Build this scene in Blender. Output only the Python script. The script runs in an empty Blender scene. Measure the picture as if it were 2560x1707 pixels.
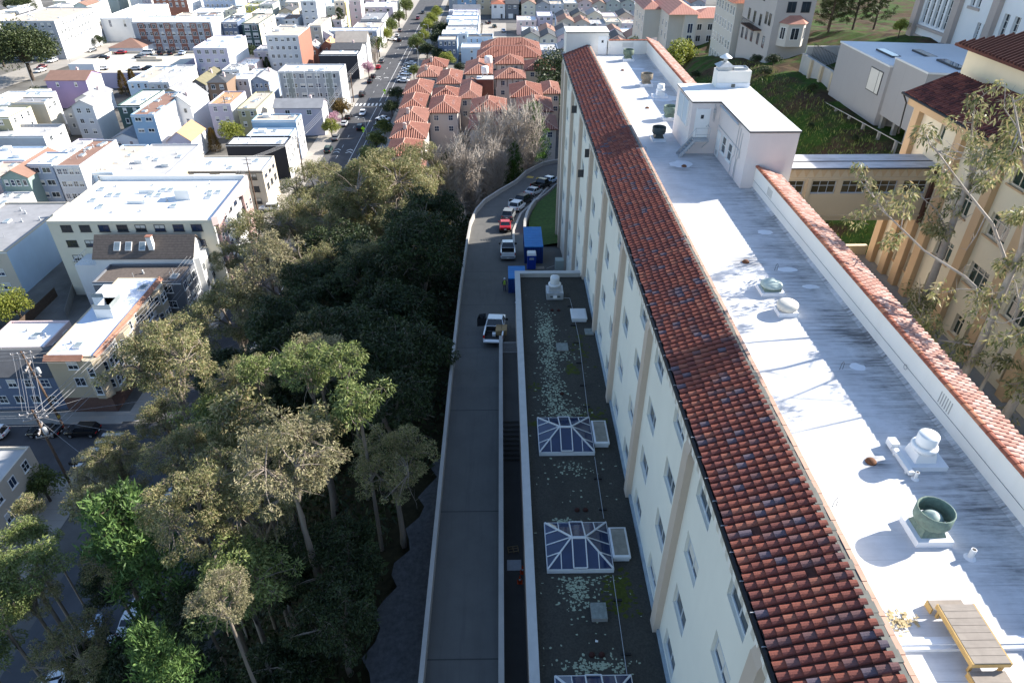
import bpy, bmesh, math, random
from mathutils import Vector, Matrix
R = math.radians
sc = bpy.context.scene
COL = sc.collection

# ---------------------------------------------------------------- camera, sky, sun, exposure
CAM_Z = 38.0
PITCH = 34.587; YAW = 0.829
cam = bpy.data.cameras.new("camera"); co = bpy.data.objects.new("camera", cam); COL.objects.link(co)
cam.sensor_width = 36.0; cam.lens = 24.0; cam.clip_start = 0.3; cam.clip_end = 4000
co.location = (0, 0, CAM_Z); co.rotation_euler = (R(90 - PITCH), 0, R(-YAW))
sc.camera = co
sc.view_settings.view_transform = 'Standard'; sc.view_settings.look = 'None'
sc.view_settings.exposure = 1.28; sc.view_settings.gamma = 1.0
SUN_AZ = math.atan2(0.36, 1.0)           # towards +X, a little +Y
SUN_EL = math.atan2(0.575, math.hypot(1, 0.36))
w = bpy.data.worlds.new("World"); sc.world = w; w.use_nodes = True
nt = w.node_tree; bg = nt.nodes['Background']
sky = nt.nodes.new('ShaderNodeTexSky'); sky.sky_type = 'NISHITA'; sky.sun_disc = False
sky.sun_elevation = SUN_EL; sky.sun_rotation = math.pi / 2 - SUN_AZ
sky.altitude = 60; sky.air_density = 1.0; sky.dust_density = 0.5; sky.ozone_density = 2.2
nt.links.new(sky.outputs[0], bg.inputs[0]); bg.inputs[1].default_value = 0.115
sl = bpy.data.lights.new("sun", 'SUN'); sl.energy = 5.0; sl.angle = R(0.53); sl.color = (1.0, 0.94, 0.85)
so = bpy.data.objects.new("sun", sl); COL.objects.link(so)
sd = Vector((math.cos(SUN_EL) * math.cos(SUN_AZ), math.cos(SUN_EL) * math.sin(SUN_AZ), math.sin(SUN_EL)))
so.rotation_euler = sd.to_track_quat('Z', 'Y').to_euler(); so.location = (120, 40, 120)
sc.cycles.max_bounces = 6; sc.cycles.diffuse_bounces = 3; sc.cycles.glossy_bounces = 3
sc.cycles.transmission_bounces = 4; sc.cycles.transparent_max_bounces = 8
sc.cycles.use_adaptive_sampling = True; sc.cycles.use_denoising = True

# ---------------------------------------------------------------- materials
MATS = {}
def mk(name, col, rough=0.85, var=0.12, scale=0.6, stain=0.0, stain_scale=(0.5, 0.5, 0.5), stain_col=(0.05, 0.05, 0.05), bump=0.0, bscale=8, metal=0.0, spec=0.3, island=None, joints=None):
    """Principled material; colour varied by world-size noise, optional dirt, joints and per-island colours"""
    if name in MATS: return MATS[name]
    m = bpy.data.materials.new(name); m.use_nodes = True; t = m.node_tree; n = t.nodes; l = t.links
    b = n['Principled BSDF']
    b.inputs['Roughness'].default_value = rough; b.inputs['Metallic'].default_value = metal
    b.inputs['Specular IOR Level'].default_value = spec
    tc = n.new('ShaderNodeTexCoord')
    c4 = (*col, 1)
    last = None
    if island:
        g = n.new('ShaderNodeNewGeometry'); r = n.new('ShaderNodeValToRGB'); r.color_ramp.interpolation = 'CONSTANT'
        els = r.color_ramp.elements
        for i, (p, c) in enumerate(island):
            e = els[i] if i < 2 else els.new(p)
            e.position = p; e.color = (*c, 1)
        l.new(g.outputs['Random Per Island'], r.inputs[0]); last = r.outputs[0]
    if var > 0:
        nz = n.new('ShaderNodeTexNoise'); nz.inputs['Scale'].default_value = scale; nz.inputs['Detail'].default_value = 6; nz.inputs['Roughness'].default_value = 0.65
        l.new(tc.outputs['Object'], nz.inputs['Vector'])
        mr = n.new('ShaderNodeMapRange'); mr.inputs[1].default_value = 0.25; mr.inputs[2].default_value = 0.75
        mr.inputs[3].default_value = 1 - var; mr.inputs[4].default_value = 1 + var * 0.6
        l.new(nz.outputs[0], mr.inputs[0])
        mx = n.new('ShaderNodeMix'); mx.data_type = 'RGBA'; mx.blend_type = 'MULTIPLY'; mx.inputs[0].default_value = 1
        if last: l.new(last, mx.inputs[6])
        else: mx.inputs[6].default_value = c4
        l.new(mr.outputs[0], mx.inputs[7]); last = mx.outputs[2]
    if stain > 0:
        mp = n.new('ShaderNodeMapping'); mp.inputs['Scale'].default_value = stain_scale
        l.new(tc.outputs['Object'], mp.inputs[0])
        nz = n.new('ShaderNodeTexNoise'); nz.inputs['Scale'].default_value = 1; nz.inputs['Detail'].default_value = 8; nz.inputs['Roughness'].default_value = 0.7
        l.new(mp.outputs[0], nz.inputs['Vector'])
        mr = n.new('ShaderNodeMapRange'); mr.inputs[1].default_value = 0.5; mr.inputs[2].default_value = 0.78; mr.inputs[3].default_value = 0; mr.inputs[4].default_value = stain
        l.new(nz.outputs[0], mr.inputs[0])
        mx = n.new('ShaderNodeMix'); mx.data_type = 'RGBA'; l.new(mr.outputs[0], mx.inputs[0])
        if last: l.new(last, mx.inputs[6])
        else: mx.inputs[6].default_value = c4
        mx.inputs[7].default_value = (*stain_col, 1); last = mx.outputs[2]
    if joints:   # (axis, spacing, width, colour): fine straight seams
        ax, sp, wd, jc = joints
        sx = n.new('ShaderNodeSeparateXYZ'); l.new(tc.outputs['Object'], sx.inputs[0])
        md = n.new('ShaderNodeMath'); md.operation = 'PINGPONG'; md.inputs[1].default_value = sp / 2
        l.new(sx.outputs[ax], md.inputs[0])
        lt = n.new('ShaderNodeMath'); lt.operation = 'LESS_THAN'; lt.inputs[1].default_value = wd / 2
        l.new(md.outputs[0], lt.inputs[0])
        mu = n.new('ShaderNodeMath'); mu.operation = 'MULTIPLY'; mu.inputs[1].default_value = 0.8; l.new(lt.outputs[0], mu.inputs[0])
        mx = n.new('ShaderNodeMix'); mx.data_type = 'RGBA'; l.new(mu.outputs[0], mx.inputs[0])
        if last: l.new(last, mx.inputs[6])
        else: mx.inputs[6].default_value = c4
        mx.inputs[7].default_value = (*jc, 1); last = mx.outputs[2]
    if last: l.new(last, b.inputs['Base Color'])
    else: b.inputs['Base Color'].default_value = c4
    if bump > 0:
        nb = n.new('ShaderNodeTexNoise'); nb.inputs['Scale'].default_value = bscale; nb.inputs['Detail'].default_value = 4
        l.new(tc.outputs['Object'], nb.inputs['Vector'])
        bp = n.new('ShaderNodeBump'); bp.inputs['Strength'].default_value = bump; bp.inputs['Distance'].default_value = 0.05
        l.new(nb.outputs[0], bp.inputs['Height']); l.new(bp.outputs[0], b.inputs['Normal'])
    MATS[name] = m
    return m

def glass(name, col=(0.03, 0.04, 0.05), rough=0.06):
    return mk(name, col, rough=rough, var=0.35, scale=0.8, spec=0.7)

def leafmat(name, cols, trans=0.25):
    if name in MATS: return MATS[name]
    m = bpy.data.materials.new(name); m.use_nodes = True; t = m.node_tree; n = t.nodes; l = t.links
    b = n['Principled BSDF']; b.inputs['Roughness'].default_value = 0.55; b.inputs['Specular IOR Level'].default_value = 0.35
    g = n.new('ShaderNodeNewGeometry'); r = n.new('ShaderNodeValToRGB'); els = r.color_ramp.elements
    for i, c in enumerate(cols):
        p = i / (len(cols) - 1); e = els[0] if i == 0 else els[-1] if i == len(cols) - 1 else els.new(p)
        e.position = p; e.color = (*c, 1)
    l.new(g.outputs['Random Per Island'], r.inputs[0])
    tc = n.new('ShaderNodeTexCoord'); nz = n.new('ShaderNodeTexNoise'); nz.inputs['Scale'].default_value = 0.35; nz.inputs['Detail'].default_value = 3
    l.new(tc.outputs['Object'], nz.inputs['Vector'])
    mr = n.new('ShaderNodeMapRange'); mr.inputs[1].default_value = 0.3; mr.inputs[2].default_value = 0.7; mr.inputs[3].default_value = 0.7; mr.inputs[4].default_value = 1.25
    l.new(nz.outputs[0], mr.inputs[0])
    mx = n.new('ShaderNodeMix'); mx.data_type = 'RGBA'; mx.blend_type = 'MULTIPLY'; mx.inputs[0].default_value = 1
    l.new(r.outputs[0], mx.inputs[6]); l.new(mr.outputs[0], mx.inputs[7])
    l.new(mx.outputs[2], b.inputs['Base Color'])
    tr = n.new('ShaderNodeBsdfTranslucent'); l.new(mx.outputs[2], tr.inputs[0])
    ms = n.new('ShaderNodeMixShader'); ms.inputs[0].default_value = trans
    l.new(b.outputs[0], ms.inputs[1]); l.new(tr.outputs[0], ms.inputs[2]); l.new(ms.outputs[0], n['Material Output'].inputs[0])
    MATS[name] = m
    return m

# ---------------------------------------------------------------- mesh building
class MB:
    def __init__(s): s.v = []; s.f = []; s.m = []
    def add(s, vs, fs, m=0):
        o = len(s.v); s.v += [tuple(p) for p in vs]
        for f in fs: s.f.append(tuple(i + o for i in f)); s.m.append(m)
        return s
    def box(s, x0, y0, z0, x1, y1, z1, m=0, top=None, skip=''):
        if x0 > x1: x0, x1 = x1, x0
        if y0 > y1: y0, y1 = y1, y0
        if z0 > z1: z0, z1 = z1, z0
        o = len(s.v)
        s.v += [(x0,y0,z0),(x1,y0,z0),(x1,y1,z0),(x0,y1,z0),(x0,y0,z1),(x1,y0,z1),(x1,y1,z1),(x0,y1,z1)]
        F = {'b':(0,3,2,1),'t':(4,5,6,7),'f':(0,1,5,4),'r':(1,2,6,5),'k':(2,3,7,6),'l':(3,0,4,7)}
        for k, f in F.items():
            if k in skip: continue
            s.f.append(tuple(i + o for i in f)); s.m.append(top if (k == 't' and top is not None) else m)
        return s
    def quad(s, a, b, c, d, m=0): return s.add([a, b, c, d], [(0, 1, 2, 3)], m)
    def poly(s, pts, m=0): return s.add(pts, [tuple(range(len(pts)))], m)
    def prism(s, pts, z0, z1, m=0, top=None):
        n = len(pts); o = len(s.v)
        s.v += [(p[0], p[1], z0) for p in pts] + [(p[0], p[1], z1) for p in pts]
        s.f.append(tuple(o + i for i in reversed(range(n)))); s.m.append(m)
        s.f.append(tuple(o + n + i for i in range(n))); s.m.append(m if top is None else top)
        for i in range(n):
            j = (i + 1) % n; s.f.append((o + i, o + j, o + n + j, o + n + i)); s.m.append(m)
        return s
    def lathe(s, c, prof, n=14, m=0, cap=True):
        """prof: list of (radius, z) from the bottom up"""
        o = len(s.v); k = len(prof)
        for r, z in prof:
            for i in range(n):
                a = 2 * math.pi * i / n; s.v.append((c[0] + r * math.cos(a), c[1] + r * math.sin(a), c[2] + z))
        for j in range(k - 1):
            for i in range(n):
                i2 = (i + 1) % n; s.f.append((o + j*n + i, o + j*n + i2, o + (j+1)*n + i2, o + (j+1)*n + i)); s.m.append(m)
        if cap:
            s.f.append(tuple(o + i for i in reversed(range(n)))); s.m.append(m)
            s.f.append(tuple(o + (k-1)*n + i for i in range(n))); s.m.append(m)
        return s
    def tube(s, pts, rad, n=6, m=0, caps=True):
        pts = [Vector(p) for p in pts]; k = len(pts); o = len(s.v)
        if not isinstance(rad, (list, tuple)): rad = [rad] * k
        for i, p in enumerate(pts):
            d = (pts[min(i + 1, k - 1)] - pts[max(i - 1, 0)])
            d = d.normalized() if d.length > 1e-9 else Vector((0, 0, 1))
            a = d.orthogonal().normalized() if i == 0 else (a - d * a.dot(d)).normalized()
            b = d.cross(a)
            for q in range(n):
                t = 2 * math.pi * q / n; s.v.append(tuple(p + (a * math.cos(t) + b * math.sin(t)) * rad[i]))
        for i in range(k - 1):
            for q in range(n):
                q2 = (q + 1) % n; s.f.append((o + i*n + q, o + i*n + q2, o + (i+1)*n + q2, o + (i+1)*n + q)); s.m.append(m)
        if caps:
            s.f.append(tuple(o + q for q in reversed(range(n)))); s.m.append(m)
            s.f.append(tuple(o + (k-1)*n + q for q in range(n))); s.m.append(m)
        return s
    def mesh(s, name, mats, smooth=False):
        me = bpy.data.meshes.new(name); me.from_pydata(s.v, [], s.f)
        for mt in (mats if isinstance(mats, (list, tuple)) else [mats]): me.materials.append(mt)
        if any(s.m): me.polygons.foreach_set('material_index', s.m)
        if smooth: me.polygons.foreach_set('use_smooth', [True] * len(me.polygons))
        me.update()
        return me
    def build(s, name, mats, parent=None, smooth=False, loc=(0, 0, 0)):
        o = bpy.data.objects.new(name, s.mesh(name, mats, smooth)); COL.objects.link(o)
        o.location = loc
        if parent is not None: o.parent = parent
        return o

def tag(o, label=None, cat=None, group=None, kind=None):
    if label: o['label'] = label
    if cat: o['category'] = cat
    if group: o['group'] = group
    if kind: o['kind'] = kind
    return o
def thing(name, label, cat, loc=(0, 0, 0), rz=0, group=None):
    o = bpy.data.objects.new(name, None); COL.objects.link(o); o.empty_display_size = 0.3
    o.location = loc; o.rotation_euler = (0, 0, rz)
    return tag(o, label, cat, group)
def inst(name, me, parent=None, loc=(0, 0, 0), rz=0, rot=None, scale=None):
    o = bpy.data.objects.new(name, me); COL.objects.link(o); o.location = loc
    o.rotation_euler = rot if rot else (0, 0, rz)
    if scale: o.scale = scale
    if parent is not None: o.parent = parent
    return o
def copy_tree(o, parent=None):
    c = o.copy(); COL.objects.link(c)
    if parent is not None: c.parent = parent
    for ch in list(o.children): copy_tree(ch, c)
    return c
class At:
    """wraps MB so that world coordinates are stored relative to a thing's base"""
    def __new__(cls, base):
        mb = MB(); mb.base = Vector(base); return mb
def bb(mb, name, mats, root, smooth=False):
    l = root.location
    if root.parent is not None: l = root.parent.location + root.location
    mb.v = [(x - l.x, y - l.y, z - l.z) for x, y, z in mb.v]
    return mb.build(name, mats, root, smooth)

# a wall panel with real openings: origin P, along U (len W), up Z (height H), outward normal N; holes (u0,v0,u1,v1)
def wall_holes(mb, P, U, N, W, H, holes, depth=0.22, m=0, mr=None):
    P = Vector(P); U = Vector(U); N = Vector(N); Z = Vector((0, 0, 1))
    us = sorted({0, W, *[h[0] for h in holes], *[h[2] for h in holes]}); vs = sorted({0, H, *[h[1] for h in holes], *[h[3] for h in holes]})
    inside = lambda u, v: any(h[0] < u < h[2] and h[1] < v < h[3] for h in holes)
    flip = U.cross(Z).dot(N) < 0
    q = lambda a, b, c, d, mm: mb.quad(*((a, d, c, b) if flip else (a, b, c, d)), mm)
    for i in range(len(us) - 1):
        j = 0
        while j < len(vs) - 1:
            um = (us[i] + us[i+1]) / 2
            if inside(um, (vs[j] + vs[j+1]) / 2): j += 1; continue
            k = j
            while k + 1 < len(vs) - 1 and not inside(um, (vs[k+1] + vs[k+2]) / 2): k += 1
            a = P + U * us[i] + Z * vs[j]; b = P + U * us[i+1] + Z * vs[j]
            c = P + U * us[i+1] + Z * vs[k+1]; d = P + U * us[i] + Z * vs[k+1]
            q(a, b, c, d, m); j = k + 1
    mr = m if mr is None else mr
    for u0, v0, u1, v1 in holes:
        A = P + U*u0 + Z*v0; B = P + U*u1 + Z*v0; C = P + U*u1 + Z*v1; D = P + U*u0 + Z*v1; I = N * -depth
        for a, b in ((A, B), (B, C), (C, D), (D, A)): q(a, a + I, b + I, b, mr)

# window meshes (origin bottom centre, facing -Y), cached by shape
WIN = {}
def win_mesh(w, h, fm, gm, nx=2, ny=1, proud=0.06, fw=0.07, sill=0.0, trans=0.0, blind=None, blf=0.4):
    key = (round(w, 2), round(h, 2), fm.name, gm.name, nx, ny, proud, fw, sill, trans, blind.name if blind else '')
    if key in WIN: return WIN[key]
    b = MB()
    b.box(-w/2, -proud, 0, -w/2 + fw, 0.02, h); b.box(w/2 - fw, -proud, 0, w/2, 0.02, h)
    b.box(-w/2 + fw, -proud, 0, w/2 - fw, 0.02, fw); b.box(-w/2 + fw, -proud, h - fw, w/2 - fw, 0.02, h)
    for i in range(1, nx):
        x = -w/2 + w * i / nx; b.box(x - fw*0.35, -proud*0.8, fw, x + fw*0.35, 0.01, h - fw)
    for j in range(1, ny):
        z = h * j / ny; b.box(-w/2 + fw, -proud*0.7, z - fw*0.35, w/2 - fw, 0.008, z + fw*0.35)
    if trans: z = h * trans; b.box(-w/2 + fw, -proud*0.75, z - fw*0.4, w/2 - fw, 0.009, z + fw*0.4)
    if sill: b.box(-w/2 - 0.08, -proud - sill, -0.09, w/2 + 0.08, 0.02, -0.001)
    b.quad((-w/2 + fw, -proud*0.3, fw), (w/2 - fw, -proud*0.3, fw), (w/2 - fw, -proud*0.3, h - fw), (-w/2 + fw, -proud*0.3, h - fw), 1)
    if blind: b.quad((-w/2 + fw, -proud*0.3-0.006, h*(1-blf)), (w/2 - fw, -proud*0.3-0.006, h*(1-blf)), (w/2 - fw, -proud*0.3-0.006, h - fw), (-w/2 + fw, -proud*0.3-0.006, h - fw), 2)
    WIN[key] = b.mesh('window', [fm, gm] + ([blind] if blind else []))
    return WIN[key]
FACE = {'f': 0, 'l': -math.pi/2, 'r': math.pi/2, 'k': math.pi}   # which way a window faces: -Y, -X, +X, +Y

# ---------------------------------------------------------------- palette
cream = mk('cream_stucco', (0.76, 0.74, 0.66), var=0.05, scale=0.25, stain=0.25, stain_scale=(0.5, 0.5, 0.12), stain_col=(0.58, 0.56, 0.50))
cream2 = mk('parapet_stucco', (0.80, 0.76, 0.70), var=0.05, scale=0.3, stain=0.25, stain_scale=(0.6, 0.6, 0.2), stain_col=(0.55, 0.50, 0.44))
tan = mk('tan_stucco', (0.52, 0.43, 0.355), var=0.06, scale=0.4)
def roof_membrane():
    """white roll roofing: seams across the roof, streaky dirt that gathers along the right parapet and round the drains"""
    m = mk('white_membrane', (0.63, 0.635, 0.65), rough=0.6, var=0.14, scale=0.9, joints=(1, 1.05, 0.02, (0.42, 0.43, 0.45))); t = m.node_tree; n = t.nodes; l = t.links; b = n['Principled BSDF']; base = b.inputs['Base Color'].links[0].from_socket
    geo = n.new('ShaderNodeNewGeometry'); sx = n.new('ShaderNodeSeparateXYZ'); l.new(geo.outputs['Position'], sx.inputs[0])
    def mth(op, a, c=None):
        q = n.new('ShaderNodeMath'); q.operation = op; q.use_clamp = op in ('ADD',)
        for i, v in enumerate((a, c)):
            if v is None: continue
            if isinstance(v, (int, float)): q.inputs[i].default_value = v
            else: l.new(v, q.inputs[i])
        return q.outputs[0]
    def nz(sc_, lo, hi, det=6):
        mp = n.new('ShaderNodeMapping'); mp.inputs['Scale'].default_value = sc_; l.new(geo.outputs['Position'], mp.inputs[0]); z = n.new('ShaderNodeTexNoise'); z.inputs['Detail'].default_value = det; z.inputs['Roughness'].default_value = 0.7; z.inputs['Scale'].default_value = 1; l.new(mp.outputs[0], z.inputs['Vector'])
        r = n.new('ShaderNodeMapRange'); r.inputs[1].default_value = lo; r.inputs[2].default_value = hi; l.new(z.outputs[0], r.inputs[0]); return r.outputs[0]
    def rng(v, a, c):
        r = n.new('ShaderNodeMapRange'); r.interpolation_type = 'SMOOTHSTEP'; r.inputs[1].default_value = a; r.inputs[2].default_value = c; l.new(v, r.inputs[0]); return r.outputs[0]
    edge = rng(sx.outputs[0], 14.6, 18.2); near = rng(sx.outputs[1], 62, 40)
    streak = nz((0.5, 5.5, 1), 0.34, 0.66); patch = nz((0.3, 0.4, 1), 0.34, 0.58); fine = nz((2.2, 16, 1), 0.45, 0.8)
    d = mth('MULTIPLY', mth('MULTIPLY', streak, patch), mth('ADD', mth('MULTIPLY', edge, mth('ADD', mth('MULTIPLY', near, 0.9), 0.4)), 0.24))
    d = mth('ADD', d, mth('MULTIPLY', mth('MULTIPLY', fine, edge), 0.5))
    for x, y, r_ in ((14.2, 51.8, 1.9), (14.5, 36.0, 1.6), (14.6, 19.2, 0.9), (17.7, 28, 1.4), (17.6, 12, 1.6)):
        vd = n.new('ShaderNodeVectorMath'); vd.operation = 'DISTANCE'; l.new(geo.outputs['Position'], vd.inputs[0]); vd.inputs[1].default_value = (x, y, 18.8)
        d = mth('ADD', d, mth('MULTIPLY', rng(vd.outputs['Value'], r_, 0.1), mth('MULTIPLY', streak, 0.9)))
    mx = n.new('ShaderNodeMix'); mx.data_type = 'RGBA'; l.new(mth('MULTIPLY', d, 0.92), mx.inputs[0]); l.new(base, mx.inputs[6]); mx.inputs[7].default_value = (0.10, 0.10, 0.105, 1); l.new(mx.outputs[2], b.inputs['Base Color'])
    return m
white_mem = roof_membrane()
tile_red = mk('clay_tile', (0.3, 0.1, 0.06), rough=0.75, var=0.25, scale=1.2, bump=0.15, bscale=20, island=[(0, (0.20, 0.062, 0.045)), (0.24, (0.235, 0.072, 0.048)), (0.5, (0.175, 0.056, 0.044)), (0.74, (0.27, 0.098, 0.065)), (0.86, (0.15, 0.075, 0.072)), (0.94, (0.12, 0.09, 0.11))])
tile_pan = mk('clay_pan', (0.10, 0.04, 0.03), var=0.3, scale=2)
tile_cop = mk('coping_tile', (0.40, 0.14, 0.08), rough=0.75, var=0.2, scale=1.5, island=[(0, (0.38, 0.13, 0.075)), (0.35, (0.32, 0.10, 0.06)), (0.7, (0.45, 0.18, 0.10))])
mortar = mk('mortar', (0.16, 0.16, 0.14), var=0.3, scale=3)
black = mk('black_metal', (0.012, 0.012, 0.014), rough=0.5, var=0)
gravel = mk('gravel_roof', (0.062, 0.060, 0.052), rough=0.95, var=0.45, scale=9, stain=0.8, stain_scale=(0.35, 0.35, 1), stain_col=(0.035, 0.033, 0.028), bump=0.5, bscale=40)
lichen = mk('lichen', (0.34, 0.40, 0.30), var=0.3, scale=4)
moss = mk('moss', (0.06, 0.075, 0.01), var=0.5, scale=5)
conc_d = mk('worn_concrete', (0.115, 0.112, 0.105), rough=0.9, var=0.18, scale=0.5, stain=0.5, stain_scale=(1.2, 0.12, 1), stain_col=(0.09, 0.085, 0.08))
conc_l = mk('pale_concrete', (0.42, 0.40, 0.37), var=0.12, scale=0.7, stain=0.3, stain_scale=(0.8, 0.8, 0.2), stain_col=(0.22, 0.21, 0.2))
conc_m = mk('grey_concrete', (0.28, 0.27, 0.25), var=0.15, scale=0.8)
asphalt = mk('asphalt', (0.085, 0.085, 0.09), rough=0.92, var=0.25, scale=0.35, stain=0.5, stain_scale=(0.9, 0.07, 1), stain_col=(0.05, 0.05, 0.055))
pave = mk('pavement', (0.36, 0.33, 0.29), var=0.12, scale=0.4, joints=(1, 1.8, 0.05, (0.2, 0.19, 0.17)))
paint = mk('road_paint', (0.72, 0.72, 0.70), var=0.2, scale=3)
yellow = mk('road_yellow', (0.55, 0.38, 0.08), var=0.2, scale=3)
dirt_d = mk('leaf_litter', (0.045, 0.035, 0.022), rough=1, var=0.5, scale=0.8, stain=0.8, stain_scale=(0.3, 0.3, 0.3), stain_col=(0.025, 0.035, 0.012))
galv = mk('galvanised', (0.45, 0.47, 0.49), rough=0.45, var=0.15, scale=4, metal=0.4)
white_p = mk('white_paint', (0.78, 0.78, 0.77), rough=0.5, var=0.05, scale=1)
copper = mk('green_copper', (0.16, 0.22, 0.18), rough=0.7, var=0.35, scale=5, stain=0.5, stain_scale=(3, 3, 3), stain_col=(0.10, 0.07, 0.05))
g_dark = glass('dark_glass'); g_blue = glass('blue_glass', (0.03, 0.05, 0.10), 0.04)
fr_blue = mk('pale_blue_frame', (0.52, 0.56, 0.60), rough=0.5, var=0.05)
fr_white = mk('white_frame', (0.78, 0.78, 0.76), rough=0.5, var=0.03)
fr_dark = mk('dark_frame', (0.06, 0.06, 0.065), rough=0.5, var=0.03)
blind = mk('window_blind', (0.62, 0.60, 0.55), rough=0.6, var=0.1, scale=3)
# ================================================================ terrain
CITY = -28.0
def sm(a, b, x):
    t = max(0.0, min(1.0, (x - a) / (b - a))); return t * t * (3 - 2 * t)
def ramp_z(y): 
    return 0.0 if y < 48 else -0.165 * (y - 48)
def ground_z(x, y):
    # left edge and foot of the slope move to the right beyond the end of the hospital
    sh = 62 * sm(96, 175, y)
    a, b = -33 + sh * 0.85, -8 + sh * 0.5
    top = ramp_z(min(y, 150)) - 3.3
    if y > 150: top = top + 9 * sm(150, 205, y)
    z = CITY + (top - CITY) * sm(a, b, x) ** 1.15
    # ground between the two large buildings and the hill to the right
    h1 = 2.5 + 5.5 * sm(20, 34, x) + 3.9 * sm(34, 44, x) + 5 * sm(45, 66, x)
    h1 -= 10.5 * sm(105, 190, y)
    k = sm(8 + sh * 0.35, 21 + sh * 0.4, x)
    z = z + (h1 - z) * k
    # everything falls to the city flat in the far distance
    far = sm(190, 250, y - max(0, x - 30) * 0.6)
    return z + (CITY - z) * far
def build_ground():
    mb = MB()
    xs = [-700, -500, -350, -250, -180, -130, -90, -70, -55, -47] + [-42 + 2.0 * i for i in range(70)] + [105, 120, 150, 200, 280, 400, 550, 700]
    ys = [-60, -30, -10, 0, 8] + [12 + 2.5 * i for i in range(78)] + [215, 230, 245, 260, 290, 340, 420, 540, 700, 1000, 1500]
    nx = len(xs); rnd = random.Random(3)
    for y in ys:
        for x in xs:
            z = ground_z(x, y)
            if z > CITY + 0.3 and not (-5.5 < x < 9): z += rnd.uniform(-0.25, 0.25)
            mb.v.append((x, y, z - 0.05))
    for j in range(len(ys) - 1):
        for i in range(nx - 1):
            a = j * nx + i; mb.f.append((a, a + 1, a + nx + 1, a + nx))
    mb.m = [0] * len(mb.f)
    m = bpy.data.materials.new('ground_cover'); m.use_nodes = True; t = m.node_tree; n = t.nodes; l = t.links
    b = n['Principled BSDF']; b.inputs['Roughness'].default_value = 1; b.inputs['Specular IOR Level'].default_value = 0.1
    tc = n.new('ShaderNodeTexCoord'); sx = n.new('ShaderNodeSeparateXYZ'); l.new(tc.outputs['Object'], sx.inputs[0])
    def noise(s, lo, hi):
        z = n.new('ShaderNodeTexNoise'); z.inputs['Scale'].default_value = s; z.inputs['Detail'].default_value = 7; z.inputs['Roughness'].default_value = 0.65
        l.new(tc.outputs['Object'], z.inputs['Vector']); r = n.new('ShaderNodeMapRange'); r.inputs[1].default_value = lo; r.inputs[2].default_value = hi
        l.new(z.outputs[0], r.inputs[0]); return r.outputs[0]
    def mix(f, a, c):
        x = n.new('ShaderNodeMix'); x.data_type = 'RGBA'
        if isinstance(f, float): x.inputs[0].default_value = f
        else: l.new(f, x.inputs[0])
        for i, q in ((6, a), (7, c)):
            if isinstance(q, tuple): x.inputs[i].default_value = (*q, 1)
            else: l.new(q, x.inputs[i])
        return x.outputs[2]
    grass = mix(noise(2.5, 0.3, 0.7), (0.022, 0.045, 0.008), (0.055, 0.105, 0.018))
    earth = mix(noise(1.2, 0.3, 0.7), (0.03, 0.021, 0.013), (0.10, 0.062, 0.035))
    wild = mix(noise(0.16, 0.44, 0.56), grass, earth)
    litter = mix(noise(1.5, 0.3, 0.7), (0.022, 0.02, 0.011), (0.05, 0.042, 0.022)); rl = n.new('ShaderNodeMapRange'); rl.inputs[1].default_value = -4; rl.inputs[2].default_value = 6; l.new(sx.outputs[0], rl.inputs[0]); wild = mix(rl.outputs[0], litter, wild)
    city = mix(noise(0.05, 0.4, 0.6), (0.20, 0.19, 0.175), (0.10, 0.095, 0.085))
    r = n.new('ShaderNodeMapRange'); r.inputs[1].default_value = CITY + 0.3; r.inputs[2].default_value = CITY + 1.2
    l.new(sx.outputs[2], r.inputs[0])
    l.new(mix(r.outputs[0], city, wild), b.inputs['Base Color'])
    o = mb.build('ground', m); tag(o, kind='structure')
build_ground()

# ---------------------------------------------------------------- main street, cross streets, pavements (city flat)
def sheet(name, pts, z, mat, kind='structure'):
    o = MB().poly([(p[0], p[1], z) for p in pts]).build(name, mat); tag(o, kind=kind); return o
def rect(x0, y0, x1, y1): return [(x0, y0), (x1, y0), (x1, y1), (x0, y1)]
ZC = CITY + 0.03
sheet('street', rect(-50.3, -30, -35.5, 520), ZC, asphalt)

# ================================================================ the ramp road beside the hospital
RL = [(-4.65, 2), (-4.65, 48), (-5.0, 70), (-5.08, 90.7), (-5.0, 99.8), (-4.35, 107.8), (-3.1, 114.4), (-0.5, 121.7), (2.85, 130.1), (5.1, 139.3), (9, 148), (15, 154), (24, 158)]
RR = [(-0.4, 2), (-0.4, 48), (1.3, 68), (1.35, 85), (1.42, 94), (1.5, 97.4), (2.8, 106.9), (3.8, 110.3), (5.4, 115.1), (9.5, 130), (12, 139.2), (17, 146), (26, 150)]
def ramp_mesh():
    mb = MB(); n = 0
    L, Rr = [], []
    for (a, b), (c, d) in zip(zip(RL, RL[1:]), zip(RR, RR[1:])):
        k = 8
        for i in range(k):
            t = i / k
            L.append((a[0] + (b[0]-a[0])*t, a[1] + (b[1]-a[1])*t)); Rr.append((c[0] + (d[0]-c[0])*t, c[1] + (d[1]-c[1])*t))
    for p, q in zip(L, Rr): mb.v += [(p[0], p[1], ramp_z(p[1])), (q[0], q[1], ramp_z(q[1]))]
    for i in range(len(L) - 1): mb.f.append((2*i, 2*i+1, 2*i+3, 2*i+2)); mb.m.append(0)
    return mb
mr_ = mk('ramp_concrete', (0.115, 0.112, 0.105), rough=0.9, var=0.15, scale=0.5, stain=0.55, stain_scale=(1.6, 0.09, 1), stain_col=(0.065, 0.064, 0.062), joints=(1, 11.2, 0.09, (0.04, 0.04, 0.04)))
tag(ramp_mesh().build('ramp_road', mr_), kind='structure')
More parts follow.
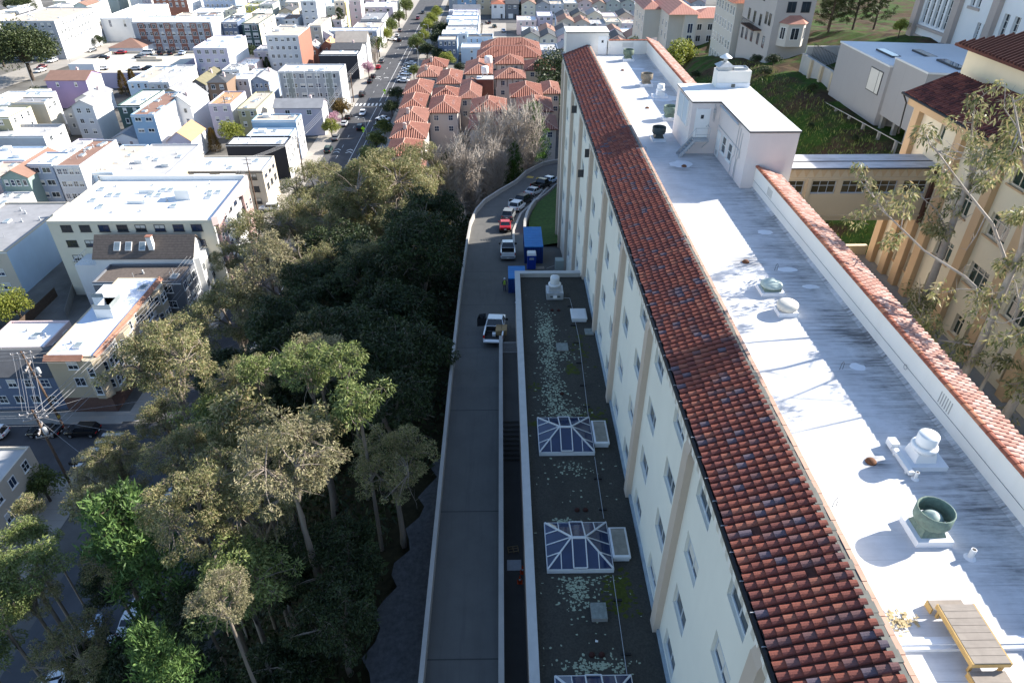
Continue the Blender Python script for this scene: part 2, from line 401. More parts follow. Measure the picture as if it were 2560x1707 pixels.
# flat yard right of the ramp where the containers stand, and strip beyond the kerb
mb = MB()
ys = [60.6 + 2.5 * i for i in range(15)]
for y in ys: mb.v += [(1.25 if y > 66 else 0.8, y, ramp_z(y) + (-0.02)), (8.3, y, ramp_z(y) - 0.02)]
for i in range(len(ys) - 1): mb.f.append((2*i, 2*i+1, 2*i+3, 2*i+2)); mb.m.append(0)
tag(mb.build('yard', conc_d), kind='structure')
def strip_wall(name, pts, thick, h0, h1, mat, zf=ramp_z, label=None, cat=None, side=1, dip=0):
    """a wall following a polyline; h0 below and h1 above zf(y)"""
    mb = MB(); P = [Vector((p[0], p[1])) for p in pts]; n = len(P)
    for i, p in enumerate(P):
        d = (P[min(i+1, n-1)] - P[max(i-1, 0)]).normalized(); nn = Vector((-d.y, d.x)) * side * thick
        z = zf(p.y); q = p + nn
        mb.v += [(p.x, p.y, z - h0), (q.x, q.y, z - h0), (q.x, q.y, z + h1), (p.x, p.y, z + h1)]
    for i in range(n - 1):
        a = 4*i; b = a + 4
        for k in range(4):
            k2 = (k + 1) % 4; mb.f.append((a + k, b + k, b + k2, a + k2)); mb.m.append(0)
    mb.f.append((0, 1, 2, 3)); mb.f.append((4*n-1, 4*n-2, 4*n-3, 4*n-4)); mb.m += [0, 0]
    o = mb.build(name, mat)
    if label: tag(o, label, cat)
    return o
def dens(pts, k=4):
    out = []
    for a, b in zip(pts, pts[1:]): out += [(a[0] + (b[0]-a[0])*i/k, a[1] + (b[1]-a[1])*i/k) for i in range(k)]
    return out + [pts[-1]]
strip_wall('ramp_wall', dens(RL), 0.28, 6, 0.85, conc_l, label='long pale concrete parapet wall curving along the outer edge of the ramp', cat='wall')
strip_wall('ramp_kerb', [(1.35, 86), (1.42, 94), (1.5, 97.4), (2.8, 106.9), (3.8, 110.3), (5.4, 115.1), (9.5, 130), (12, 139)], 0.35, 1, 0.14, conc_l, label='low curved concrete kerb beside the queue of parked cars', cat='kerb', side=-1)
strip_wall('slotted_guard_wall', dens([(3.15, 96.5), (3.3, 100), (3.8, 105), (4.6, 110), (5.6, 114.2)], 3), 0.4, 2, 0.9, conc_l, label='short sunlit concrete guard wall between the side path and the grass bank', cat='wall', side=-1)
strip_wall('path_edge_wall', dens([(5.6, 114.5), (8, 121), (11.2, 131), (14, 138)], 2), 0.25, 2, 0.35, conc_m, label='low shaded concrete edging beside the grass at the end of the hospital', cat='wall', side=-1)
mb = MB(); KP = [((1.5,95),(3.15,95)),((1.6,97.5),(3.2,98)),((2.0,101),(3.4,101.5)),((3.0,106.8),(4.2,107)),((4.1,110.3),(4.9,111)),((5.7,115),(6.2,115)),((9.8,130),(11,130.5)),((12.3,139),(14,138.4))]
for a, b in KP: mb.v += [(*a, ramp_z(a[1]) - 0.03), (*b, ramp_z(b[1]) - 0.03)]
for i in range(len(KP) - 1): mb.f.append((2*i, 2*i+1, 2*i+3, 2*i+2)); mb.m.append(0)
tag(mb.build('side_path', conc_d), kind='structure')
# inner ramp wall and sunken walk with steps towards the annex
mb = MB(); mb.box(-0.42, 2, -4.5, -0.17, 54.6, 0.95, 0); mb.box(-0.46, 2, 0.95, -0.13, 54.6, 1.03, 0)
tag(mb.build('walkway_wall', conc_l), 'straight pale concrete wall between the ramp and the sunken walkway', 'wall')
mb = MB(); zl = -2.6
mb.quad((-0.17, 2, zl), (1.6, 2, zl), (1.6, 41.3, zl), (-0.17, 41.3, zl))
ns = 9; y0, y1 = 41.3, 44.0
for i in range(ns):
    ya = y0 + (y1 - y0) * i / ns; yb = y0 + (y1 - y0) * (i + 1) / ns
    za = zl + (-0.3 - zl) * i / ns; zb = zl + (-0.3 - zl) * (i + 1) / ns
    mb.quad((-0.17, ya, za), (1.6, ya, za), (1.6, ya, zb), (-0.17, ya, zb)); mb.quad((-0.17, ya, zb), (1.6, ya, zb), (1.6, yb, zb), (-0.17, yb, zb))
mb.quad((-0.17, 44.0, -0.3), (1.6, 44.0, -0.3), (1.6, 54.6, -0.3), (-0.17, 54.6, -0.3))
mb.quad((-0.42, 54.6, -1.2), (1.6, 54.6, -1.2), (1.6, 62, -2.35), (-0.42, 62, -2.35))
tag(mb.build('sunken_walkway', conc_d), kind='structure')
# mesh gate across the top of the walkway
g = thing('mesh_gate', 'low wire mesh gate closing the walkway behind the loaded pickup', 'gate', (-0.15, 53.6, -0.3))
mb = MB(); mb.tube([(0, 0, 0), (0, 0, 1.25)], 0.03); mb.tube([(1.55, 0, 0), (1.55, 0, 1.25)], 0.03)
for z in (0.08, 1.22): mb.tube([(0, 0, z), (1.55, 0, z)], 0.025)
mb.build('gate_frame', galv, g)
mb = MB()
for i in range(1, 20): mb.box(i*0.078, -0.005, 0.08, i*0.078+0.008, 0.005, 1.22)
for i in range(1, 14): mb.box(0, -0.004, 0.08 + i*0.084, 1.55, 0.004, 0.088 + i*0.084)
mb.build('wire_mesh', galv, g)
# service lane below the outer ramp wall (gravelly asphalt)
lane = mk('gravelly_asphalt', (0.085, 0.085, 0.088), rough=1, var=0.5, scale=3, bump=0.4, bscale=25)
mb = MB(); ys = list(range(2, 42))
for y in ys: 
    wd = (3.6 if y < 26 else 3.6 * (1 - (y - 26) / 18)) + 0.5 * math.sin(y * 1.9)
    mb.v += [(-4.93 - max(wd, .2), y, -1.95 - max(wd, .2)*0.12), (-4.8, y, -1.9)]
for i in range(len(ys) - 1): mb.f.append((2*i, 2*i+1, 2*i+3, 2*i+2)); mb.m.append(0)
tag(mb.build('service_lane', lane), kind='structure')
# ================================================================ barrel tile helpers
def barrel(mb, A, D, L, r, n=5, m=0, lift=0.0, up=Vector((0, 0, 1)), r2=None, cap=True):
    """half-round tile from A along unit D, length L; thickness shown by an end cap"""
    s = D.cross(up).normalized(); u = s.cross(D).normalized()
    r2 = r if r2 is None else r2; o = len(mb.v)
    for k, (rad, t) in enumerate(((r, 0), (r2, L))):
        for i in range(n + 1):
            a = math.pi * i / n
            p = A + D * t + s * (math.cos(a) * rad) + u * (math.sin(a) * rad * 0.85 + (lift if k == 0 else 0))
            mb.v.append(tuple(p))
    for i in range(n): mb.f.append((o + i, o + i + 1, o + n + 2 + i, o + n + 1 + i)); mb.m.append(m)
    if cap:
        mb.f.append(tuple(o + i for i in range(n + 1))); mb.m.append(m)
def tile_slope(name, root, P0, P1, D, L, rows_pitch, course, r, mats, seed=1, skip=()):
    """rows of barrel tiles on a plane: eave line P0->P1, D up the slope (unit), slope length L"""
    rnd = random.Random(seed); P0 = Vector(P0); P1 = Vector(P1); D = Vector(D).normalized(); E = (P1 - P0); EL = E.length; E = E / EL
    up = E.cross(D); up = up if up.z > 0 else -up
    mb = MB()
    a, b = P0, P1; mb.quad(a, b, b + D * L, a + D * L, 1)
    n = int(EL / rows_pitch); nc = int(math.ceil(L / course))
    for i in range(n):
        base = P0 + E * (rows_pitch * (i + 0.5)); off = rnd.uniform(-0.06, 0.02)
        for k in range(nc):
            if (i, k) in skip: continue
            t0 = k * course + off + rnd.uniform(-0.012, 0.012); Lk = course + 0.05
            if t0 + Lk > L: Lk = L - t0
            if Lk < 0.05: continue
            barrel(mb, base + D * t0 + up * 0.012 + E * rnd.uniform(-0.01, 0.01), D, Lk, r * rnd.uniform(0.97, 1.03), 5, 0, lift=0.035, up=up, r2=r * 0.86)
    return bb(mb, name, mats, root)
def cope_tiles(mb, A, B, r=0.16, seg=0.42, up=Vector((0, 0, 1))):
    A = Vector(A); B = Vector(B); d = B - A; L = d.length; d /= L; n = int(L / seg)
    for i in range(n): barrel(mb, A + d * (i * L / n), d, L / n * 1.06, r, 6, 0, lift=0.025, r2=r * 0.88)

# ================================================================ the hospital (long tiled block)
HX, EAVE, FLAT, YN, YF = 8.2, 18.8, 18.8, -8.0, 94.0
hosp = thing('hospital', 'long cream hospital block with a red clay tile slope beside its white flat roof', 'building', (14, 43, 0))
PIL = [21.6 + 9.6 * k for k in range(-3, 8)]
cols = []
for p in PIL: cols += [p + 2.45, p + 7.3]
cols = [c for c in cols if c < 93 and c > YN + 1.5]
ROWS = [(15.9, cols), (12.2, cols), (8.45, cols), (4.8, cols), (1.15, [c for c in cols if c > 61]), (-2.5, [c for c in cols if c > 61])]
mb = MB(); zb = -15.0; holes = []
for s, cc in ROWS:
    for c in cc: holes.append((c - 1.0 - YN, s - zb, c + 1.0 - YN, s + 1.45 - zb))
wall_holes(mb, (HX, YN, zb), (0, 1, 0), (-1, 0, 0), YF - YN, 18.5 - zb, holes, depth=0.3)
mb.quad((HX, YF, zb), (20.0, YF, zb), (20.0, YF, 20.4), (HX, YF, 18.5)); mb.quad((20.0, YN, zb), (HX, YN, zb), (HX, YN, 18.5), (20.0, YN, 20.4))
mb.quad((20.0, YF, zb), (20.0, YN, zb), (20.0, YN, 19.8), (20.0, YF, 19.8))
bb(mb, 'outer_wall', cream, hosp)
rnd = random.Random(11)
for s, cc in ROWS:
    for c in cc:
        k = rnd.random(); bl = blind if k < 0.3 else None
        me = win_mesh(1.98, 1.44, fr_blue, g_dark, nx=2, proud=0.07, fw=0.09, sill=0.0, trans=0.62, blind=bl, blf=0.45 if k < 0.15 else 0.8)
        inst('window', me, hosp, Vector((HX + 0.22, c, s)) - hosp.location, -math.pi/2)
# a few sashes pushed open
mb = MB()
for s, c in ((15.9, 62.4), (15.9, 76.5), (12.2, 67.0)):
    mb.box(HX - 0.55, c - 0.45, s + 0.1, HX + 0.2, c - 0.42, s + 0.9)
bb(mb, 'open_sash', fr_dark, hosp)
for p in PIL + [93.6]:
    if p < YN: continue
    b0 = 4.2 if p < 60.6 else zb
    mb = MB(); mb.box(HX - 0.34, p - 0.36, b0, HX + 0.01, p + 0.38, 17.35)
    mb.add([(HX-0.34,p-0.36,17.35),(HX-0.34,p+0.36,17.35),(HX,p+0.36,17.35),(HX,p-0.36,17.35),(HX-0.06,p-0.3,18.35),(HX-0.06,p+0.3,18.35),(HX,p+0.3,18.35),(HX,p-0.3,18.35)], [(0,1,5,4),(1,2,6,5),(3,0,4,7),(4,5,6,7)])
    bb(mb, 'pilaster', tan, hosp)
# scalloped trim hanging below the eave
mb = MB(); y = YN + 0.3
while y < YF - 0.3:
    mb.add([(7.9,y,18.36),(7.9,y+0.4,18.36),(7.97,y+0.32,17.5),(7.97,y+0.08,17.5),(HX,y,18.36),(HX,y+0.4,18.36),(HX,y+0.3,16.95),(HX,y+0.1,16.95)], [(0,1,2,3),(1,5,6,2),(4,0,3,7),(3,2,6,7)]); y += 0.62
bb(mb, 'eave_trim', cream2, hosp)
mb = MB(); mb.box(7.86, YN, 18.36, HX + 0.3, YF, 18.62); bb(mb, 'eave_soffit', cream2, hosp)
mb = MB(); mb.tube([(7.74, YN, 18.72), (7.74, YF, 18.72)], 0.115, 8)
y = YN
while y < YF: mb.box(7.66, y, 18.8, 7.9, y + 0.025, 18.85, 1); y += 1.15
for p in PIL[2:]:
    mb.tube([(7.74, p + 0.6, 18.65), (7.95, p + 0.6, 18.1), (8.1, p + 0.6, 17.9)], 0.055, 6)
bb(mb, 'gutter', [black, galv], hosp)
Dv = Vector((3.0, 0, 1.12)).normalized(); SL = math.hypot(3.0, 1.12)
tile_slope('tile_roof', hosp, (7.84, YN, 18.82), (7.84, 91.55, 18.82), Dv, SL, 0.335, 0.375, 0.135, [tile_red, tile_pan], 4, skip={(64, 5), (70, 2)})
mb = MB(); rnd = random.Random(2)
n = 260
for i in range(n):
    ya = YN + (91.5 - YN) * i / n; yb = YN + (91.5 - YN) * (i + 1) / n
    x0 = 10.72 + rnd.uniform(-0.05, 0.05); mb.box(x0, ya, 19.85, 11.02, yb + 0.001, 19.93 + rnd.uniform(0, 0.05))
bb(mb, 'mortar_bed', mortar, hosp)
mb = MB(); y = YN
while y < 91.5: mb.box(10.99, y, 19.86, 11.17, y + 0.58, 19.955 + (0.012 if int(y / 0.6) % 2 else 0)); y += 0.6
bb(mb, 'ridge_cap', mk('pale_cap', (.52,.33,.24), var=.2, scale=1.5), hosp)
mb = MB(); mb.box(11.0, YN, 18.7, 11.2, 91.6, 19.858); bb(mb, 'ridge_wall', cream2, hosp)
mb = MB(); mb.quad((11.2, YN, FLAT), (18.3, YN, FLAT), (18.3, 91.6, FLAT), (11.2, 91.6, FLAT))
mb.add([(11.2, YN, FLAT+0.004),(11.2, 91.6, FLAT+0.004),(11.2,91.6,FLAT+0.14),(11.2,YN,FLAT+0.14),(11.36,YN,FLAT+0.004),(11.36,91.6,FLAT+0.004)], [(3,2,5,4)])
mb.add([(18.3, YN, FLAT+0.13),(18.3, 91.6, FLAT+0.13),(18.12,91.6,FLAT+0.004),(18.12,YN,FLAT+0.004)], [(0,1,2,3)])
bb(mb, 'flat_roof', white_mem, hosp)
# patches of lighter coating and worn spots, 4 mm above
patch_w = mk('fresh_coating', (0.74, 0.76, 0.79), rough=0.6, var=0.08, scale=2)
def blob(mb, c, rx, ry, z, n=18, seed=0, jag=0.25):
    r_ = random.Random(seed); pts = []
    for i in range(n):
        a = 2*math.pi*i/n; k = 1 + r_.uniform(-jag, jag); pts.append((c[0] + math.cos(a)*rx*k, c[1] + math.sin(a)*ry*k, z))
    mb.poly(pts)
mb = MB()
for i, (c, rx, ry) in enumerate([((16.5, 71.5), 1.6, 1.2), ((16.9, 40), .5, .35), ((16.6, 25.5), .35, .3), ((16.6, 35), .6, .3), ((15.9, 84), .9, .5), ((14.2, 52.4), .9, .8), ((16.7, 78), .8, .3), ((17.2, 33), .5, .25)]): blob(mb, c, rx, ry, FLAT + 0.006, seed=i, jag=0.12)
bb(mb, 'roof_patches', patch_w, hosp)
# right parapet with tile slope
mb = MB(); mb.box(18.3, YN, FLAT, 18.55, 47.4, 20.42); mb.box(18.3, 60.3, FLAT, 18.55, 91.6, 20.42)
mb.box(13.3, 91.6, FLAT, 18.55, 91.85, 20.42)
bb(mb, 'parapet', cream2, hosp)
mb = MB()
for y in (21.2, 43.6): 
    for i in range(6): mb.box(18.285, y + i*0.16, FLAT + 0.75, 18.302, y + i*0.16 + 0.05, FLAT + 1.3)
for i in range(6): mb.box(15.2, 91.585, FLAT + 0.9 + i*0.09, 16.6, 91.602, FLAT + 0.93 + i*0.09)
bb(mb, 'wall_vent', mk('vent_slots', (0.40, 0.38, 0.35), var=0), hosp)
mb = MB(); cope_tiles(mb, (18.37, YN, 20.42), (18.37, 47.4, 20.42)); cope_tiles(mb, (18.37, 60.3, 20.42), (18.37, 91.8, 20.42)); cope_tiles(mb, (13.5, 91.72, 20.42), (18.4, 91.72, 20.42))
bb(mb, 'coping', tile_cop, hosp)
D2 = Vector((-1.62, 0, 0.62)).normalized(); S2 = math.hypot(1.62, 0.62); tile_pale = mk('pale_tile', (.5,.3,.25), rough=.8, var=.25, scale=1.5, island=[(0,(.50,.29,.23)),(.35,(.56,.38,.32)),(.7,(.42,.22,.17))])  # parapet slope tiles in paler clay colours than the main roof
for a, b in ((YN, 47.4), (60.3, 93.8)):
    tile_slope('parapet_tiles', hosp, (20.05, a, 19.82), (20.05, b, 19.82), D2, S2, 0.30, 0.36, 0.125, [tile_pale, tile_pan], 7)
mb = MB(); mb.tube([(18.285, YN, 19.45), (18.285, 47.4, 19.45)], 0.012, 5); mb.tube([(18.29, 24.6, 19.45)] + [(18.22, 24.6 + 0.12*math.sin(t), 19.45 + 0.12*math.cos(t)) for t in [i*0.6 for i in range(11)]], 0.012, 5)
bb(mb, 'wall_cable', mk('grey_cable', (0.25, 0.25, 0.25), var=0), hosp)
# stair tower at the far end
mb = MB(); mb.box(8.15, 91.6, -15, 13.4, 95.2, 21.35); tw = bb(mb, 'end_tower', cream2, hosp)
mb = MB(); mb.box(8.05, 91.5, 21.35, 13.5, 95.3, 21.47, 0, top=1); bb(mb, 'tower_roof', [mortar, patch_w], tw)
mb = MB(); mb.box(12.15, 91.56, 18.85, 13.2, 91.62, 20.95); mb.box(12.55, 91.545, 20.2, 12.8, 91.57, 20.5, 1); bb(mb, 'door', [white_p, g_dark], tw)

# ---- penthouse (L-shaped) with door, stairs, louvre, windows
ph = bpy.data.objects.new('penthouse', None); COL.objects.link(ph); ph.parent = hosp; ph.location = Vector((18, 54, FLAT)) - hosp.location
pink = mk('penthouse_stucco', (0.72, 0.64, 0.61), var=0.06, scale=0.3, stain=0.2, stain_scale=(0.5, 0.5, 0.15), stain_col=(0.55, 0.48, 0.46))
L_ = [(15.1, 60.3), (15.1, 54.9), (17.4, 54.9), (17.4, 47.4), (20.9, 47.4), (20.9, 60.3)]
def pb(mb, name, mats, smooth=False):
    w0 = hosp.location + ph.location; mb.v = [(x - w0.x, y - w0.y, z - w0.z) for x, y, z in mb.v]; return mb.build(name, mats, ph, smooth)
mb = MB(); mb.prism(L_, FLAT, 22.88); mb.box(19.95, 47.41, -4, 20.88, 60.29, FLAT); pb(mb, 'penthouse_wall', pink)
mb = MB(); L2 = [(15.03, 60.37), (15.03, 54.83), (17.33, 54.83), (17.33, 47.33), (20.97, 47.33), (20.97, 60.37)]
mb.prism(L2, 22.88, 23.0, 0, top=1); pb(mb, 'penthouse_roof', [fr_dark, mk('penthouse_membrane', (0.72, 0.72, 0.72), rough=0.6, var=0.1, scale=0.6, stain=0.4, stain_scale=(0.6, 0.6, 1), stain_col=(0.45, 0.40, 0.34))])
mb = MB(); mb.box(15.55, 54.84, 20.15, 16.55, 54.91, 22.4); mb.box(15.88, 54.825, 21.65, 16.12, 54.85, 21.95, 1); mb.box(16.42, 54.80, 21.0, 16.5, 54.85, 21.08, 2); mb.box(15.47, 54.87, 20.15, 15.55, 54.9, 22.48); mb.box(16.55, 54.87, 20.15, 16.63, 54.9, 22.48); pb(mb, 'door', [white_p, g_dark, galv])
mb = MB()
for i in range(26): 
    z = 20.78 + i * 0.075; mb.add([(15.02, 55.9, z), (15.02, 59.1, z), (15.09, 59.1, z + 0.05), (15.09, 55.9, z + 0.05)], [(0, 1, 2, 3)])
mb.box(15.0, 55.82, 20.72, 15.12, 55.9, 22.75); mb.box(15.0, 59.1, 20.72, 15.12, 59.18, 22.75); mb.box(15.0, 57.48, 20.72, 15.1, 57.54, 22.75); mb.box(15.07, 55.9, 20.75, 15.095, 59.1, 22.72, 1)
pb(mb, 'louvre', [white_p, mk('louvre_gap', (0.30, 0.30, 0.31), var=0)])
for y in (52.5, 50.85):
    me = win_mesh(0.95, 1.3, fr_white, glass('grey_glass', (0.10, 0.11, 0.12), 0.15), nx=1, ny=2, proud=0.05, fw=0.06, sill=0.06)
    inst('window', me, ph, Vector((17.39, y, 19.65)) - Vector((18, 54, FLAT)), -math.pi/2)
mb = MB(); mb.box(17.345, 53.7, 18.85, 17.405, 54.55, 20.85); mb.box(17.335, 53.95, 19.0, 17.36, 54.3, 19.35, 1); pb(mb, 'side_door', [white_p, galv])
mb = MB()
for pts in ([(17.37, 49.3, 22.6), (17.35, 49.3, 19.0), (17.2, 49.3, 18.85)], [(17.37, 49.8, 22.6), (17.35, 49.8, 20.4), (17.35, 50.2, 20.1), (17.35, 50.2, 18.85)], [(17.37, 48.8, 22.4), (17.36, 48.8, 20.7), (17.36, 49.1, 20.3), (17.36, 49.1, 18.85)], [(17.37, 54.7, 21.2), (17.36, 48.7, 21.1), (17.36, 48.6, 20.6)], [(16.9, 54.86, 22.8), (16.9, 54.86, 21.5)], [(17.0, 54.86, 22.6), (17.0, 54.86, 21.4)]): mb.tube(pts, 0.022, 5)
mb.box(16.86, 54.82, 22.1, 17.05, 54.9, 22.35)
mb.tube([(17.2, 54.5, 22.78), (17.2, 49.6, 22.78)], 0.07, 6)
pb(mb, 'conduits', galv)
# stair with platform and handrail
mb = MB(); mb.box(15.4, 54.0, 20.05, 16.6, 54.86, 20.13)
for i in range(6):
    t = (i + 0.5) / 6.5; x = 15.4 - 1.0 * (1 - t) - 0.05; z = FLAT + 1.25 * t; mb.box(x, 53.98, z, x + 0.26, 54.8, z + 0.04)
for y in (53.95, 54.82): mb.add([(14.3, y, FLAT), (14.5, y, FLAT), (15.45, y, 20.05), (15.45, y, 20.2), (15.35, y, 20.2), (14.3, y, FLAT+0.15), *[(a, y+0.04, c) for a, c in ((14.3, FLAT), (14.5, FLAT), (15.45, 20.05), (15.45, 20.2), (15.35, 20.2), (14.3, FLAT+0.15))]], [(0,1,2,3,4,5), (11,10,9,8,7,6), (0,6,7,1),(1,7,8,2),(5,4,10,11),(3,9,10,4)])
for y in (53.97,):
    mb.tube([(14.4, y, FLAT+0.1), (14.45, y, FLAT+1.0), (15.4, y, 21.15), (16.55, y, 21.15), (16.55, y, 20.1)], 0.025, 6); mb.tube([(15.42, y, 20.1), (15.42, y, 21.15)], 0.025, 6); mb.tube([(15.42, y, 20.65), (16.55, y, 20.65)], 0.02, 6)
mb.tube([(16.55, 53.97, 21.15), (16.55, 54.85, 21.15)], 0.025, 6); mb.tube([(16.5, 54.0, 20.05), (16.35, 54.86, 19.3)], 0.03, 5); mb.tube([(15.5, 54.0, 20.05), (15.35, 54.86, 19.3)], 0.03, 5)
pb(mb, 'access_stair', galv)
# chimney block on the penthouse
mb = MB(); mb.box(17.95, 59.0, 23.0, 20.75, 60.3, 24.3); cb = pb(mb, 'chimney', cream2)
mb = MB(); mb.box(17.95, 58.9, 23.0, 20.75, 59.0, 23.35); mb.box(19.2, 58.84, 23.05, 19.5, 58.92, 23.3, 1); bb2 = pb(mb, 'chimney_flashing', [patch_w, mortar])
vent_white = white_p
ck = thing('mushroom_vent', 'white mushroom cap vent on a square curb on top of the penthouse chimney', 'vent', (18.6, 59.65, 24.3))
mb = MB(); mb.box(-0.55, -0.5, 0, 0.55, 0.5, 0.3); mb.add([(-0.7,-0.62,0.3),(0.7,-0.62,0.3),(0.7,0.62,0.3),(-0.7,0.62,0.3),(-0.3,-0.28,0.6),(0.3,-0.28,0.6),(0.3,0.28,0.6),(-0.3,0.28,0.6)], [(3,2,1,0),(0,1,5,4),(1,2,6,5),(2,3,7,6),(3,0,4,7),(4,5,6,7)]); mb.build('vent_curb', galv, ck)
MB().lathe((0,0,0), [(0.16,0.6),(0.16,0.95)], 10).build('stack', galv, ck, True); MB().lathe((0,0,0), [(0.52,0.93),(0.5,0.97),(0.02,1.28)], 16).build('cap', white_p, ck, True)
ck = thing('flue_frame', 'low open metal flue frame on the penthouse chimney beside the mushroom vent', 'vent', (19.9, 59.65, 24.3))
mb = MB(); mb.box(-0.6,-0.4,0,0.6,-0.36,0.22); mb.box(-0.6,0.36,0,0.6,0.4,0.22); mb.box(-0.6,-0.36,0,-0.56,0.36,0.22); mb.box(0.56,-0.36,0,0.6,0.36,0.22); mb.box(-0.56,-0.36,0,0.56,0.36,0.12,1); mb.build('frame', [galv, white_p], ck)

# ================================================================ things on the white roof
def cowl(loc, s, mat, label, half=False):
    v = thing('cowl_vent', label, 'vent', (*loc, FLAT))
    MB().box(-0.62*s, -0.62*s, 0, 0.62*s, 0.62*s, 0.28*s).build('curb', patch_w, v)
    mb = MB(); mb.add([(-0.45*s,-0.45*s,0.28*s),(0.45*s,-0.45*s,0.28*s),(0.45*s,0.45*s,0.28*s),(-0.45*s,0.45*s,0.28*s),(-0.3*s,-0.3*s,0.62*s),(0.3*s,-0.3*s,0.62*s),(0.3*s,0.3*s,0.62*s),(-0.3*s,0.3*s,0.62*s)], [(0,1,5,4),(1,2,6,5),(2,3,7,6),(3,0,4,7),(4,5,6,7)])
    mb.build('throat', mat, v)
    mb = MB(); mb.lathe((0,0,0), [(0.52*s,0.62*s),(0.62*s,0.78*s),(0.62*s,1.22*s),(0.58*s,1.24*s),(0.56*s,1.2*s),(0.56*s,0.8*s)], 20, cap=False)
    for a in range(6): 
        t = a*math.pi/3; mb.box(0.3*s*math.cos(t)-0.015, 0.3*s*math.sin(t)-0.015, 0.6*s, 0.56*s*math.cos(t)+0.015, 0.56*s*math.sin(t)+0.015, 0.66*s)
    mb.build('cowl_ring', mat, v, True)
    MB().lathe((0,0,0), [(0.38*s,0.72*s),(0.38*s,0.8*s),(0.26*s,0.95*s),(0.02*s,1.08*s)], 18).build('cap', mk('pale_copper', (0.42,0.50,0.46), var=0.2, scale=5), v, True)
    return v
dark_m = mk('dark_painted_steel', (0.07, 0.08, 0.075), rough=0.6, var=0.3, scale=4)
cowl((14.75, 15.75), 1.0, copper, 'large green copper cowl vent nearest on the white roof')
cowl((13.46, 58.3), 0.95, dark_m, 'dark cowl vent on the shaded roof in front of the penthouse louvre')
cowl((15.66, 64.3), 1.0, copper, 'green cowl vent tight against the far corner of the penthouse')
cowl((15.62, 76.4), 1.05, mk('rusty_copper', (0.24, 0.20, 0.15), var=0.35, scale=4), 'brownish cowl vent halfway along the far white roof')
cowl((15.5, 88.3), 1.05, mk('dull_copper', (0.15, 0.19, 0.14), var=0.35, scale=4), 'weathered cowl vent closest to the end parapet of the white roof')
v = thing('dome_vent', 'pale green conical roof vent on a square curb of the white roof', 'vent', (14.75, 32.5, FLAT))
MB().box(-0.62,-0.55,0,0.62,0.55,0.22).build('curb', patch_w, v); MB().box(-0.45,-0.42,0.22,0.45,0.42,0.42).build('throat', copper, v)
MB().lathe((0,0,0), [(0.58,0.42),(0.6,0.5),(0.45,0.62),(0.04,0.74)], 18).build('cap', mk('pale_copper', (0.42,0.5,0.46)), v, True)
v = thing('dome_vent', 'cream round gooseneck dome vent in front of the green conical vent', 'vent', (14.85, 30.25, FLAT))
MB().box(-0.5,-0.42,0,0.5,0.42,0.25).build('curb', patch_w, v); MB().lathe((0,0,0), [(0.4,0.25),(0.52,0.36),(0.56,0.5),(0.54,0.62),(0.4,0.72),(0.05,0.76)], 18).build('cap', mk('cream_metal', (0.6,0.57,0.5), var=0.15, scale=3), v, True)
def upblast(loc, label, s=1.0):
    v = thing('exhaust_fan', label, 'fan', (*loc, FLAT))
    MB().box(-0.82*s,-0.62*s,0,0.82*s,0.62*s,0.22*s).build('pad', patch_w, v)
    mb = MB(); mb.add([(-0.42*s,-0.42*s,0.22*s),(0.42*s,-0.42*s,0.22*s),(0.42*s,0.42*s,0.22*s),(-0.42*s,0.42*s,0.22*s),(-0.36*s,-0.36*s,0.62*s),(0.36*s,-0.36*s,0.62*s),(0.36*s,0.36*s,0.62*s),(-0.36*s,0.36*s,0.62*s)], [(0,1,5,4),(1,2,6,5),(2,3,7,6),(3,0,4,7),(4,5,6,7)]); mb.build('curb', white_p, v)
    MB().lathe((0,0,0), [(0.34*s,0.6*s),(0.48*s,0.66*s),(0.5*s,0.82*s),(0.44*s,0.88*s)], 20).build('wind_band', white_p, v, True)
    MB().lathe((0,0,0), [(0.36*s,0.88*s),(0.385*s,1.0*s),(0.385*s,1.32*s),(0.36*s,1.36*s),(0.03*s,1.38*s)], 20).build('motor_dome', white_p, v, True)
    return v
upblast((16.35, 19.35), 'big white mushroom exhaust fan on a white pad near the parapet shadow')
upblast((16.25, 71.9), 'white exhaust fan at the far part of the roof beside a fresh white patch', 0.95)
v = thing('duct_sleeper', 'long white timber duct sleeper lying beside the big exhaust fan', 'duct', (15.6, 19.3, FLAT))
mb = MB(); mb.box(-0.1,-0.85,0.08,0.1,0.8,0.24); mb.box(-0.16,0.55,0.1,0.16,0.95,0.4); mb.box(-0.12,-0.7,0,0.12,-0.6,0.1); mb.box(-0.12,0.3,0,0.12,0.4,0.1); mb.build('sleeper', white_p, v)
def vpipe(loc, h, r, label, mat=white_p, lean=(0.0, 0.0)):
    v = thing('vent_pipe', label, 'pipe', (*loc, FLAT))
    mb = MB(); mb.tube([(0,0,0),(lean[0],lean[1],h)], r, 12); mb.build('pipe', mat, v, False); mb = MB(); mb.lathe((0,0,0), [(r*2.2,0),(r*1.2,0.06)], 12); mb.build('collar', patch_w, v)
    MB().lathe((lean[0],lean[1],h+0.002), [(r*0.75,0),(r*0.7,0.003)], 12).build('opening', black, v); return v
vpipe((15.76, 14.7), 0.42, 0.09, 'white open vent pipe standing in the roof shade by the copper cowl')
vpipe((15.72, 18.35), 0.35, 0.07, 'short white vent pipe at the end of the duct sleeper')
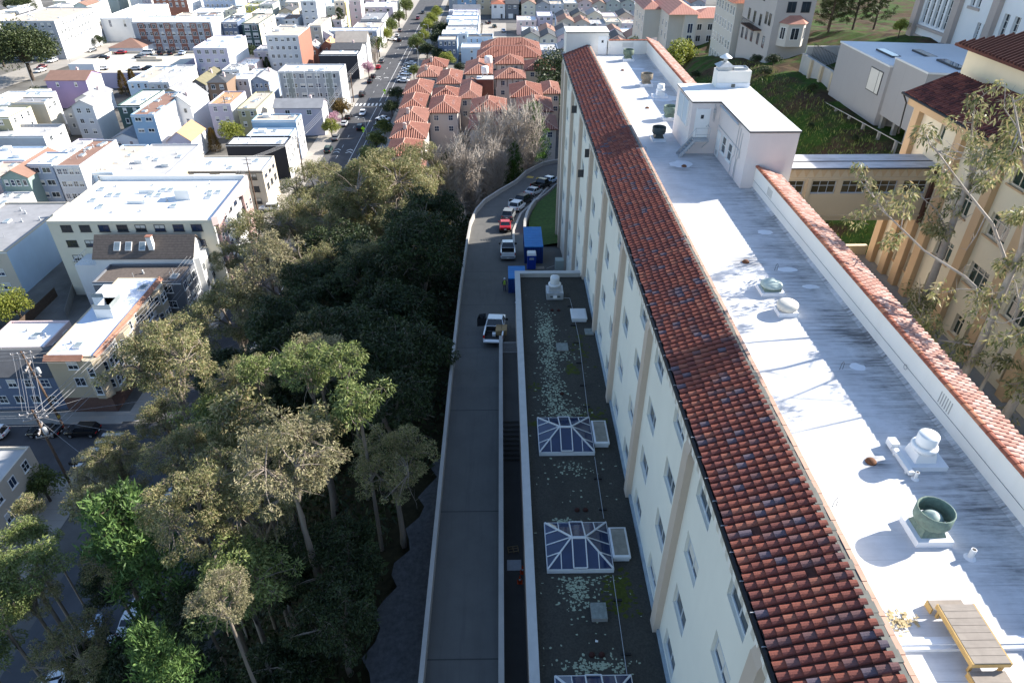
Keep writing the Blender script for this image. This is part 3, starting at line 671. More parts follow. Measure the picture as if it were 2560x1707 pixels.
for i, (c, lb) in enumerate([((12.07, 17.0), 'pair of thin bent wires sticking up by the ridge cap, nearest pair'), ((11.7, 26.2), 'pair of thin wires at the ridge edge in front of the branch shadows'), ((15.76, 25.3), 'tangled thin wires standing in the roof shade'), ((15.9, 34.9), 'twin thin wire stubs in the shade beside the green conical vent'), ((11.8, 55.3), 'two small wire stubs beside the ridge in the penthouse shade'), ((12.1, 76), 'two tiny wire stubs on the sunlit far roof')]):
    v = thing('wire_stub', lb, 'wire', (*c, FLAT)); mb = MB(); mb.tube([(-0.08,0,0),(-0.06,0.02,0.3),(-0.01,0.03,0.42)], 0.012, 5); mb.tube([(0.08,0.05,0),(0.1,0.08,0.28),(0.05,0.1,0.4)], 0.012, 5); mb.build('wires', dark_m, v)
for c, lb in [((14.44, 19.28), 'rusty roof drain dome in a worn white square near the exhaust fan'), ((14.44, 35.95), 'rusty roof drain in a brown worn patch of the white roof'), ((14.31, 51.9), 'rusty roof drain in the dark stain before the access stair'), ((14.25, 67.9), 'rusty roof drain on the sunlit far roof'), ((14.08, 83.2), 'small rusty roof drain nearest the end tower')]:
    v = thing('roof_drain', lb, 'drain', (*c, FLAT)); MB().lathe((0,0,0), [(0.22,0),(0.2,0.06),(0.13,0.13),(0.02,0.16)], 12).build('dome', mk('rust', (0.16,0.07,0.035), var=0.4, scale=6), v, True)
# timber walkway over the roof curb
plank = mk('weathered_plank', (0.30, 0.26, 0.22), rough=0.9, var=0.2, scale=2, stain=0.5, stain_scale=(1.0, 14, 1), stain_col=(0.16, 0.14, 0.12)); lumber = mk('yellow_lumber', (0.50, 0.33, 0.13), var=0.2, scale=2)
v = thing('timber_walkway', 'weathered plank bridge with yellow side boards stepping over the roof curb', 'walkway', (13.9, 11.6, FLAT))
mb = MB(); ny = 8
for i in range(ny): mb.box(-0.53, -0.95 + i*0.24, 0.52, 0.53, -0.95 + i*0.24 + 0.228, 0.56)
mb.build('deck', plank, v)
mb = MB(); mb.box(-0.58,-0.97,0.36,-0.53,0.98,0.55); mb.box(0.53,-0.97,0.36,0.58,0.98,0.55); mb.box(-0.53,-0.97,0.36,0.53,-0.93,0.515); mb.box(-0.53,0.94,0.36,0.53,0.98,0.515)
for x in (-0.5, 0.42):
    for y in (-0.9, 0.84): mb.box(x, y, 0, x+0.08, y+0.08, 0.36)
mb.build('side_board', lumber, v)
mb = MB(); mb.box(-0.6, 1.0, 0.24, 0.45, 1.3, 0.28); mb.box(-0.6, -1.35, 0.2, 0.45, -1.0, 0.24); mb.build('step', plank, v)
mb = MB(); mb.box(-0.62,1.0,0,-0.57,1.32,0.26); mb.box(0.42,1.0,0,0.47,1.32,0.26); mb.box(-0.62,-1.37,0,-0.57,-1.0,0.22); mb.box(0.42,-1.37,0,0.47,-1.0,0.22); mb.build('step_side', lumber, v)
v = thing('roof_curb', 'low white expansion joint curb crossing the roof under the plank bridge', 'curb', (14.8, 11.55, FLAT))
mb = MB(); mb.box(-3.4,-0.2,0,3.3,0.2,0.14); mb.box(-3.4,-0.08,0.14,3.3,0.08,0.2); mb.build('curb', patch_w, v)
mb = MB(); r_ = random.Random(5)
for i in range(70):
    x, y = r_.gauss(0, 0.22), r_.gauss(0, 0.16); a = r_.random()*3; mb.box(x, y, 0.01 + i*0.0012, x + 0.12*math.cos(a)+0.02, y + 0.12*math.sin(a)+0.02, 0.018 + i*0.0012)
o = mb.build('debris_heap', mk('straw', (0.42, 0.33, 0.18), var=0.3, scale=5), None, loc=(12.2, 12.3, FLAT)); tag(o, 'small heap of tan tile chips and straw by the ridge cap', 'debris')

# ================================================================ flat-roofed annex
AZ = 4.3
ann = thing('annex', 'low flat roofed annex with dark gravel roof and pale parapet below the hospital facade', 'building', (5, 28, 0))
mb = MB(); mb.box(1.25, -8, -4.5, HX - 0.001, 60.5, AZ - 0.02); bb(mb, 'annex_wall', tan, ann)
mb = MB(); mb.quad((1.6, -8, AZ), (HX - 0.004, -8, AZ), (HX - 0.004, 60.2, AZ), (1.6, 60.2, AZ)); bb(mb, 'gravel_roof', gravel, ann)
mb = MB(); mb.box(1.2, -8, AZ - 0.3, 1.6, 60.6, AZ + 0.42); mb.box(1.6, 60.2, AZ - 0.3, HX - 0.45, 60.6, AZ + 0.42); mb.box(1.14, -8, AZ + 0.42, 1.66, 60.66, AZ + 0.5, 1); mb.box(1.66, 60.14, AZ + 0.42, HX - 0.45, 60.66, AZ + 0.5, 1)
bb(mb, 'parapet', [conc_l, mk('parapet_cap', (0.50, 0.50, 0.49), var=0.12, scale=1.2)], ann)
mb = MB(); mb.box(HX - 0.14, -8, AZ, HX - 0.003, 60.1, AZ + 0.3); bb(mb, 'flashing', mk('blue_flashing', (0.34, 0.40, 0.45), var=0.25, scale=2), ann)
mb = MB(); r_ = random.Random(8)
for cx, cy, sx, sy, n in ((3.75, 50.5, 0.45, 1.8, 420), (3.75, 45.5, 0.42, 1.6, 260), (3.9, 41.0, 0.6, 1.5, 320), (4.8, 39.3, 0.9, 0.5, 120), (4.0, 23.9, 0.45, 0.7, 230), (4.6, 19.4, 0.9, 0.25, 160), (4.6, 33.5, 0.7, 0.4, 60), (5.1, 46.8, 0.6, 0.8, 70), (3.7, 28.9, 0.4, 0.2, 50), (5.8, 24.6, 0.4, 0.4, 40), (4.5, 30, 2.0, 12, 160)):
    for i in range(n):
        x, y = r_.gauss(cx, sx), r_.gauss(cy, sy)
        if 1.8 < x < 7.9 and not (2.4 < x < 6.4 and (24.8 < y < 28.7 or 34.5 < y < 38.6)): blob(mb, (x, y), r_.uniform(0.025, 0.11), r_.uniform(0.02, 0.085), AZ + 0.006 + len(mb.f)*2e-6, 6, len(mb.f), 0.35)
bb(mb, 'lichen_patches', lichen, ann)
mb = MB()
for cx, cy, sx, sy, n in ((6.45, 23.6, 0.4, 0.75, 160), (5.6, 44.8, 0.28, 0.35, 60), (2.2, 38.2, 0.3, 0.12, 30), (6.7, 39, 0.5, 0.6, 40), (6.6, 48, 0.6, 1.2, 40), (2.4, 42.5, .2, .3, 14)):
    for i in range(n): blob(mb, (r_.gauss(cx, sx), r_.gauss(cy, sy)), r_.uniform(0.05, 0.2), r_.uniform(0.04, 0.16), AZ + 0.013 + len(mb.f)*3e-6, 7, len(mb.f), 0.35)
bb(mb, 'moss_patches', moss, ann)
alu = mk('white_aluminium', (0.62, 0.64, 0.66), rough=0.4, var=0.06, scale=2)
sk_glass = glass('skylight_glass', (0.02, 0.035, 0.09), 0.03)
def skylight(y0, y1, label):
    v = thing('skylight', label, 'skylight', (4.35, (y0+y1)/2, AZ)); hx, hy, z0, z1 = 1.9, (y1-y0)/2, 0.32, 1.05
    MB().box(-hx-0.05, -hy-0.05, 0, hx+0.05, hy+0.05, z0).build('curb', alu, v)
    ra_, rb_ = (-0.42, 0, z1), (0.42, 0, z1); c = [(-hx,-hy,z0+.01),(hx,-hy,z0+.01),(hx,hy,z0+.01),(-hx,hy,z0+.01)]
    mb = MB(); mb.quad(c[0], c[1], rb_, ra_); mb.quad(c[2], c[3], ra_, rb_); mb.poly([c[1], c[2], rb_]); mb.poly([c[3], c[0], ra_]); mb.build('pane', sk_glass, v)
    mb = MB(); T = lambda a, b, r=0.045: mb.tube([Vector(a)+Vector((0,0,0.03)), Vector(b)+Vector((0,0,0.03))], r, 4)
    for p, q in ((c[0], ra_), (c[3], ra_), (c[1], rb_), (c[2], rb_)): T(p, q, 0.06)
    T(ra_, rb_)
    for s in (-1, 1):
        a = ra_ if s < 0 else rb_
        for k in (-0.45, 0.0, 0.45):
            y = k*hy*1.1; t = 1 - abs(y)/hy; T((s*hx, y, z0), (s*(hx + (0.42-hx)*t), y*0.98, z0 + (z1-z0)*t), 0.035)
        for t_ in (-1, 1): x = s*1.1; t = (hx - 1.1)/(hx-0.42); T((x, t_*hy, z0), (x, t_*hy*(1-t), z0+(z1-z0)*t), 0.035)
    for x in (-0.4, 0.4):
        for t_ in (-1, 1): T((x, t_*hy*1.0, z0+0.06), (x, 0, z1+0.06), 0.05)
    T((-0.4, -hy, z0+.06), (0.4, -hy, z0+.06)); T((-0.4, hy, z0+.06), (0.4, hy, z0+.06)); T((-0.4, -0.1, z1+.02), (0.4, -0.1, z1+.02), 0.06)
    mb.build('glazing_bar', alu, v)
    MB().quad((-0.37,-hy*0.97,z0+0.1),(0.37,-hy*0.97,z0+0.1),(0.37,-0.1,z1+0.04),(-0.37,-0.1,z1+0.04)).build('vent_sash', sk_glass, v)
    return v
skylight(34.8, 38.4, 'hipped glass skylight in white bars, farther of the two whole ones on the annex')
skylight(25.1, 28.5, 'hipped glass skylight in white bars beside the mossy patch of the annex roof')
skylight(15.2, 18.7, 'glass skylight cut off by the bottom edge of the view')
def hatch(c, sx, sy, h, label, mat=None, top=None):
    v = thing('roof_hatch', label, 'hatch', (*c, AZ)); MB().box(-sx/2,-sy/2,0,sx/2,sy/2,h*0.55).build('curb', alu, v)
    mb = MB(); k = 0.06; mb.add([(-sx/2-k,-sy/2-k,h*0.55),(sx/2+k,-sy/2-k,h*0.55),(sx/2+k,sy/2+k,h*0.55),(-sx/2-k,sy/2+k,h*0.55),(-sx/2-k,-sy/2-k,h*0.9),(sx/2+k,-sy/2-k,h*0.9),(sx/2+k,sy/2+k,h*0.9),(-sx/2-k,sy/2+k,h*0.9),(-sx/2+k,-sy/2+k,h),(sx/2-k,-sy/2+k,h),(sx/2-k,sy/2-k,h),(-sx/2+k,sy/2-k,h)], [(0,1,5,4),(1,2,6,5),(2,3,7,6),(3,0,4,7),(4,5,9,8),(5,6,10,9),(6,7,11,10),(7,4,8,11),(3,2,1,0)], 0); mb.add([(-sx/2+k,-sy/2+k,h),(sx/2-k,-sy/2+k,h),(sx/2-k,sy/2-k,h),(-sx/2+k,sy/2-k,h)], [(0,1,2,3)], 1); mb.build('lid', [alu, top or alu], v)
dirty = mk('dirty_lid', (0.24, 0.23, 0.20), var=0.35, scale=2)
hatch((6.88, 36.7), 0.95, 2.3, 0.5, 'pale roof hatch with dirty lid beside the farther skylight', top=dirty); hatch((6.85, 26.9), 0.95, 2.1, 0.5, 'pale roof hatch with dirty lid beside the nearer skylight', top=dirty)
hatch((6.85, 52.7), 1.3, 1.6, 0.45, 'clean white square roof hatch near the rooftop exhaust unit')
for c, sx, sy, h, lb in (((5.0, 47.9), 1.0, 1.1, 0.1, 'flat grey slab lying on the annex gravel among lichen'), ((5.1, 22.4), 0.85, 1.0, 0.3, 'square block crusted with pale lichen beside the moss patch'), ((7.55, 50.2), 0.75, 0.9, 0.12, 'small grey slab at the foot of a pilaster')):
    o = MB().box(-sx/2,-sy/2,0,sx/2,sy/2,h,0,top=1).build('roof_slab', [conc_m, mk('slab_top', (0.22, 0.25, 0.24), var=0.4, scale=5)], None, loc=(*c, AZ)); tag(o, lb, 'slab')
v = thing('rooftop_exhaust', 'grey stepped rooftop exhaust unit with round stack on the annex', 'fan', (4.9, 56.6, AZ))
MB().box(-0.8,-0.8,0,0.8,0.8,0.7).build('plenum', galv, v); mb = MB()
for x in (-0.45, 0.1): mb.box(x, -0.83, 0.3, x+0.4, -0.8, 0.42)
mb.build('louvre', dark_m, v); MB().box(-0.55,-0.4,0.7,0.55,0.6,1.1).build('upper_box', galv, v)
MB().lathe((0,0.15,0), [(0.6,1.1),(0.62,1.25),(0.5,1.3)], 20).build('collar', alu, v, True); MB().lathe((0,0.15,0), [(0.4,1.28),(0.44,1.34),(0.44,1.95),(0.41,2.0)], 20).build('stack', alu, v, True)
MB().box(-0.18,-1.0,0.25,0.18,-0.82,0.45).build('junction_box', white_p, v)
v = thing('conduit_run', 'thin grey conduit on black blocks running down the annex roof', 'conduit', (6.2, 37, AZ))
mb = MB(); mb.tube([(-0.9, 19.0, 0.12), (0.12, 18.9, 0.12), (0.2, 17.4, 0.12), (0.35, 12, 0.12), (0.06, 1.3, 0.12)], 0.018, 5); mb.tube([(0.05, -2.5, 0.12), (0.0, -8, 0.12)], 0.018, 5); mb.tube([(0.0, -12.2, 0.12), (-0.1, -19, 0.12), (-0.1, -30, 0.12)], 0.018, 5); mb.build('conduit', galv, v)
mb = MB()
for y in (17.6, 14.3, 11.5, 8.6, 5.6, 3.0, -4.5, -7.2, -13.8, -17, -20, -23): mb.box(-0.2, y-0.06, 0, 0.3, y+0.06, 0.1)
mb.build('block', black, v)
rust = mk('rust', (0.16, 0.07, 0.035))
for i, (x, y, lb) in enumerate([(4.59, 29.8, 'left of the pair of dark red drain domes above the nearer skylight'), (5.13, 29.8, 'right of the pair of dark red drain domes above the nearer skylight'), (4.46, 20.0, 'left of the pair of dark red drain domes at the bottom of the annex roof'), (4.97, 20.0, 'right of the pair of dark red drain domes at the bottom of the annex roof'), (4.5, 53.9, 'left of the pair of dark drain domes in front of the exhaust unit'), (5.1, 53.85, 'right of the pair of dark drain domes in front of the exhaust unit'), (4.5, 41.6, 'single dark red drain dome beside the lichen strip')]):
    o = MB().lathe((0,0,0), [(0.17,0),(0.16,0.07),(0.1,0.15),(0.02,0.18)], 12).build('drain_dome', mk('dark_rust', (0.05,0.018,0.015), var=0.3, scale=6), None, True, (x, y, AZ)); tag(o, lb, 'drain', 'drain domes on the annex roof')
o = MB().add([(-0.08,-0.05,0.02),(0.07,-0.07,0.05),(0.1,0.05,0.02),(-0.05,0.08,0.06),(0,0,0.12)], [(0,1,4),(1,2,4),(2,3,4),(3,0,4)]).build('paper_scrap', white_p, None, loc=(4.79,20.76,AZ)); tag(o, 'small white paper scrap on the gravel roof', 'litter')
# things in the sunken walkway
v = thing('pallet', 'small wooden pallet leaning in the sunken walkway', 'pallet', (0.55, 32.2, -2.6), 0.15); wood = mk('pallet_wood', (0.38, 0.29, 0.18), var=0.25, scale=4)
mb = MB()
for y in (-0.25, 0, 0.2): mb.box(-0.4, y, 0.12, 0.4, y+0.07, 0.15)
for x in (-0.4, -0.03, 0.33): mb.box(x, -0.25, 0, x+0.07, 0.27, 0.12)
mb.build('slats', wood, v)
o = MB().box(-0.5,-0.45,0,0.5,0.45,0.03).build('steel_plate', galv, None, loc=(0.6, 30.9, -2.6)); tag(o, 'square pale steel plate on the walkway floor', 'plate')
orange = mk('cone_orange', (0.75, 0.10, 0.02), rough=0.5, var=0.1)
for i, (x, y, lb) in enumerate([(0.97, 29.5, 'orange traffic cone standing upright in the walkway'), (1.18, 30.3, 'orange traffic cone against the annex wall, the farther of two')]):
    v = thing('traffic_cone', lb, 'cone', (x, y, -2.6), 0, 'traffic cones in the walkway'); MB().box(-0.18,-0.18,0,0.18,0.18,0.04).build('cone_base', orange, v); MB().lathe((0,0,0), [(0.14,0.04),(0.03,0.72)], 12).build('cone_body', orange, v, True); MB().lathe((0,0,0), [(0.108,0.32),(0.085,0.46)], 12, cap=False).build('reflective_band', white_p, v, True)
# ================================================================ city: pavements, cross streets and markings
sheet('pavement', rect(-55.5, 76, -50.3, 520), ZC + 0.004, pave); sheet('pavement', rect(-35.5, 120, -32.5, 520), ZC + 0.004, pave)
sheet('cross_street', rect(-260, 65, -50.2, 75.5), ZC - 0.004, asphalt); sheet('pavement', rect(-260, 75.5, -55.5, 78.3), ZC + 0.001, pave)
pts = [(-260, 62.6), (-260, 65), (-57.5, 65), (-55.6, 66.2), (-54.6, 65.4), (-54.2, 63), (-54.2, 30), (-58.2, 30), (-58.2, 62.6)]
sheet('pavement', pts, ZC + 0.006, pave)
sheet('cross_street', rect(-500, 318, -50.2, 304), ZC - 0.006, asphalt)
sheet('cross_street', rect(-50.2, 403, 250, 390), ZC - 0.005, asphalt); sheet('cross_street', rect(-9.5, 318, 2.5, 392), ZC - 0.007, pave)
sheet('cross_street', [(-205, 230), (-188, 230), (-160, 420), (-172, 420)], ZC - 0.003, pave)
def marks(name, quads, z, mat=paint):
    for q in quads: tag(MB().poly([(p[0], p[1], z) for p in q]).build(name, mat), kind='structure')
zM = ZC + 0.012
marks('lane_line', [rect(-42.45, 76, -42.3, 236), rect(-40.4, 76, -40.28, 236), rect(-42.5, 243, -42.35, 388), rect(-40.5, 243, -40.36, 388)], zM)
marks('lane_dash', [rect(-46.4, y, -46.28, y + 2.4) for y in range(150, 236, 9)] + [rect(-46.4, y, -46.28, y + 2.4) for y in range(245, 380, 9)], zM)
marks('crosswalk_stripe', [rect(-50 + 1.35 * i, 237.4, -49.35 + 1.35 * i, 240.6) for i in range(8)], zM)
marks('crosswalk_stripe', [rect(-58.2 + 0.25 * i, 66.9 + 1.5 * i, -55.2 + 0.25 * i, 67.55 + 1.5 * i) for i in range(5)], zM)
def chevron(x, y): return [[(x-0.9, y), (x, y+1.0), (x, y+1.5), (x-0.9, y+0.5)], [(x, y+1.0), (x+0.9, y), (x+0.9, y+0.5), (x, y+1.5)]]
marks('road_chevron', chevron(-47.2, 190.6) + chevron(-47.2, 192.6) + chevron(-43.6, 190.2) + chevron(-43.6, 192.2) + chevron(-47.8, 274) + chevron(-47.8, 276.5) + chevron(-44.6, 275), zM)
marks('edge_line', [rect(-51.6, 78, -51.5, 150)], ZC + 0.012)


# ================================================================ houses of the city flat
WALLS = {}
def wall(c, name='house_paint'):
    k = tuple(round(v, 3) for v in c)
    if k not in WALLS: WALLS[k] = mk('%s_%d' % (name, len(WALLS)), c, var=0.07, scale=0.3, stain=0.2, stain_scale=(0.4, 0.4, 0.1), stain_col=tuple(v * 0.7 for v in c))
    return WALLS[k]
PC = dict(white=(.74,.74,.73), cream=(.70,.65,.52), beige=(.56,.50,.41), tan=(.50,.42,.30), olive=(.36,.34,.22), grey=(.40,.41,.43), lgrey=(.55,.56,.58), dgrey=(.16,.17,.19), slate=(.13,.17,.25),
          blue=(.25,.38,.52), lblue=(.46,.58,.70), bgrey=(.32,.38,.48), lav=(.52,.48,.56), purple=(.34,.26,.44), green=(.25,.33,.30), dgreen=(.05,.09,.085), pink=(.66,.52,.50), brick=(.30,.14,.10), yellow=(.62,.58,.30), lime=(.50,.50,.10), brown=(.25,.17,.12), dark=(.035,.037,.045), sage=(.42,.46,.42))
roofs = dict(
    white=mk('white_roof', (.76,.77,.78), rough=.6, var=.08, scale=.4, stain=.3, stain_scale=(.25,.25,1), stain_col=(.5,.5,.5)),
    wblue=mk('coated_roof', (.62,.68,.78), rough=.6, var=.08, scale=.4),
    grey=mk('grey_roof', (.30,.30,.31), var=.2, scale=.5, stain=.4, stain_scale=(.4,.4,1), stain_col=(.2,.2,.2)),
    lgrey=mk('pale_grey_roof', (.46,.45,.44), var=.15, scale=.4, stain=.4, stain_scale=(.4,.4,1), stain_col=(.3,.3,.3)),
    dgrey=mk('dark_shingle', (.085,.088,.095), var=.25, scale=.8),
    brown=mk('brown_roof', (.27,.16,.12), var=.15, scale=.5),
    shingle=mk('brown_shingle', (.14,.115,.10), var=.35, scale=2.5, joints=(1, .32, .05, (.07,.06,.05))),
    tan=mk('tan_roof', (.52,.45,.37), var=.15, scale=.5),
    orange=mk('orange_roof', (.52,.30,.16), var=.15, scale=1),
    red=mk('red_roof', (.40,.15,.09), var=.2, scale=1, joints=(0, .5, .12, (.25,.09,.06))),
    moss=mk('mossy_shingle', (.20,.18,.11), var=.25, scale=.8))
CLUT = {}
def clutter(kind):
    if kind not in CLUT:
        mb = MB()
        if kind == 'vent': mb.box(-.16,-.16,0,.16,.16,.3); mb.lathe((0,0,0), [(.09,.3),(.09,.6),(.16,.6),(.03,.75)], 8); CLUT[kind] = mb.mesh('roof_vent', [galv])
        elif kind == 'pipe': mb.tube([(0,0,0),(0,0,.9)], .06, 6); CLUT[kind] = mb.mesh('roof_pipe', [galv])
        elif kind == 'skylight': mb.box(-.55,-.75,0,.55,.75,.28); mb.quad((-.48,-.68,.3),(.48,-.68,.3),(.48,.68,.3),(-.48,.68,.3),1); CLUT[kind] = mb.mesh('skylight', [fr_white, glass('pale_skylight', (.25,.30,.32), .12)])
        elif kind == 'box': mb.box(-.9,-.7,0,.9,.7,.8); mb.box(-.95,-.75,.8,.95,.75,.86); CLUT[kind] = mb.mesh('roof_box', [fr_white])
        elif kind == 'chimney': mb.box(-.3,-.3,-.6,.3,.3,1.1); mb.box(-.36,-.36,1.1,.36,.36,1.25); mb.lathe((0,0,0), [(.13,1.25),(.11,1.55)], 8); CLUT[kind] = mb.mesh('chimney', [wall(PC['pink'])])
        elif kind == 'solar':
            mb.box(-1.6,-1.0,.05,1.6,1.0,.12); CLUT[kind] = mb.mesh('solar_panel', [mk('solar_cells', (.03,.05,.12), rough=.15, var=.1, scale=3, spec=.6, joints=(0, .8, .05, (.3,.33,.4)))])
    return CLUT[kind]
win_fr = [fr_white, fr_white, fr_dark]
def house(name, label, cat, x0, y0, x1, y1, h, wc, rc, rt='flat', rh=2.2, front=(3, 2), side=(0, 0), ww=1.5, wh=1.4, side_col=None, group='houses and flats on the city blocks', clut=3, seed=0, zb=None, parapet=0.35, frame=None, first=None, bay=None, ny=2, garage=False, left=False, door=False):
    rnd = random.Random(seed + int(x0 * 7 + y0)); zb = CITY if zb is None else zb
    xc, yc = (x0 + x1) / 2, (y0 + y1) / 2; X, Y = (x1 - x0) / 2, (y1 - y0) / 2
    t = thing(name, label, cat, (xc, yc, zb), 0, group)
    wm = wall(PC[wc]) if isinstance(wc, str) else wc; wr = wall(PC[side_col]) if side_col else wm; rm = roofs[rc] if isinstance(rc, str) else rc
    b = MB(); b.box(-X, -Y, -1.0, X, Y, h - (0.01 if rt == 'flat' else 0), 0, skip='tb' if rt != 'flat' else 'b')
    if side_col: b.m = [1 if i in (3 if rt == 'flat' else 1, 2) and False else 0 for i in range(len(b.m))]
    if rt == 'flat':
        b = MB(); b.box(-X, -Y, -1.0, X, Y, h - parapet, 0, skip='tb')
        pt = 0.2; b.box(-X, -Y, h - parapet, X, -Y + pt, h, 0, skip='b'); b.box(-X, Y - pt, h - parapet, X, Y, h, 0, skip='b'); b.box(-X, -Y + pt, h - parapet, -X + pt, Y - pt, h, 0, skip='bfk'); b.box(X - pt, -Y + pt, h - parapet, X, Y - pt, h, 0, skip='bfk')
    if rt == 'gx': b.poly([(X, -Y, h), (X, Y, h), (X, 0, h + rh)]); b.poly([(-X, Y, h), (-X, -Y, h), (-X, 0, h + rh)])
    if rt == 'gy': b.poly([(-X, -Y, h), (X, -Y, h), (0, -Y, h + rh)]); b.poly([(X, Y, h), (-X, Y, h), (0, Y, h + rh)])
    b.build('wall', [wm, wr], t)
    if side_col:  # white sides put the sunlight into the wall colour; brick and timber are real
        MB().quad((X+.004, -Y, -1), (X+.004, Y, -1), (X+.004, Y, h - .3), (X+.004, -Y, h - .3)).build('side_wall', wr, t)
    b = MB(); o = 0.3; th = 0.14
    def slab(pts): 
        n = len(pts); b.add(list(pts) + [(p[0], p[1], p[2] - th) for p in pts], [tuple(range(n)), tuple(reversed(range(n, 2*n)))] + [(i, n + i, n + (i+1) % n, (i+1) % n) for i in range(n)])
    k = rh * o / max(Y if rt == 'gx' else X, .1)
    if rt == 'flat': b.quad((-X+.2, -Y+.2, h-parapet+.02), (X-.2, -Y+.2, h-parapet+.02), (X-.2, Y-.2, h-parapet+.02), (-X+.2, Y-.2, h-parapet+.02))
    elif rt == 'gx':
        slab([(-X-o, -Y-o, h-k+th), (X+o, -Y-o, h-k+th), (X+o, 0, h+rh+th), (-X-o, 0, h+rh+th)]); slab([(X+o, Y+o, h-k+th), (-X-o, Y+o, h-k+th), (-X-o, 0, h+rh+th), (X+o, 0, h+rh+th)])
    elif rt == 'gy':
        slab([(-X-o, -Y-o, h-k+th), (0, -Y-o, h+rh+th), (0, Y+o, h+rh+th), (-X-o, Y+o, h-k+th)][::-1]); slab([(0, -Y-o, h+rh+th), (X+o, -Y-o, h-k+th), (X+o, Y+o, h-k+th), (0, Y+o, h+rh+th)][::-1])
    elif rt == 'hip':
        a, c = X + o, Y + o; d = min(a, c); rx = max(a - d, 0.05); ry = max(c - d, 0.05) if a <= c else 0.0
        if a <= c: rx = 0.0
        P = [(-a,-c,h),(a,-c,h),(a,c,h),(-a,c,h)]; q = [(-rx,-ry,h+rh),(rx,-ry,h+rh),(rx,ry,h+rh),(-rx,ry,h+rh)]
        if rx == 0: b.poly([P[0],P[1],q[0]]); b.poly([P[1],P[2],q[2],q[1]]); b.poly([P[2],P[3],q[2]]); b.poly([P[3],P[0],q[0],q[3]])
        else: b.poly([P[0],P[1],q[1],q[0]]); b.poly([P[1],P[2],q[1]]); b.poly([P[2],P[3],q[0],q[1]]); b.poly([P[3],P[0],q[0]])
        b.poly([P[3],P[2],P[1],P[0]])
    ro = b.build('roof', rm, t)
    if rt == 'flat' and clut:
        zr = h - parapet + .02; n = int(clut * 1.7)
        for i in range(n):
            kd = rnd.choice(['vent', 'pipe', 'skylight', 'vent', 'skylight', 'pipe'] + (['box'] if X > 4 else []))
            inst(dict(vent='roof_vent', pipe='roof_pipe', skylight='skylight', box='roof_box')[kd], clutter(kd), ro, (rnd.uniform(-X+1.2, X-1.2), rnd.uniform(-Y+1.2, Y-1.2), zr))
    elif clut:
        kd = 'chimney' if rnd.random() < .5 else 'pipe'
        x, y = (rnd.uniform(-X*.6, X*.6), Y*.35) if rt == 'gx' else (X*.4, rnd.uniform(-Y*.6, Y*.6))
        inst('chimney' if kd == 'chimney' else 'roof_pipe', clutter(kd), ro, (x, y, h + rh * .6))
    fm = frame or win_fr[rnd.randrange(2)]
    top = h - 0.75 - wh if rt == 'flat' else h - 0.6 - wh
    def put(face, rows, cols, L, w):
        for r in range(rows):
            z = top - r * 2.95
            if z < 0.6: break
            for c in range(cols):
                u = -L + 2 * L * (c + 0.5) / cols + rnd.uniform(-.08, .08)
                bl = blind if rnd.random() < .45 else None
                gm = g_dark if rnd.random() < .75 else g_blue
                me = win_mesh(w, wh, fm, gm, nx=2 if w > 1 else 1, ny=ny if rnd.random() < .6 else 1, proud=.07, fw=.09, sill=.06, blind=bl, blf=.55)
                p = {'f': (u, -Y, z), 'r': (X + (.004 if side_col else 0), u, z), 'l': (-X, u, z)}[face]
                inst('window', me, t, p, FACE[face])
    put('f', front[0], front[1], X * .9, ww); put('r', side[0], side[1], Y * .9, ww * .9)
    if left: put('l', left[0], left[1], Y * .9, ww)
    b = MB()
    if rt == 'flat': b.box(-X-.1, -Y-.1, h-.5, X+.1, -Y, h-.32) ; b.build('cornice', wm if wc in ('white', 'cream') else fm, t)
    if bay:   # projecting bays on the street side
        for yb in bay:
            m = MB(); m.prism([(X, yb-1.4), (X+.8, yb-.8), (X+.8, yb+.8), (X, yb+1.4)], 2.8, h - .5); m.build('bay', wr, t)
            for r in range(3):
                z = top - r*2.95
                if z < 3: break
                inst('window', win_mesh(1.2, wh, fm, g_dark, nx=1, ny=2, proud=.05, fw=.08), t, (X+.81, yb, z), FACE['r'])
    if garage:
        m = MB(); m.box(-X*.6, -Y-.03, 0.05, X*.1, -Y+.02, 2.3)
        for i in range(1, 4): m.box(-X*.6, -Y-.045, .05 + i*.56, X*.1, -Y-.03, .09 + i*.56)
        m.build('garage_door', fr_white, t)
        MB().box(X*.35, -Y-.03, .05, X*.35+1.0, -Y+.02, 2.2).build('door', fr_dark, t)
    return t

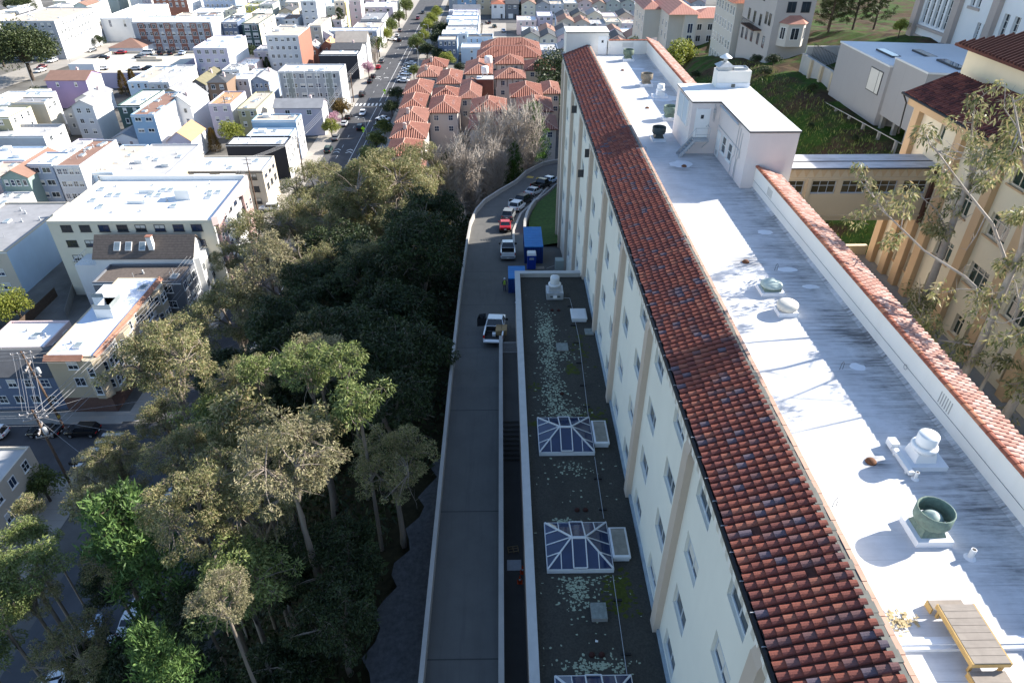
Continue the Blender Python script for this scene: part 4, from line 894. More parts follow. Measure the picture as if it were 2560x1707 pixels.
# (name, label, category, x0, x1, y0, y1, height, wall, roof, options)
H = [
('apartment_block','cream five storey apartment block with broad white roof and pinkish fascia along the street','apartments',-80.7,-51.5,112.5,132.6,15,'cream','white',dict(front=(5,8),side=(4,6),ww=1.9,wh=1.3,clut=0,frame=fr_dark,side_col='white',parapet=.25)),
('gabled_house','three storey white house with brown shingle gable roof in front of the cream apartment block','house',-71.7,-54.6,107.9,113.4,10.2,'white','shingle',dict(rt='gx',rh=2.9,front=(0,0),side=(3,3),ww=1.1,wh=1.3,clut=0)),
('grey_house','dark grey house with flat brown roof between the gable house and the stucco building','house',-69.2,-54.5,101.2,107.6,9,'dgrey','shingle',dict(front=(2,4),side=(2,3),clut=3)),
('stucco_building','long tan stucco corner building with pale blue roof and orange tile edge','apartments',-64.4,-57.4,78.4,100.9,10,'tan','wblue',dict(front=(2,1),side=(2,8),ww=1.5,wh=1.5,clut=3,parapet=.1)),
('stucco_shed','small pinkish white flat house left of the dark gardens','house',-78.5,-69.2,84.9,92.5,7,'pink','white',dict(front=(1,2),side=(1,2),clut=2)),
('blue_house','dark blue house with white window frames and slate gable behind the utility poles','house',-78,-64.6,79.0,86.4,6.2,'slate','dgrey',dict(rt='gx',rh=1.8,front=(2,5),side=(0,0),ww=1.3,frame=fr_white,ny=2)),
('corner_house','grey beige corner house with white trim cut off by the left edge','house',-74,-58.2,50.5,62.4,8,'beige','lgrey',dict(front=(2,3),side=(2,4),ww=1.3,frame=fr_white,clut=3)),
('grey_flats','flats with grey flat roof and long white shade-tinted side wall at the left edge','apartments',-104,-90.6,113.0,135.3,9,'beige','grey',dict(front=(3,3),side=(0,0),side_col='lblue',clut=6)),  # white side wall; the neighbour's shade is put into its pale blue
('bay_house','green bay fronted house with dark brown gable at the left edge','house',-112.6,-106.6,148.5,163.5,9.4,'green','brown',dict(rt='gy',rh=1.6,front=(3,4),ww=.9,ny=2)),
('bay_house','blue grey three storey house with low pointed parapet','house',-108.3,-102.7,152.3,160.6,11,'bgrey','white',dict(front=(3,2),ww=1.9,wh=1.3,side=(0,0),ny=1)),
('bay_house','lavender grey bay house with long flat brown roof','house',-101.8,-95.9,151.4,169.5,11,'lgrey','brown',dict(front=(3,4),ww=1.1,side_col='white',clut=7)),
('low_house','low house with tan flat roof and curved pale blue parapet','house',-97.5,-91.0,154.8,174.7,8,'lblue','tan',dict(front=(2,3),ww=.9,clut=6)),
('timber_house','house with white and grey flat roof and raw timber boarding on its right wall','house',-90.3,-77.9,153.2,174.9,8,'lgrey','lgrey',dict(front=(1,3),clut=7,side_col='tan')),
('apartment_block','beige bay fronted apartment house with white roof across from the chevrons','apartments',-71.9,-55.0,151.5,161.5,9.5,'beige','white',dict(front=(3,5),ww=1.7,wh=1.4,side=(2,3),clut=9,frame=fr_dark)),
('long_house','long house with black tarred wall and white roof, orange tiles at its street end','house',-70.0,-55.0,171.5,177.9,9,'dark','white',dict(front=(0,0),side=(2,2),side_col='white',clut=5)),
('flat_house','narrow white roofed house directly behind the black tarred wall','house',-66.8,-55.5,178.1,184.6,9,'lblue','white',dict(front=(0,0),side=(2,2),side_col='white',clut=4)),
('blue_house','plain cornflower blue house with white chimney stack','house',-67.5,-55.6,186.0,192.2,10.6,'blue','tan',dict(front=(0,0),side=(3,2),side_col='white',clut=3)),
('gabled_house','pale mauve house with grey gable roof at the crosswalk','house',-67.6,-53.4,206.3,213.6,8.2,'lav','grey',dict(rt='gx',rh=1.7,front=(1,2),side=(2,2),side_col='white')),
('apartment_block','grey four storey apartment block with striped panels and white roof','apartments',-71.8,-52.0,230.2,240.5,13,'grey','white',dict(front=(3,7),ww=1.6,wh=1.4,side=(0,0),side_col='white',clut=9)),
('cottage','small mauve cottage with orange gable roof and one solar panel','house',-90.3,-84.0,183.5,194.0,6,'lav','orange',dict(rt='gy',rh=2.4,front=(1,2),side=(0,0),side_col='white',ww=.9,clut=0)),
('tall_house','tall blue and white house with long flat brown roof','house',-99.9,-93.6,187.0,209.9,12,'blue','brown',dict(front=(2,2),ww=1.7,wh=1.0,side_col='white',clut=8)),
('tall_house','dark green house with long white roof beside the blue and white house','house',-109.6,-103.2,199.7,216.7,11,'dgreen','white',dict(front=(2,2),ww=1.0,side_col='white',clut=5)),
('gabled_house','white house with black fire escape and grey gable facing the viewer','house',-123.0,-117.0,200.5,211,10.6,'lgrey','grey',dict(rt='gy',rh=1.6,front=(3,2),ww=1.2,side_col='white')),
('gabled_house','white house with grey gable roof right of the tall blue house','house',-96.3,-90.0,202.2,216.2,10,'white','grey',dict(rt='gy',rh=2.8,front=(2,2),ww=1.0,side_col='white')),
('flat_house','lavender house with orange flat roof and rear deck','house',-85.7,-79.2,204.4,218.4,10,'lav','orange',dict(front=(3,2),ww=1.1,side_col='white',clut=5)),
('flat_house','olive house with grey brown flat roof','house',-77.0,-71.5,202.9,221.7,9,'olive','tan',dict(front=(2,2),ww=1.0,side_col='cream',clut=5)),
('cream_house','cream house at the left edge with its front toned olive for shade','house',-143,-133.8,188.8,199.4,11,'olive','white',dict(front=(3,2),side=(3,3),side_col='cream',ww=1.1,clut=2)),  # cream walls; the shade is put into the front's olive colour
('grey_house','grey brown house with dark flat roof behind the cream house','house',-141.5,-131.8,202.8,209,11,'beige','grey',dict(front=(1,0),side=(1,2),side_col='cream',clut=3)),
('low_house','low flat grey walled building with broad parapets','house',-138,-121.8,181.8,192.4,8,'grey','lgrey',dict(front=(0,0),side=(1,2),side_col='white',clut=3,parapet=.7)),
('low_house','low white roofed house below the broad parapets at the left edge','house',-130,-118.5,166.6,176.6,7,'lblue','white',dict(front=(1,2),side_col='white',clut=7)),
('flat_house','white roofed house with box skylights by the big park tree','house',-152,-137.6,204.5,219.2,10,'white','white',dict(front=(1,2),side=(0,0),clut=9)),
('purple_house','purple house with brown gable roof','house',-150.7,-137.4,236.5,246.7,9,'purple','brown',dict(rt='gx',rh=1.9,front=(1,2),side_col='white',ww=.9)),
('flat_house','white walled house with long grey roof above the gable houses','house',-117.9,-110.9,237.6,262.5,8,'lgrey','lgrey',dict(front=(1,3),side_col='white',clut=7,ww=1.1)),
('flat_house','pale blue front house with tan roof beside the round orange tree','house',-125.2,-118.0,238.8,260.8,8,'lblue','tan',dict(front=(1,3),clut=5,ww=.9)),
('apartment_block','apartment house half pinkish lavender and half grey beside the parking deck','apartments',-112.1,-99.8,266.1,288.5,13,'lav','white',dict(front=(3,4),ww=1.5,side=(0,0),side_col='white',clut=7)),
('brown_house','weathered brown house with low dark hip roof','house',-94.5,-88.4,228.6,238.5,10,'brown','dgrey',dict(rt='hip',rh=1.4,front=(2,2),ww=1.3)),
('bay_house','pale grey house with two white framed bay windows and white roof','house',-91.7,-84.2,237.3,245.2,9,'lgrey','white',dict(front=(1,4),ww=.9,clut=2)),
('gabled_house','grey gable fronted house with white barge boards beside the striped grey apartments','house',-85.3,-78.7,240.2,252.7,7.4,'bgrey','grey',dict(rt='gy',rh=1.6,front=(1,4),ww=.8)),
('cottage','tiny bright blue cottage with solar roof','house',-106.4,-100.6,281,289,6,(mk('bright_blue', (.10,.28,.66), var=.05)),'lgrey',dict(rt='gy',rh=1.6,front=(0,0))),
('flat_house','small white house with flat grey roof among the vents','house',-98.9,-92.8,254.5,264.1,8,'white','grey',dict(front=(1,2),side=(1,1),clut=6)),
('long_cottage','long low cottage with mossy tan gable roof','house',-106.0,-100.5,241.3,259.1,6.2,'dgrey','moss',dict(rt='gy',rh=1.8,front=(1,2))),
('tall_flats','tall white bay fronted flats with fire escapes and brick side wall','apartments',-88.8,-76.4,277.5,296.6,15,'lgrey','tan',dict(front=(4,5),ww=1.2,side_col='brick',clut=3)),
('tall_house','taupe walled house with long white sunlit side behind the brick flats','house',-81.1,-76.4,314.9,335.0,12,'beige','tan',dict(front=(3,1),side_col='white',clut=3)),
('tall_flats','tall pale flats with blank white side at the top edge left of the yellow house','apartments',-93.8,-86.5,353.8,371.1,16,'lgrey','white',dict(front=(4,2),ww=1.4,side_col='white')),
('yellow_house','pale yellow flats at the top edge','apartments',-82.5,-77.4,373.5,383,13,'beige','tan',dict(front=(3,2),side_col='yellow',ww=1.0)),
('tall_flats','blank pinkish tower flats at the top edge right of the yellow flats','apartments',-74.1,-68.6,368.9,377.7,14,'pink','tan',dict(front=(3,1),ww=1.0)),
('flat_house','wide house with several white roof bands and lavender wall at the top of the street','house',-72.0,-55.9,388.8,406,8,'lav','white',dict(front=(1,4),side_col='white',clut=6)),
('flat_house','house with stepped grey roof and tall white street parapet','house',-65.4,-55.6,347.1,368,9,'dgrey','grey',dict(front=(0,0),side_col='white',clut=3)),
('flat_house','taupe roofed house behind the street trees','house',-66.7,-53.9,331.3,346.8,8,'lgrey','tan',dict(front=(1,2),side_col='white',clut=4)),
('flat_house','wide shop row with thin white roof edge and blue grey wall','house',-74.4,-53.9,320.2,327.6,9,'bgrey','white',dict(front=(1,5),side_col='white',clut=4)),
('dormer_house','white house with tan gable roof and a dormer','house',-67.4,-54.9,298.3,306.5,8.6,'white','tan',dict(rt='gx',rh=3.2,front=(2,4),side=(2,2),ww=1.1)),
('gabled_house','dark grey roofed house behind tall white street parapet','house',-66.7,-55.3,284.5,297.0,8,'lgrey','dgrey',dict(rt='gx',rh=1.6,front=(0,0),side_col='white')),
('long_house','dark walled house with pale green roof edge beside the pink blossom trees','house',-68.8,-54.4,274.0,281.7,9,'dark','white',dict(front=(0,0),side_col='white',clut=3)),
('cottage','little brown gabled cottage with two skylights','house',-80.3,-75.2,298.6,307,6,'brick','grey',dict(rt='gy',rh=2.0,front=(1,2),ww=.8)),
('cottage','little cottage with orange gable roof behind the dark walled house','house',-75.0,-70.0,303.4,313,6,'brick','orange',dict(rt='gy',rh=2.0,front=(1,1),ww=.8)),
('gabled_house','pale violet twin gabled house behind the dormer house','house',-79.5,-72.7,316.4,325,7.5,'lav','grey',dict(rt='gy',rh=2.0,front=(1,3),ww=1.0)),
('hall','grand white hall with grey shade-toned front and white sunlit flank across the park','institution',-206.2,-184.2,309.0,343,15,'grey','tan',dict(front=(3,7),side=(3,11),side_col='white',ww=1.3,wh=1.9,clut=7)),  # white walls; shade is put into the front as grey
('hall_wing','lower white wing behind the grand white hall','institution',-184.8,-170.0,345.8,387.1,10,'white','white',dict(front=(1,2),side=(1,9),ww=1.2,wh=3.0,clut=3)),
('red_apartments','long apartment block in alternating red and grey bays','apartments',-154.0,-121.2,311.5,327,14,'grey','white',dict(front=(4,13),ww=1.5,wh=1.6,clut=7,frame=fr_white)),
('dark_flats','dark slate flats with white frames at the end of the red and grey block','apartments',-120.9,-114.2,322.8,333.6,12,'slate','lgrey',dict(front=(3,3),ww=1.3,clut=3)),
('dark_flats','dark green glazed flats with cream side wall','apartments',-111.5,-104.1,320.0,344.7,12,'dgreen','tan',dict(front=(3,2),ww=2.2,wh=2.1,side_col='cream',side=(3,2),clut=5)),
('warehouse','plain white warehouse with broad roof at the top left','building',-159.2,-143.0,386.7,402.8,6,'white','white',dict(front=(1,2),clut=2)),
('apartment_block','blue grey block behind the white warehouse','apartments',-158.6,-141.6,404,416,11,'bgrey','grey',dict(front=(2,6),ww=1.2,clut=2)),
('lime_house','small lime yellow house at the top left','house',-138.4,-130.3,406.2,415.7,6,'lime','tan',dict(front=(1,3),ww=.8)),
('church','single storey white building with brown hip roof beside the parking deck','building',-161.4,-147.4,301.5,314.9,6,'white','brown',dict(rt='hip',rh=2.6,front=(1,1),ww=.9)),
('brick_hall','huge tan and brick hall with arched white side at the top edge','institution',-181.3,-163.7,396.1,425,16,'brick','tan',dict(front=(3,5),side=(2,8),side_col='white',ww=1.4,wh=2.2)),
]
for i, (nm, lb, ct, x0, x1, y0, y1, h, wc, rc, op) in enumerate(H):
    op = dict(op); house(nm, lb, ct, x0, y0, x1, y1, h, wc, rc, seed=i, **op)
# ---- extra features of the nearer houses
def by_label(s): return next(o for o in COL.objects if o.parent is None and str(o.get('label', '')).startswith(s))
ter = mk('orange_edge_tile', (.36,.19,.13), var=.25, scale=1.5, joints=(1, .3, .06, (.25,.09,.05)))
# stucco building: tile edge along parapet, projecting bays, roof penthouse with glass rail, columns at the entrance
t = by_label('long tan stucco'); X, Y, h = 3.5, 11.25, 10
mb = MB(); mb.add([(X-.1,-Y,h+.25),(X-.1,Y,h+.25),(X+.45,Y,h-.3),(X+.45,-Y,h-.3),(X-.1,-Y,h-.35),(X-.1,Y,h-.35)], [(3,2,1,0),(4,0,1,5),(4,3,0),(5,1,2)])
mb.add([(-X,-Y+.1,h+.25),(X-1.6,-Y+.1,h+.25),(X-1.6,-Y-.7,h-.35),(-X,-Y-.7,h-.35),(-X,-Y+.1,h-.35),(X-1.6,-Y+.1,h-.35)], [(3,2,1,0),(0,1,5,4),(1,2,5),(0,4,3)])
mb.build('tile_edge', ter, t)
for yb in (-9.2, -3.8, 3.2, 8.6):
    m = MB(); m.prism([(X,yb-1.7),(X+1.0,yb-1.0),(X+1.0,yb+1.0),(X,yb+1.7)], 3.1, h-.3); m.build('bay', wall(PC['tan']), t)
    for z in (3.9, 7.0):
        for dy in (-.5, .5): inst('window', win_mesh(.85,1.6,fr_white,g_dark,nx=1,ny=2,proud=.05,fw=.09,sill=.08), t, (X+1.01,yb+dy,z), FACE['r'])
        inst('window', win_mesh(.8,1.6,fr_white,g_dark,nx=1,ny=2,proud=.05,fw=.09), t, (X+.5,yb-1.36,z), R(35)); inst('window', win_mesh(.8,1.6,fr_white,g_dark,nx=1,ny=2,proud=.05,fw=.09), t, (X+.5,yb+1.36,z), R(145))
m = MB(); m.prism([(X-2.2,-Y),(X-1.2,-Y-.9),(X-.1,-Y-.9),(X+.7,-Y+.2),(X,-Y+.9)], 3.1, h-.2); m.build('bay', wall(PC['tan']), t)
for z in (3.9, 7.0): inst('window', win_mesh(.95,1.6,fr_white,g_dark,nx=1,ny=2,proud=.05,fw=.09,sill=.08), t, (X-.65,-Y-.91,z), 0)
m = MB(); m.box(-X-.01,-Y-.06,-1,X+.05,Y+.02,2.6,0,skip='b'); m.build('brick_base', mk('brown_brick', (.17,.10,.08), var=.3, scale=3), t)
m = MB()
for y in (-.9,.2,1.4): m.tube([(X+.45,y,0),(X+.45,y,3.0)], .16, 8)
m.box(X,-1.4,3.0,X+.8,1.9,3.4); m.build('portico', fr_white, t)
m = MB(); m.box(-2.9,2.2,h-.1,.9,6.2,h+1.6,0,skip='b'); m.box(-1.0,-1.2,h-.1,1.6,2.2,h+1.5,0,skip='bt'); m.build('roof_penthouse', fr_white, t)
m = MB(); m.box(-1.0,-1.24,h+1.5,1.6,-1.2,h+2.3); m.box(1.6,-1.2,h+1.5,1.64,2.2,h+2.3); m.box(-2.9,2.16,h+1.6,-1,2.2,h+2.3); m.build('glass_rail', glass('rail_glass', (.3,.34,.35), .1), t)
# brown gable house: deck, chimney, skylights, bays
t = by_label('three storey white house with brown'); h = 10.2
m = MB(); m.box(-12.6,-2.6,-1,-8.6,2.6,8.6,0,skip='b'); m.build('rear_wing', wall(PC['white']), t)
m = MB()
for a, b in (((-12.6,-2.6),(-8.8,-2.6)), ((-12.6,-2.6),(-12.6,2.6)), ((-12.6,2.6),(-8.8,2.6))):
    m.tube([(*a,9.5),(*b,9.5)], .04, 5); n = 8
    for i in range(n+1): x = a[0]+(b[0]-a[0])*i/n; y = a[1]+(b[1]-a[1])*i/n; m.tube([(x,y,8.6),(x,y,9.5)], .025, 4)
m.build('deck_rail', fr_white, t)
m = MB(); m.box(1.0,-2.0,h+.3,1.9,-1.2,h+3.4); m.box(.92,-2.08,h+3.4,1.98,-1.12,h+3.55,1); m.build('chimney', [fr_white, wall(PC['brick'])], t)
for x in (-4.6,-2.6,-.2):
    m = MB(); m.box(-.55,-.8,0,.55,.8,.2); m.quad((-.45,-.7,.21),(.45,-.7,.21),(.45,.7,.21),(-.45,.7,.21),1); o = m.build('skylight', [fr_white, glass('pale_skylight')], t); o.location = (x,-1.45,h+1.42); o.rotation_euler = (math.atan2(2.9,2.75),0,0)
for yb in (-1.35,1.35):
    m = MB(); m.prism([(8.55,yb-1.2),(9.4,yb-.7),(9.4,yb+.7),(8.55,yb+1.2)], 2.6, h-.6); m.build('bay', fr_white, t)
    for z in (3.4,6.7): inst('window', win_mesh(1.1,1.6,fr_white,g_dark,nx=2,ny=1,proud=.05,fw=.09), t, (9.41,yb,z), FACE['r'])
# cream apartment: rounded pinkish fascia on the street side, roof boxes
t = by_label('cream five storey'); X, Y, h = 14.6, 10.05, 15
m = MB(); m.prism([(X,-Y-.2),(X+.8,-Y+.6),(X+.8,-3.5),(X+.25,-2.6),(X+.25,2.4),(X+.8,3.4),(X+.8,8.2),(X+.1,Y+.3),(X-.5,Y+.3),(X-.2,Y-.3),(X+.1,-Y+.3)], h-1.0, h+.55); m.build('fascia', wall(PC['pink']), t)
m = MB(); m.box(-X,Y-.3,h-.2,X-.4,Y+.1,h+.7)
for i in range(5): m.box(-X+3+i*5.2,Y+.1,h-.2,-X+6+i*5.2,Y+.7,h+.7)
m.build('rear_parapet', fr_white, t)
for y0_, y1_ in ((-9.3,-6.2),(4.6,8.6)):
    m = MB(); m.box(X,y0_,2.8,X+.55,y1_,h-1.0); m.build('bay', wall((.45,.30,.28)), t)
    for r in range(3):
        for y in (y0_+.8, y1_-.8): inst('window', win_mesh(1.0,1.4,fr_white,g_dark,nx=1,ny=2,proud=.05,fw=.08), t, (X+.56,y,4+r*3.2), FACE['r'])
m = MB(); m.box(X-.02,-Y,-1,X+.3,Y,2.7); m.build('ground_floor', wall((.40,.28,.25)), t)
rp = next(c for c in t.children if c.name.startswith('roof'))
for x, y in ((-9,2),(-7.4,2),(-11,-.5),(-8.2,-3.4),(.2,4.4),(1.6,4.4),(-1.3,1.8),(.3,1.8),(9.6,3.2),(11.2,3.2),(10.2,.9),(5.2,-3.4),(-12,5)): inst('skylight', clutter('skylight'), rp, (x,y,h-.22), .1)
for x, y in ((-3,7),(-5,-6),(0,-5.5),(3,-1),(8,7.5),(-10,6.5),(6,6)): inst('roof_vent', clutter('vent'), rp, (x,y,h-.22))
m = MB(); m.box(4.4,-.4,h-.2,7.2,1.8,h+1.7); m.box(-4.0,3.0,h-.2,-.8,3.2,h+.4); m.box(-4.0,-2.0,h-.2,-.8,-1.8,h+.4); m.box(-.8,-2,h-.2,-.6,-.2,h+.5); m.build('roof_box', fr_white, rp)
# red-and-grey block: projecting bays in brick red
t = by_label('long apartment block in alternating'); X, Y, h = 16.4, 7.75, 14
for i in range(6):
    x = -X + 3.6 + i*5.4; m = MB(); m.box(x-1.3,-Y-.12,2.6,x+1.3,-Y-.002,h-.4); m.build('brick_bay', wall(PC['brick']), t)
    for r in range(4): inst('window', win_mesh(1.5,1.6,fr_white,g_dark,nx=2,ny=2,proud=.06,fw=.1), t, (x,-Y-.12,11.6-r*2.95))
# striped apartments: vertical dividers and pale panels
t = by_label('grey four storey apartment'); X, Y, h = 9.9, 5.15, 13
m = MB()
for x in (-9.6,-7.6,-5.2,-1.4,2.4,5.0,7.4,9.7): m.box(x-.12,-Y-.14,1.5,x+.12,-Y,h)
m.build('divider', fr_white, t)
m = MB()
for x in (-6.4, 6.2): m.box(x-1.05,-Y-.05,1.5,x+1.05,-Y-.002,h-.5)
m.build('panel', wall((.30,.32,.30)), t)

# ---- parking deck with walls
t = thing('parking_deck', 'wide beige rooftop parking deck with low walls and parked cars', 'parking deck', (-138.7, 278, CITY), 0, 'houses and flats on the city blocks')
dm = mk('deck_concrete', (.60,.55,.46), var=.08, scale=.3)
m = MB(); m.box(-18,-15.8,-1,18,16,5.4,0,skip='b',top=1); m.build('wall', [wall(PC['lav']), dm], t)
m = MB(); m.box(-18,15.8,5.4,18,16.1,6.2); m.box(-18.1,-15.8,5.4,-17.8,15.8,6.2); m.box(-2,2,5.4,8,2.3,6.3); m.box(-2,6,5.4,4,6.2,6.2); m.build('low_wall', wall(PC['beige']), t)
m = MB(); m.box(-18,-15.8,5.4,-9,-7,8.4,0,skip='b',top=1); m.build('stair_house', [wall(PC['white']), dm], t)

# ---- low infill houses and garden sheds between the named ones, standing on free lots
def free(x0, y0, x1, y1, mg=1.0):
    for q in H:
        if x0 - mg < q[4] and x1 + mg > q[3] and y0 - mg < q[6] and y1 + mg > q[5]: return False
    for a in ((-262,62,-50,78.5),(-50.5,0,-30,600),(-600,300,-48,320),(-200,225,-158,345),(-159,258,-119,297)):
        if x0 < a[2] and x1 > a[0] and y0 < a[3] and y1 > a[1]: return False
    return all(x1 < e[0] or x0 > e[2] or y1 < e[1] or y0 > e[3] for e in INF)
INF = []; rnd = random.Random(42); used_lab = set()
CW = dict(white='white', cream='cream', beige='beige', lgrey='pale grey', grey='grey', lav='lavender', lblue='pale blue', tan='tan', pink='pinkish', sage='sage green')
CR = dict(white='white', lgrey='pale grey', grey='grey', tan='tan', brown='brown', dgrey='dark shingle')
def dist(px, py, q): return math.hypot((q[3]+q[4])/2 - px, (q[5]+q[6])/2 - py)
def infill(xa, xb, ya, yb, hmax, keep=.8, depth=(9, 15)):
    y = ya
    while y < yb:
        x = xa; d = rnd.uniform(*depth)
        while x < xb:
            wd = rnd.uniform(6.2, 7.6)
            if x + wd < xb + 1 and free(x, y, x + wd, y + d, .3) and rnd.random() < keep:
                INF.append((x, y, x + wd, y + d)); wc = rnd.choice(list(CW)); rc = rnd.choice(['white','white','lgrey','grey','tan','brown','dgrey','white'])
                rt = 'flat' if rc in ('white','lgrey','tan') or rnd.random() < .5 else rnd.choice(['gy','gx','gy'])
                q = min(H, key=lambda k: dist(x + wd/2, y + d/2, k)); dx = x + wd/2 - (q[3]+q[4])/2; dy = y + d/2 - (q[5]+q[6])/2
                rel = ('behind' if dy > 0 else 'in front of') if abs(dy) > abs(dx) else ('right of' if dx > 0 else 'left of')
                nm = ' '.join(q[1].split()[:5]); kind = 'flat' if rt == 'flat' else 'gabled'
                for lb in (f'{CW[wc]} {kind} house with {CR[rc]} roof {rel} the {nm}', f'low {CW[wc]} {kind} house, {CR[rc]} roof, {rel} the {nm}', f'small {CW[wc]} {kind} house, {CR[rc]} roof, farther {rel} the {nm}', f'narrow {CW[wc]} {kind} house, {CR[rc]} roof, {rel} the {nm}'):
                    lb = ' '.join(lb.split()[:16])
                    if lb not in used_lab: break
                used_lab.add(lb)
                house('infill_house', lb, 'house', x, y, x + wd - .1, y + d, rnd.uniform(hmax - 2, hmax), wc, rc, rt=rt, rh=1.5, front=(2, 2), side_col='white' if rnd.random() < .5 and wc not in ('tan','sage') else None, ww=1.0, wh=1.2, clut=4, seed=len(INF))
            x += wd
        y += d + rnd.uniform(1, 5)
infill(-112, -57, 134.5, 149, 7, .35)
infill(-150, -104, 140, 165, 7.5)
infill(-160, -131, 165, 182, 7)
infill(-76, -57, 192.5, 205, 6, .9)
infill(-116, -99, 173, 200, 6.5, .8)
infill(-137, -100, 208, 238, 7.5, .85)
infill(-160, -144, 190, 236, 8)
infill(-100, -55.5, 215, 230, 7, .7)
infill(-99, -56, 243, 276, 7.0, .75)
infill(-118, -89, 289, 318, 8, .9)
infill(-165, -76, 336, 350, 8.5, .95)
infill(-160, -75, 352, 384, 8.5, .95)
infill(-150, -72, 386, 470, 9, .95)
infill(-90, -56, 408, 480, 9, .95)
infill(-260, -210, 300, 420, 9, .8)
infill(-235, -170, 425, 480, 12, .9)
infill(-200, -152, 120, 225, 8, .25)

# ================================================================ tiled townhouses between the street and the ramp
TR = mk('townhouse_tile', (.43,.205,.15), rough=.8, var=.22, scale=.9); TRV = [TR, mk('townhouse_tile_b', (.40,.18,.13), rough=.8, var=.25, scale=.8), mk('townhouse_tile_c', (.46,.235,.175), rough=.8, var=.25, scale=.7)]; TRd = mk('townhouse_pan', (.20,.06,.045), var=.25, scale=1); TCAP = mk('hip_cap', (.60,.38,.30), var=.15, scale=2)
TW = mk('townhouse_stucco', (.55,.49,.45), var=.06, scale=.4); TW2 = mk('townhouse_cream', (.66,.58,.46), var=.06, scale=.4); half_t = mk('brown_timber', (.10,.05,.035), var=.2)
def townhouse(i, label, x0, y0, x1, y1, ez, wc=None, rise=.45, dz=0, wins=2, chim=False, timber=False, vents=2, skyl=0):
    rnd = random.Random(i); xc, yc = (x0+x1)/2, (y0+y1)/2; zb = min(ground_z(xc, yc), ez - 6.5); t = thing('townhouse', label, 'townhouse', (xc, yc, zb), 0, 'red tiled townhouses beside the street')
    E = ez - zb; a, c = (x1-x0)/2, (y1-y0)/2; w = .55; run = min(a, c); rise_ = run * rise
    MB().box(-a+w, -c+w, -2, a-w, c-w, E-.06, 0, skip='b').build('wall', wc or TW, t)
    rx, ry = max(a-run, .02), max(c-run, .02)
    b = MB(); P = [(-a,-c,E),(a,-c,E),(a,c,E),(-a,c,E)]; q = [(-rx,-ry,E+rise_),(rx,-ry,E+rise_),(rx,ry,E+rise_),(-rx,ry,E+rise_)]
    b.poly([P[0],P[1],q[1],q[0]],1); b.poly([P[1],P[2],q[2],q[1]],1); b.poly([P[2],P[3],q[3],q[2]],1); b.poly([P[3],P[0],q[0],q[3]],1); b.poly([q[0],q[1],q[2],q[3]],1); b.box(-a,-c,E-.16,a,c,E-.001,2)
    # rounded cover tiles running down each slope
    def ribs(p, e, L, d):
        n = int(L / .58); off = (L - n*.58)/2
        for k in range(n):
            s = off + (k+.5)*.58; ln = min(s, L - s, run) 
            if ln < .25: continue
            A = Vector(p) + Vector(e)*s; D = Vector((d[0]*ln, d[1]*ln, ln*rise)); Ln = D.length; D = D/Ln
            o = len(b.v); sd = Vector(e); up = sd.cross(D); up = up if up.z > 0 else -up
            for t_ in (0, Ln):
                Q = A + D*t_
                for u_, v_ in ((-.17,.0),(-.09,.15),(.09,.15),(.17,.0)): b.v.append(tuple(Q + sd*u_ + up*v_))
            for j in range(3): b.f.append((o+j, o+j+1, o+5+j, o+4+j)); b.m.append(0)
            b.f.append((o,o+1,o+2,o+3)); b.m.append(0)
    ribs(P[0], (1,0,0), 2*a, (0,1)); ribs(P[1], (0,1,0), 2*c, (-1,0)); ribs(P[2], (-1,0,0), 2*a, (0,-1)); ribs(P[3], (0,-1,0), 2*c, (1,0))
    r = b.build('roof', [TRV[i % 3], TRd, half_t], t)
    b = MB()
    for p, s in zip(P, q): b.tube([(p[0],p[1],p[2]+.03),(s[0],s[1],s[2]+.03)], .11, 5)
    b.tube([(q[0][0],q[0][1],q[0][2]+.04),(q[2][0],q[2][1],q[2][2]+.04)], .13, 5); b.build('hip_cap', TCAP, r)
    for k in range(wins):
        x = -a*.45 + a*.9*k/max(1, wins-1) if wins > 1 else 0
        for z in (E-2.2, E-5.2): inst('window', win_mesh(1.3,1.5,fr_white,g_blue,nx=2,ny=2,proud=.06,fw=.08), t, (x,-c+w,z))
    for y in (-c*.4, c*.4): inst('window', win_mesh(1.1,1.4,fr_white,g_dark,nx=2,proud=.06,fw=.08), t, (a-w,y,E-2.3), FACE['r'])
    if timber:
        m = MB()
        for k in range(6): x = -a+w+.2 + (2*a-2*w-.4)*k/5; m.box(x-.08,-c+w-.06,E-2.6,x+.08,-c+w-.002,E-.2)
        m.build('timber_post', half_t, t)
    if chim:
        m = MB(); m.box(-.4,-.4,0,.4,.4,2.4); m.box(-.5,-.5,2.4,.5,.5,2.55,1); m.box(-.32,-.32,2.55,.32,.32,2.75); o = m.build('chimney', [TW, TCAP], r); o.location = (-a*.2,-c*.45,E+.2)
    for k in range(vents):
        m = MB(); m.tube([(0,0,-.2),(0,0,.55)], .09, 6); m.box(-.16,-.16,.5,.16,.16,.62); o = m.build('roof_vent', half_t, r); s = rnd.uniform(-.5,.5)*a; o.location = (s, -c*.5, E + rise_*.5)
    for k in range(skyl):
        m = MB(); m.box(-.42,-.5,0,.42,.5,.16); m.quad((-.35,-.42,.17),(.35,-.42,.17),(.35,.42,.17),(-.35,.42,.17),1); o = m.build('skylight', [TCAP, g_dark], r); o.location = (a*.55, -c*.25 + k*1.4, E + rise_*.42); o.rotation_euler = (0, math.atan(rise), 0)
    return t
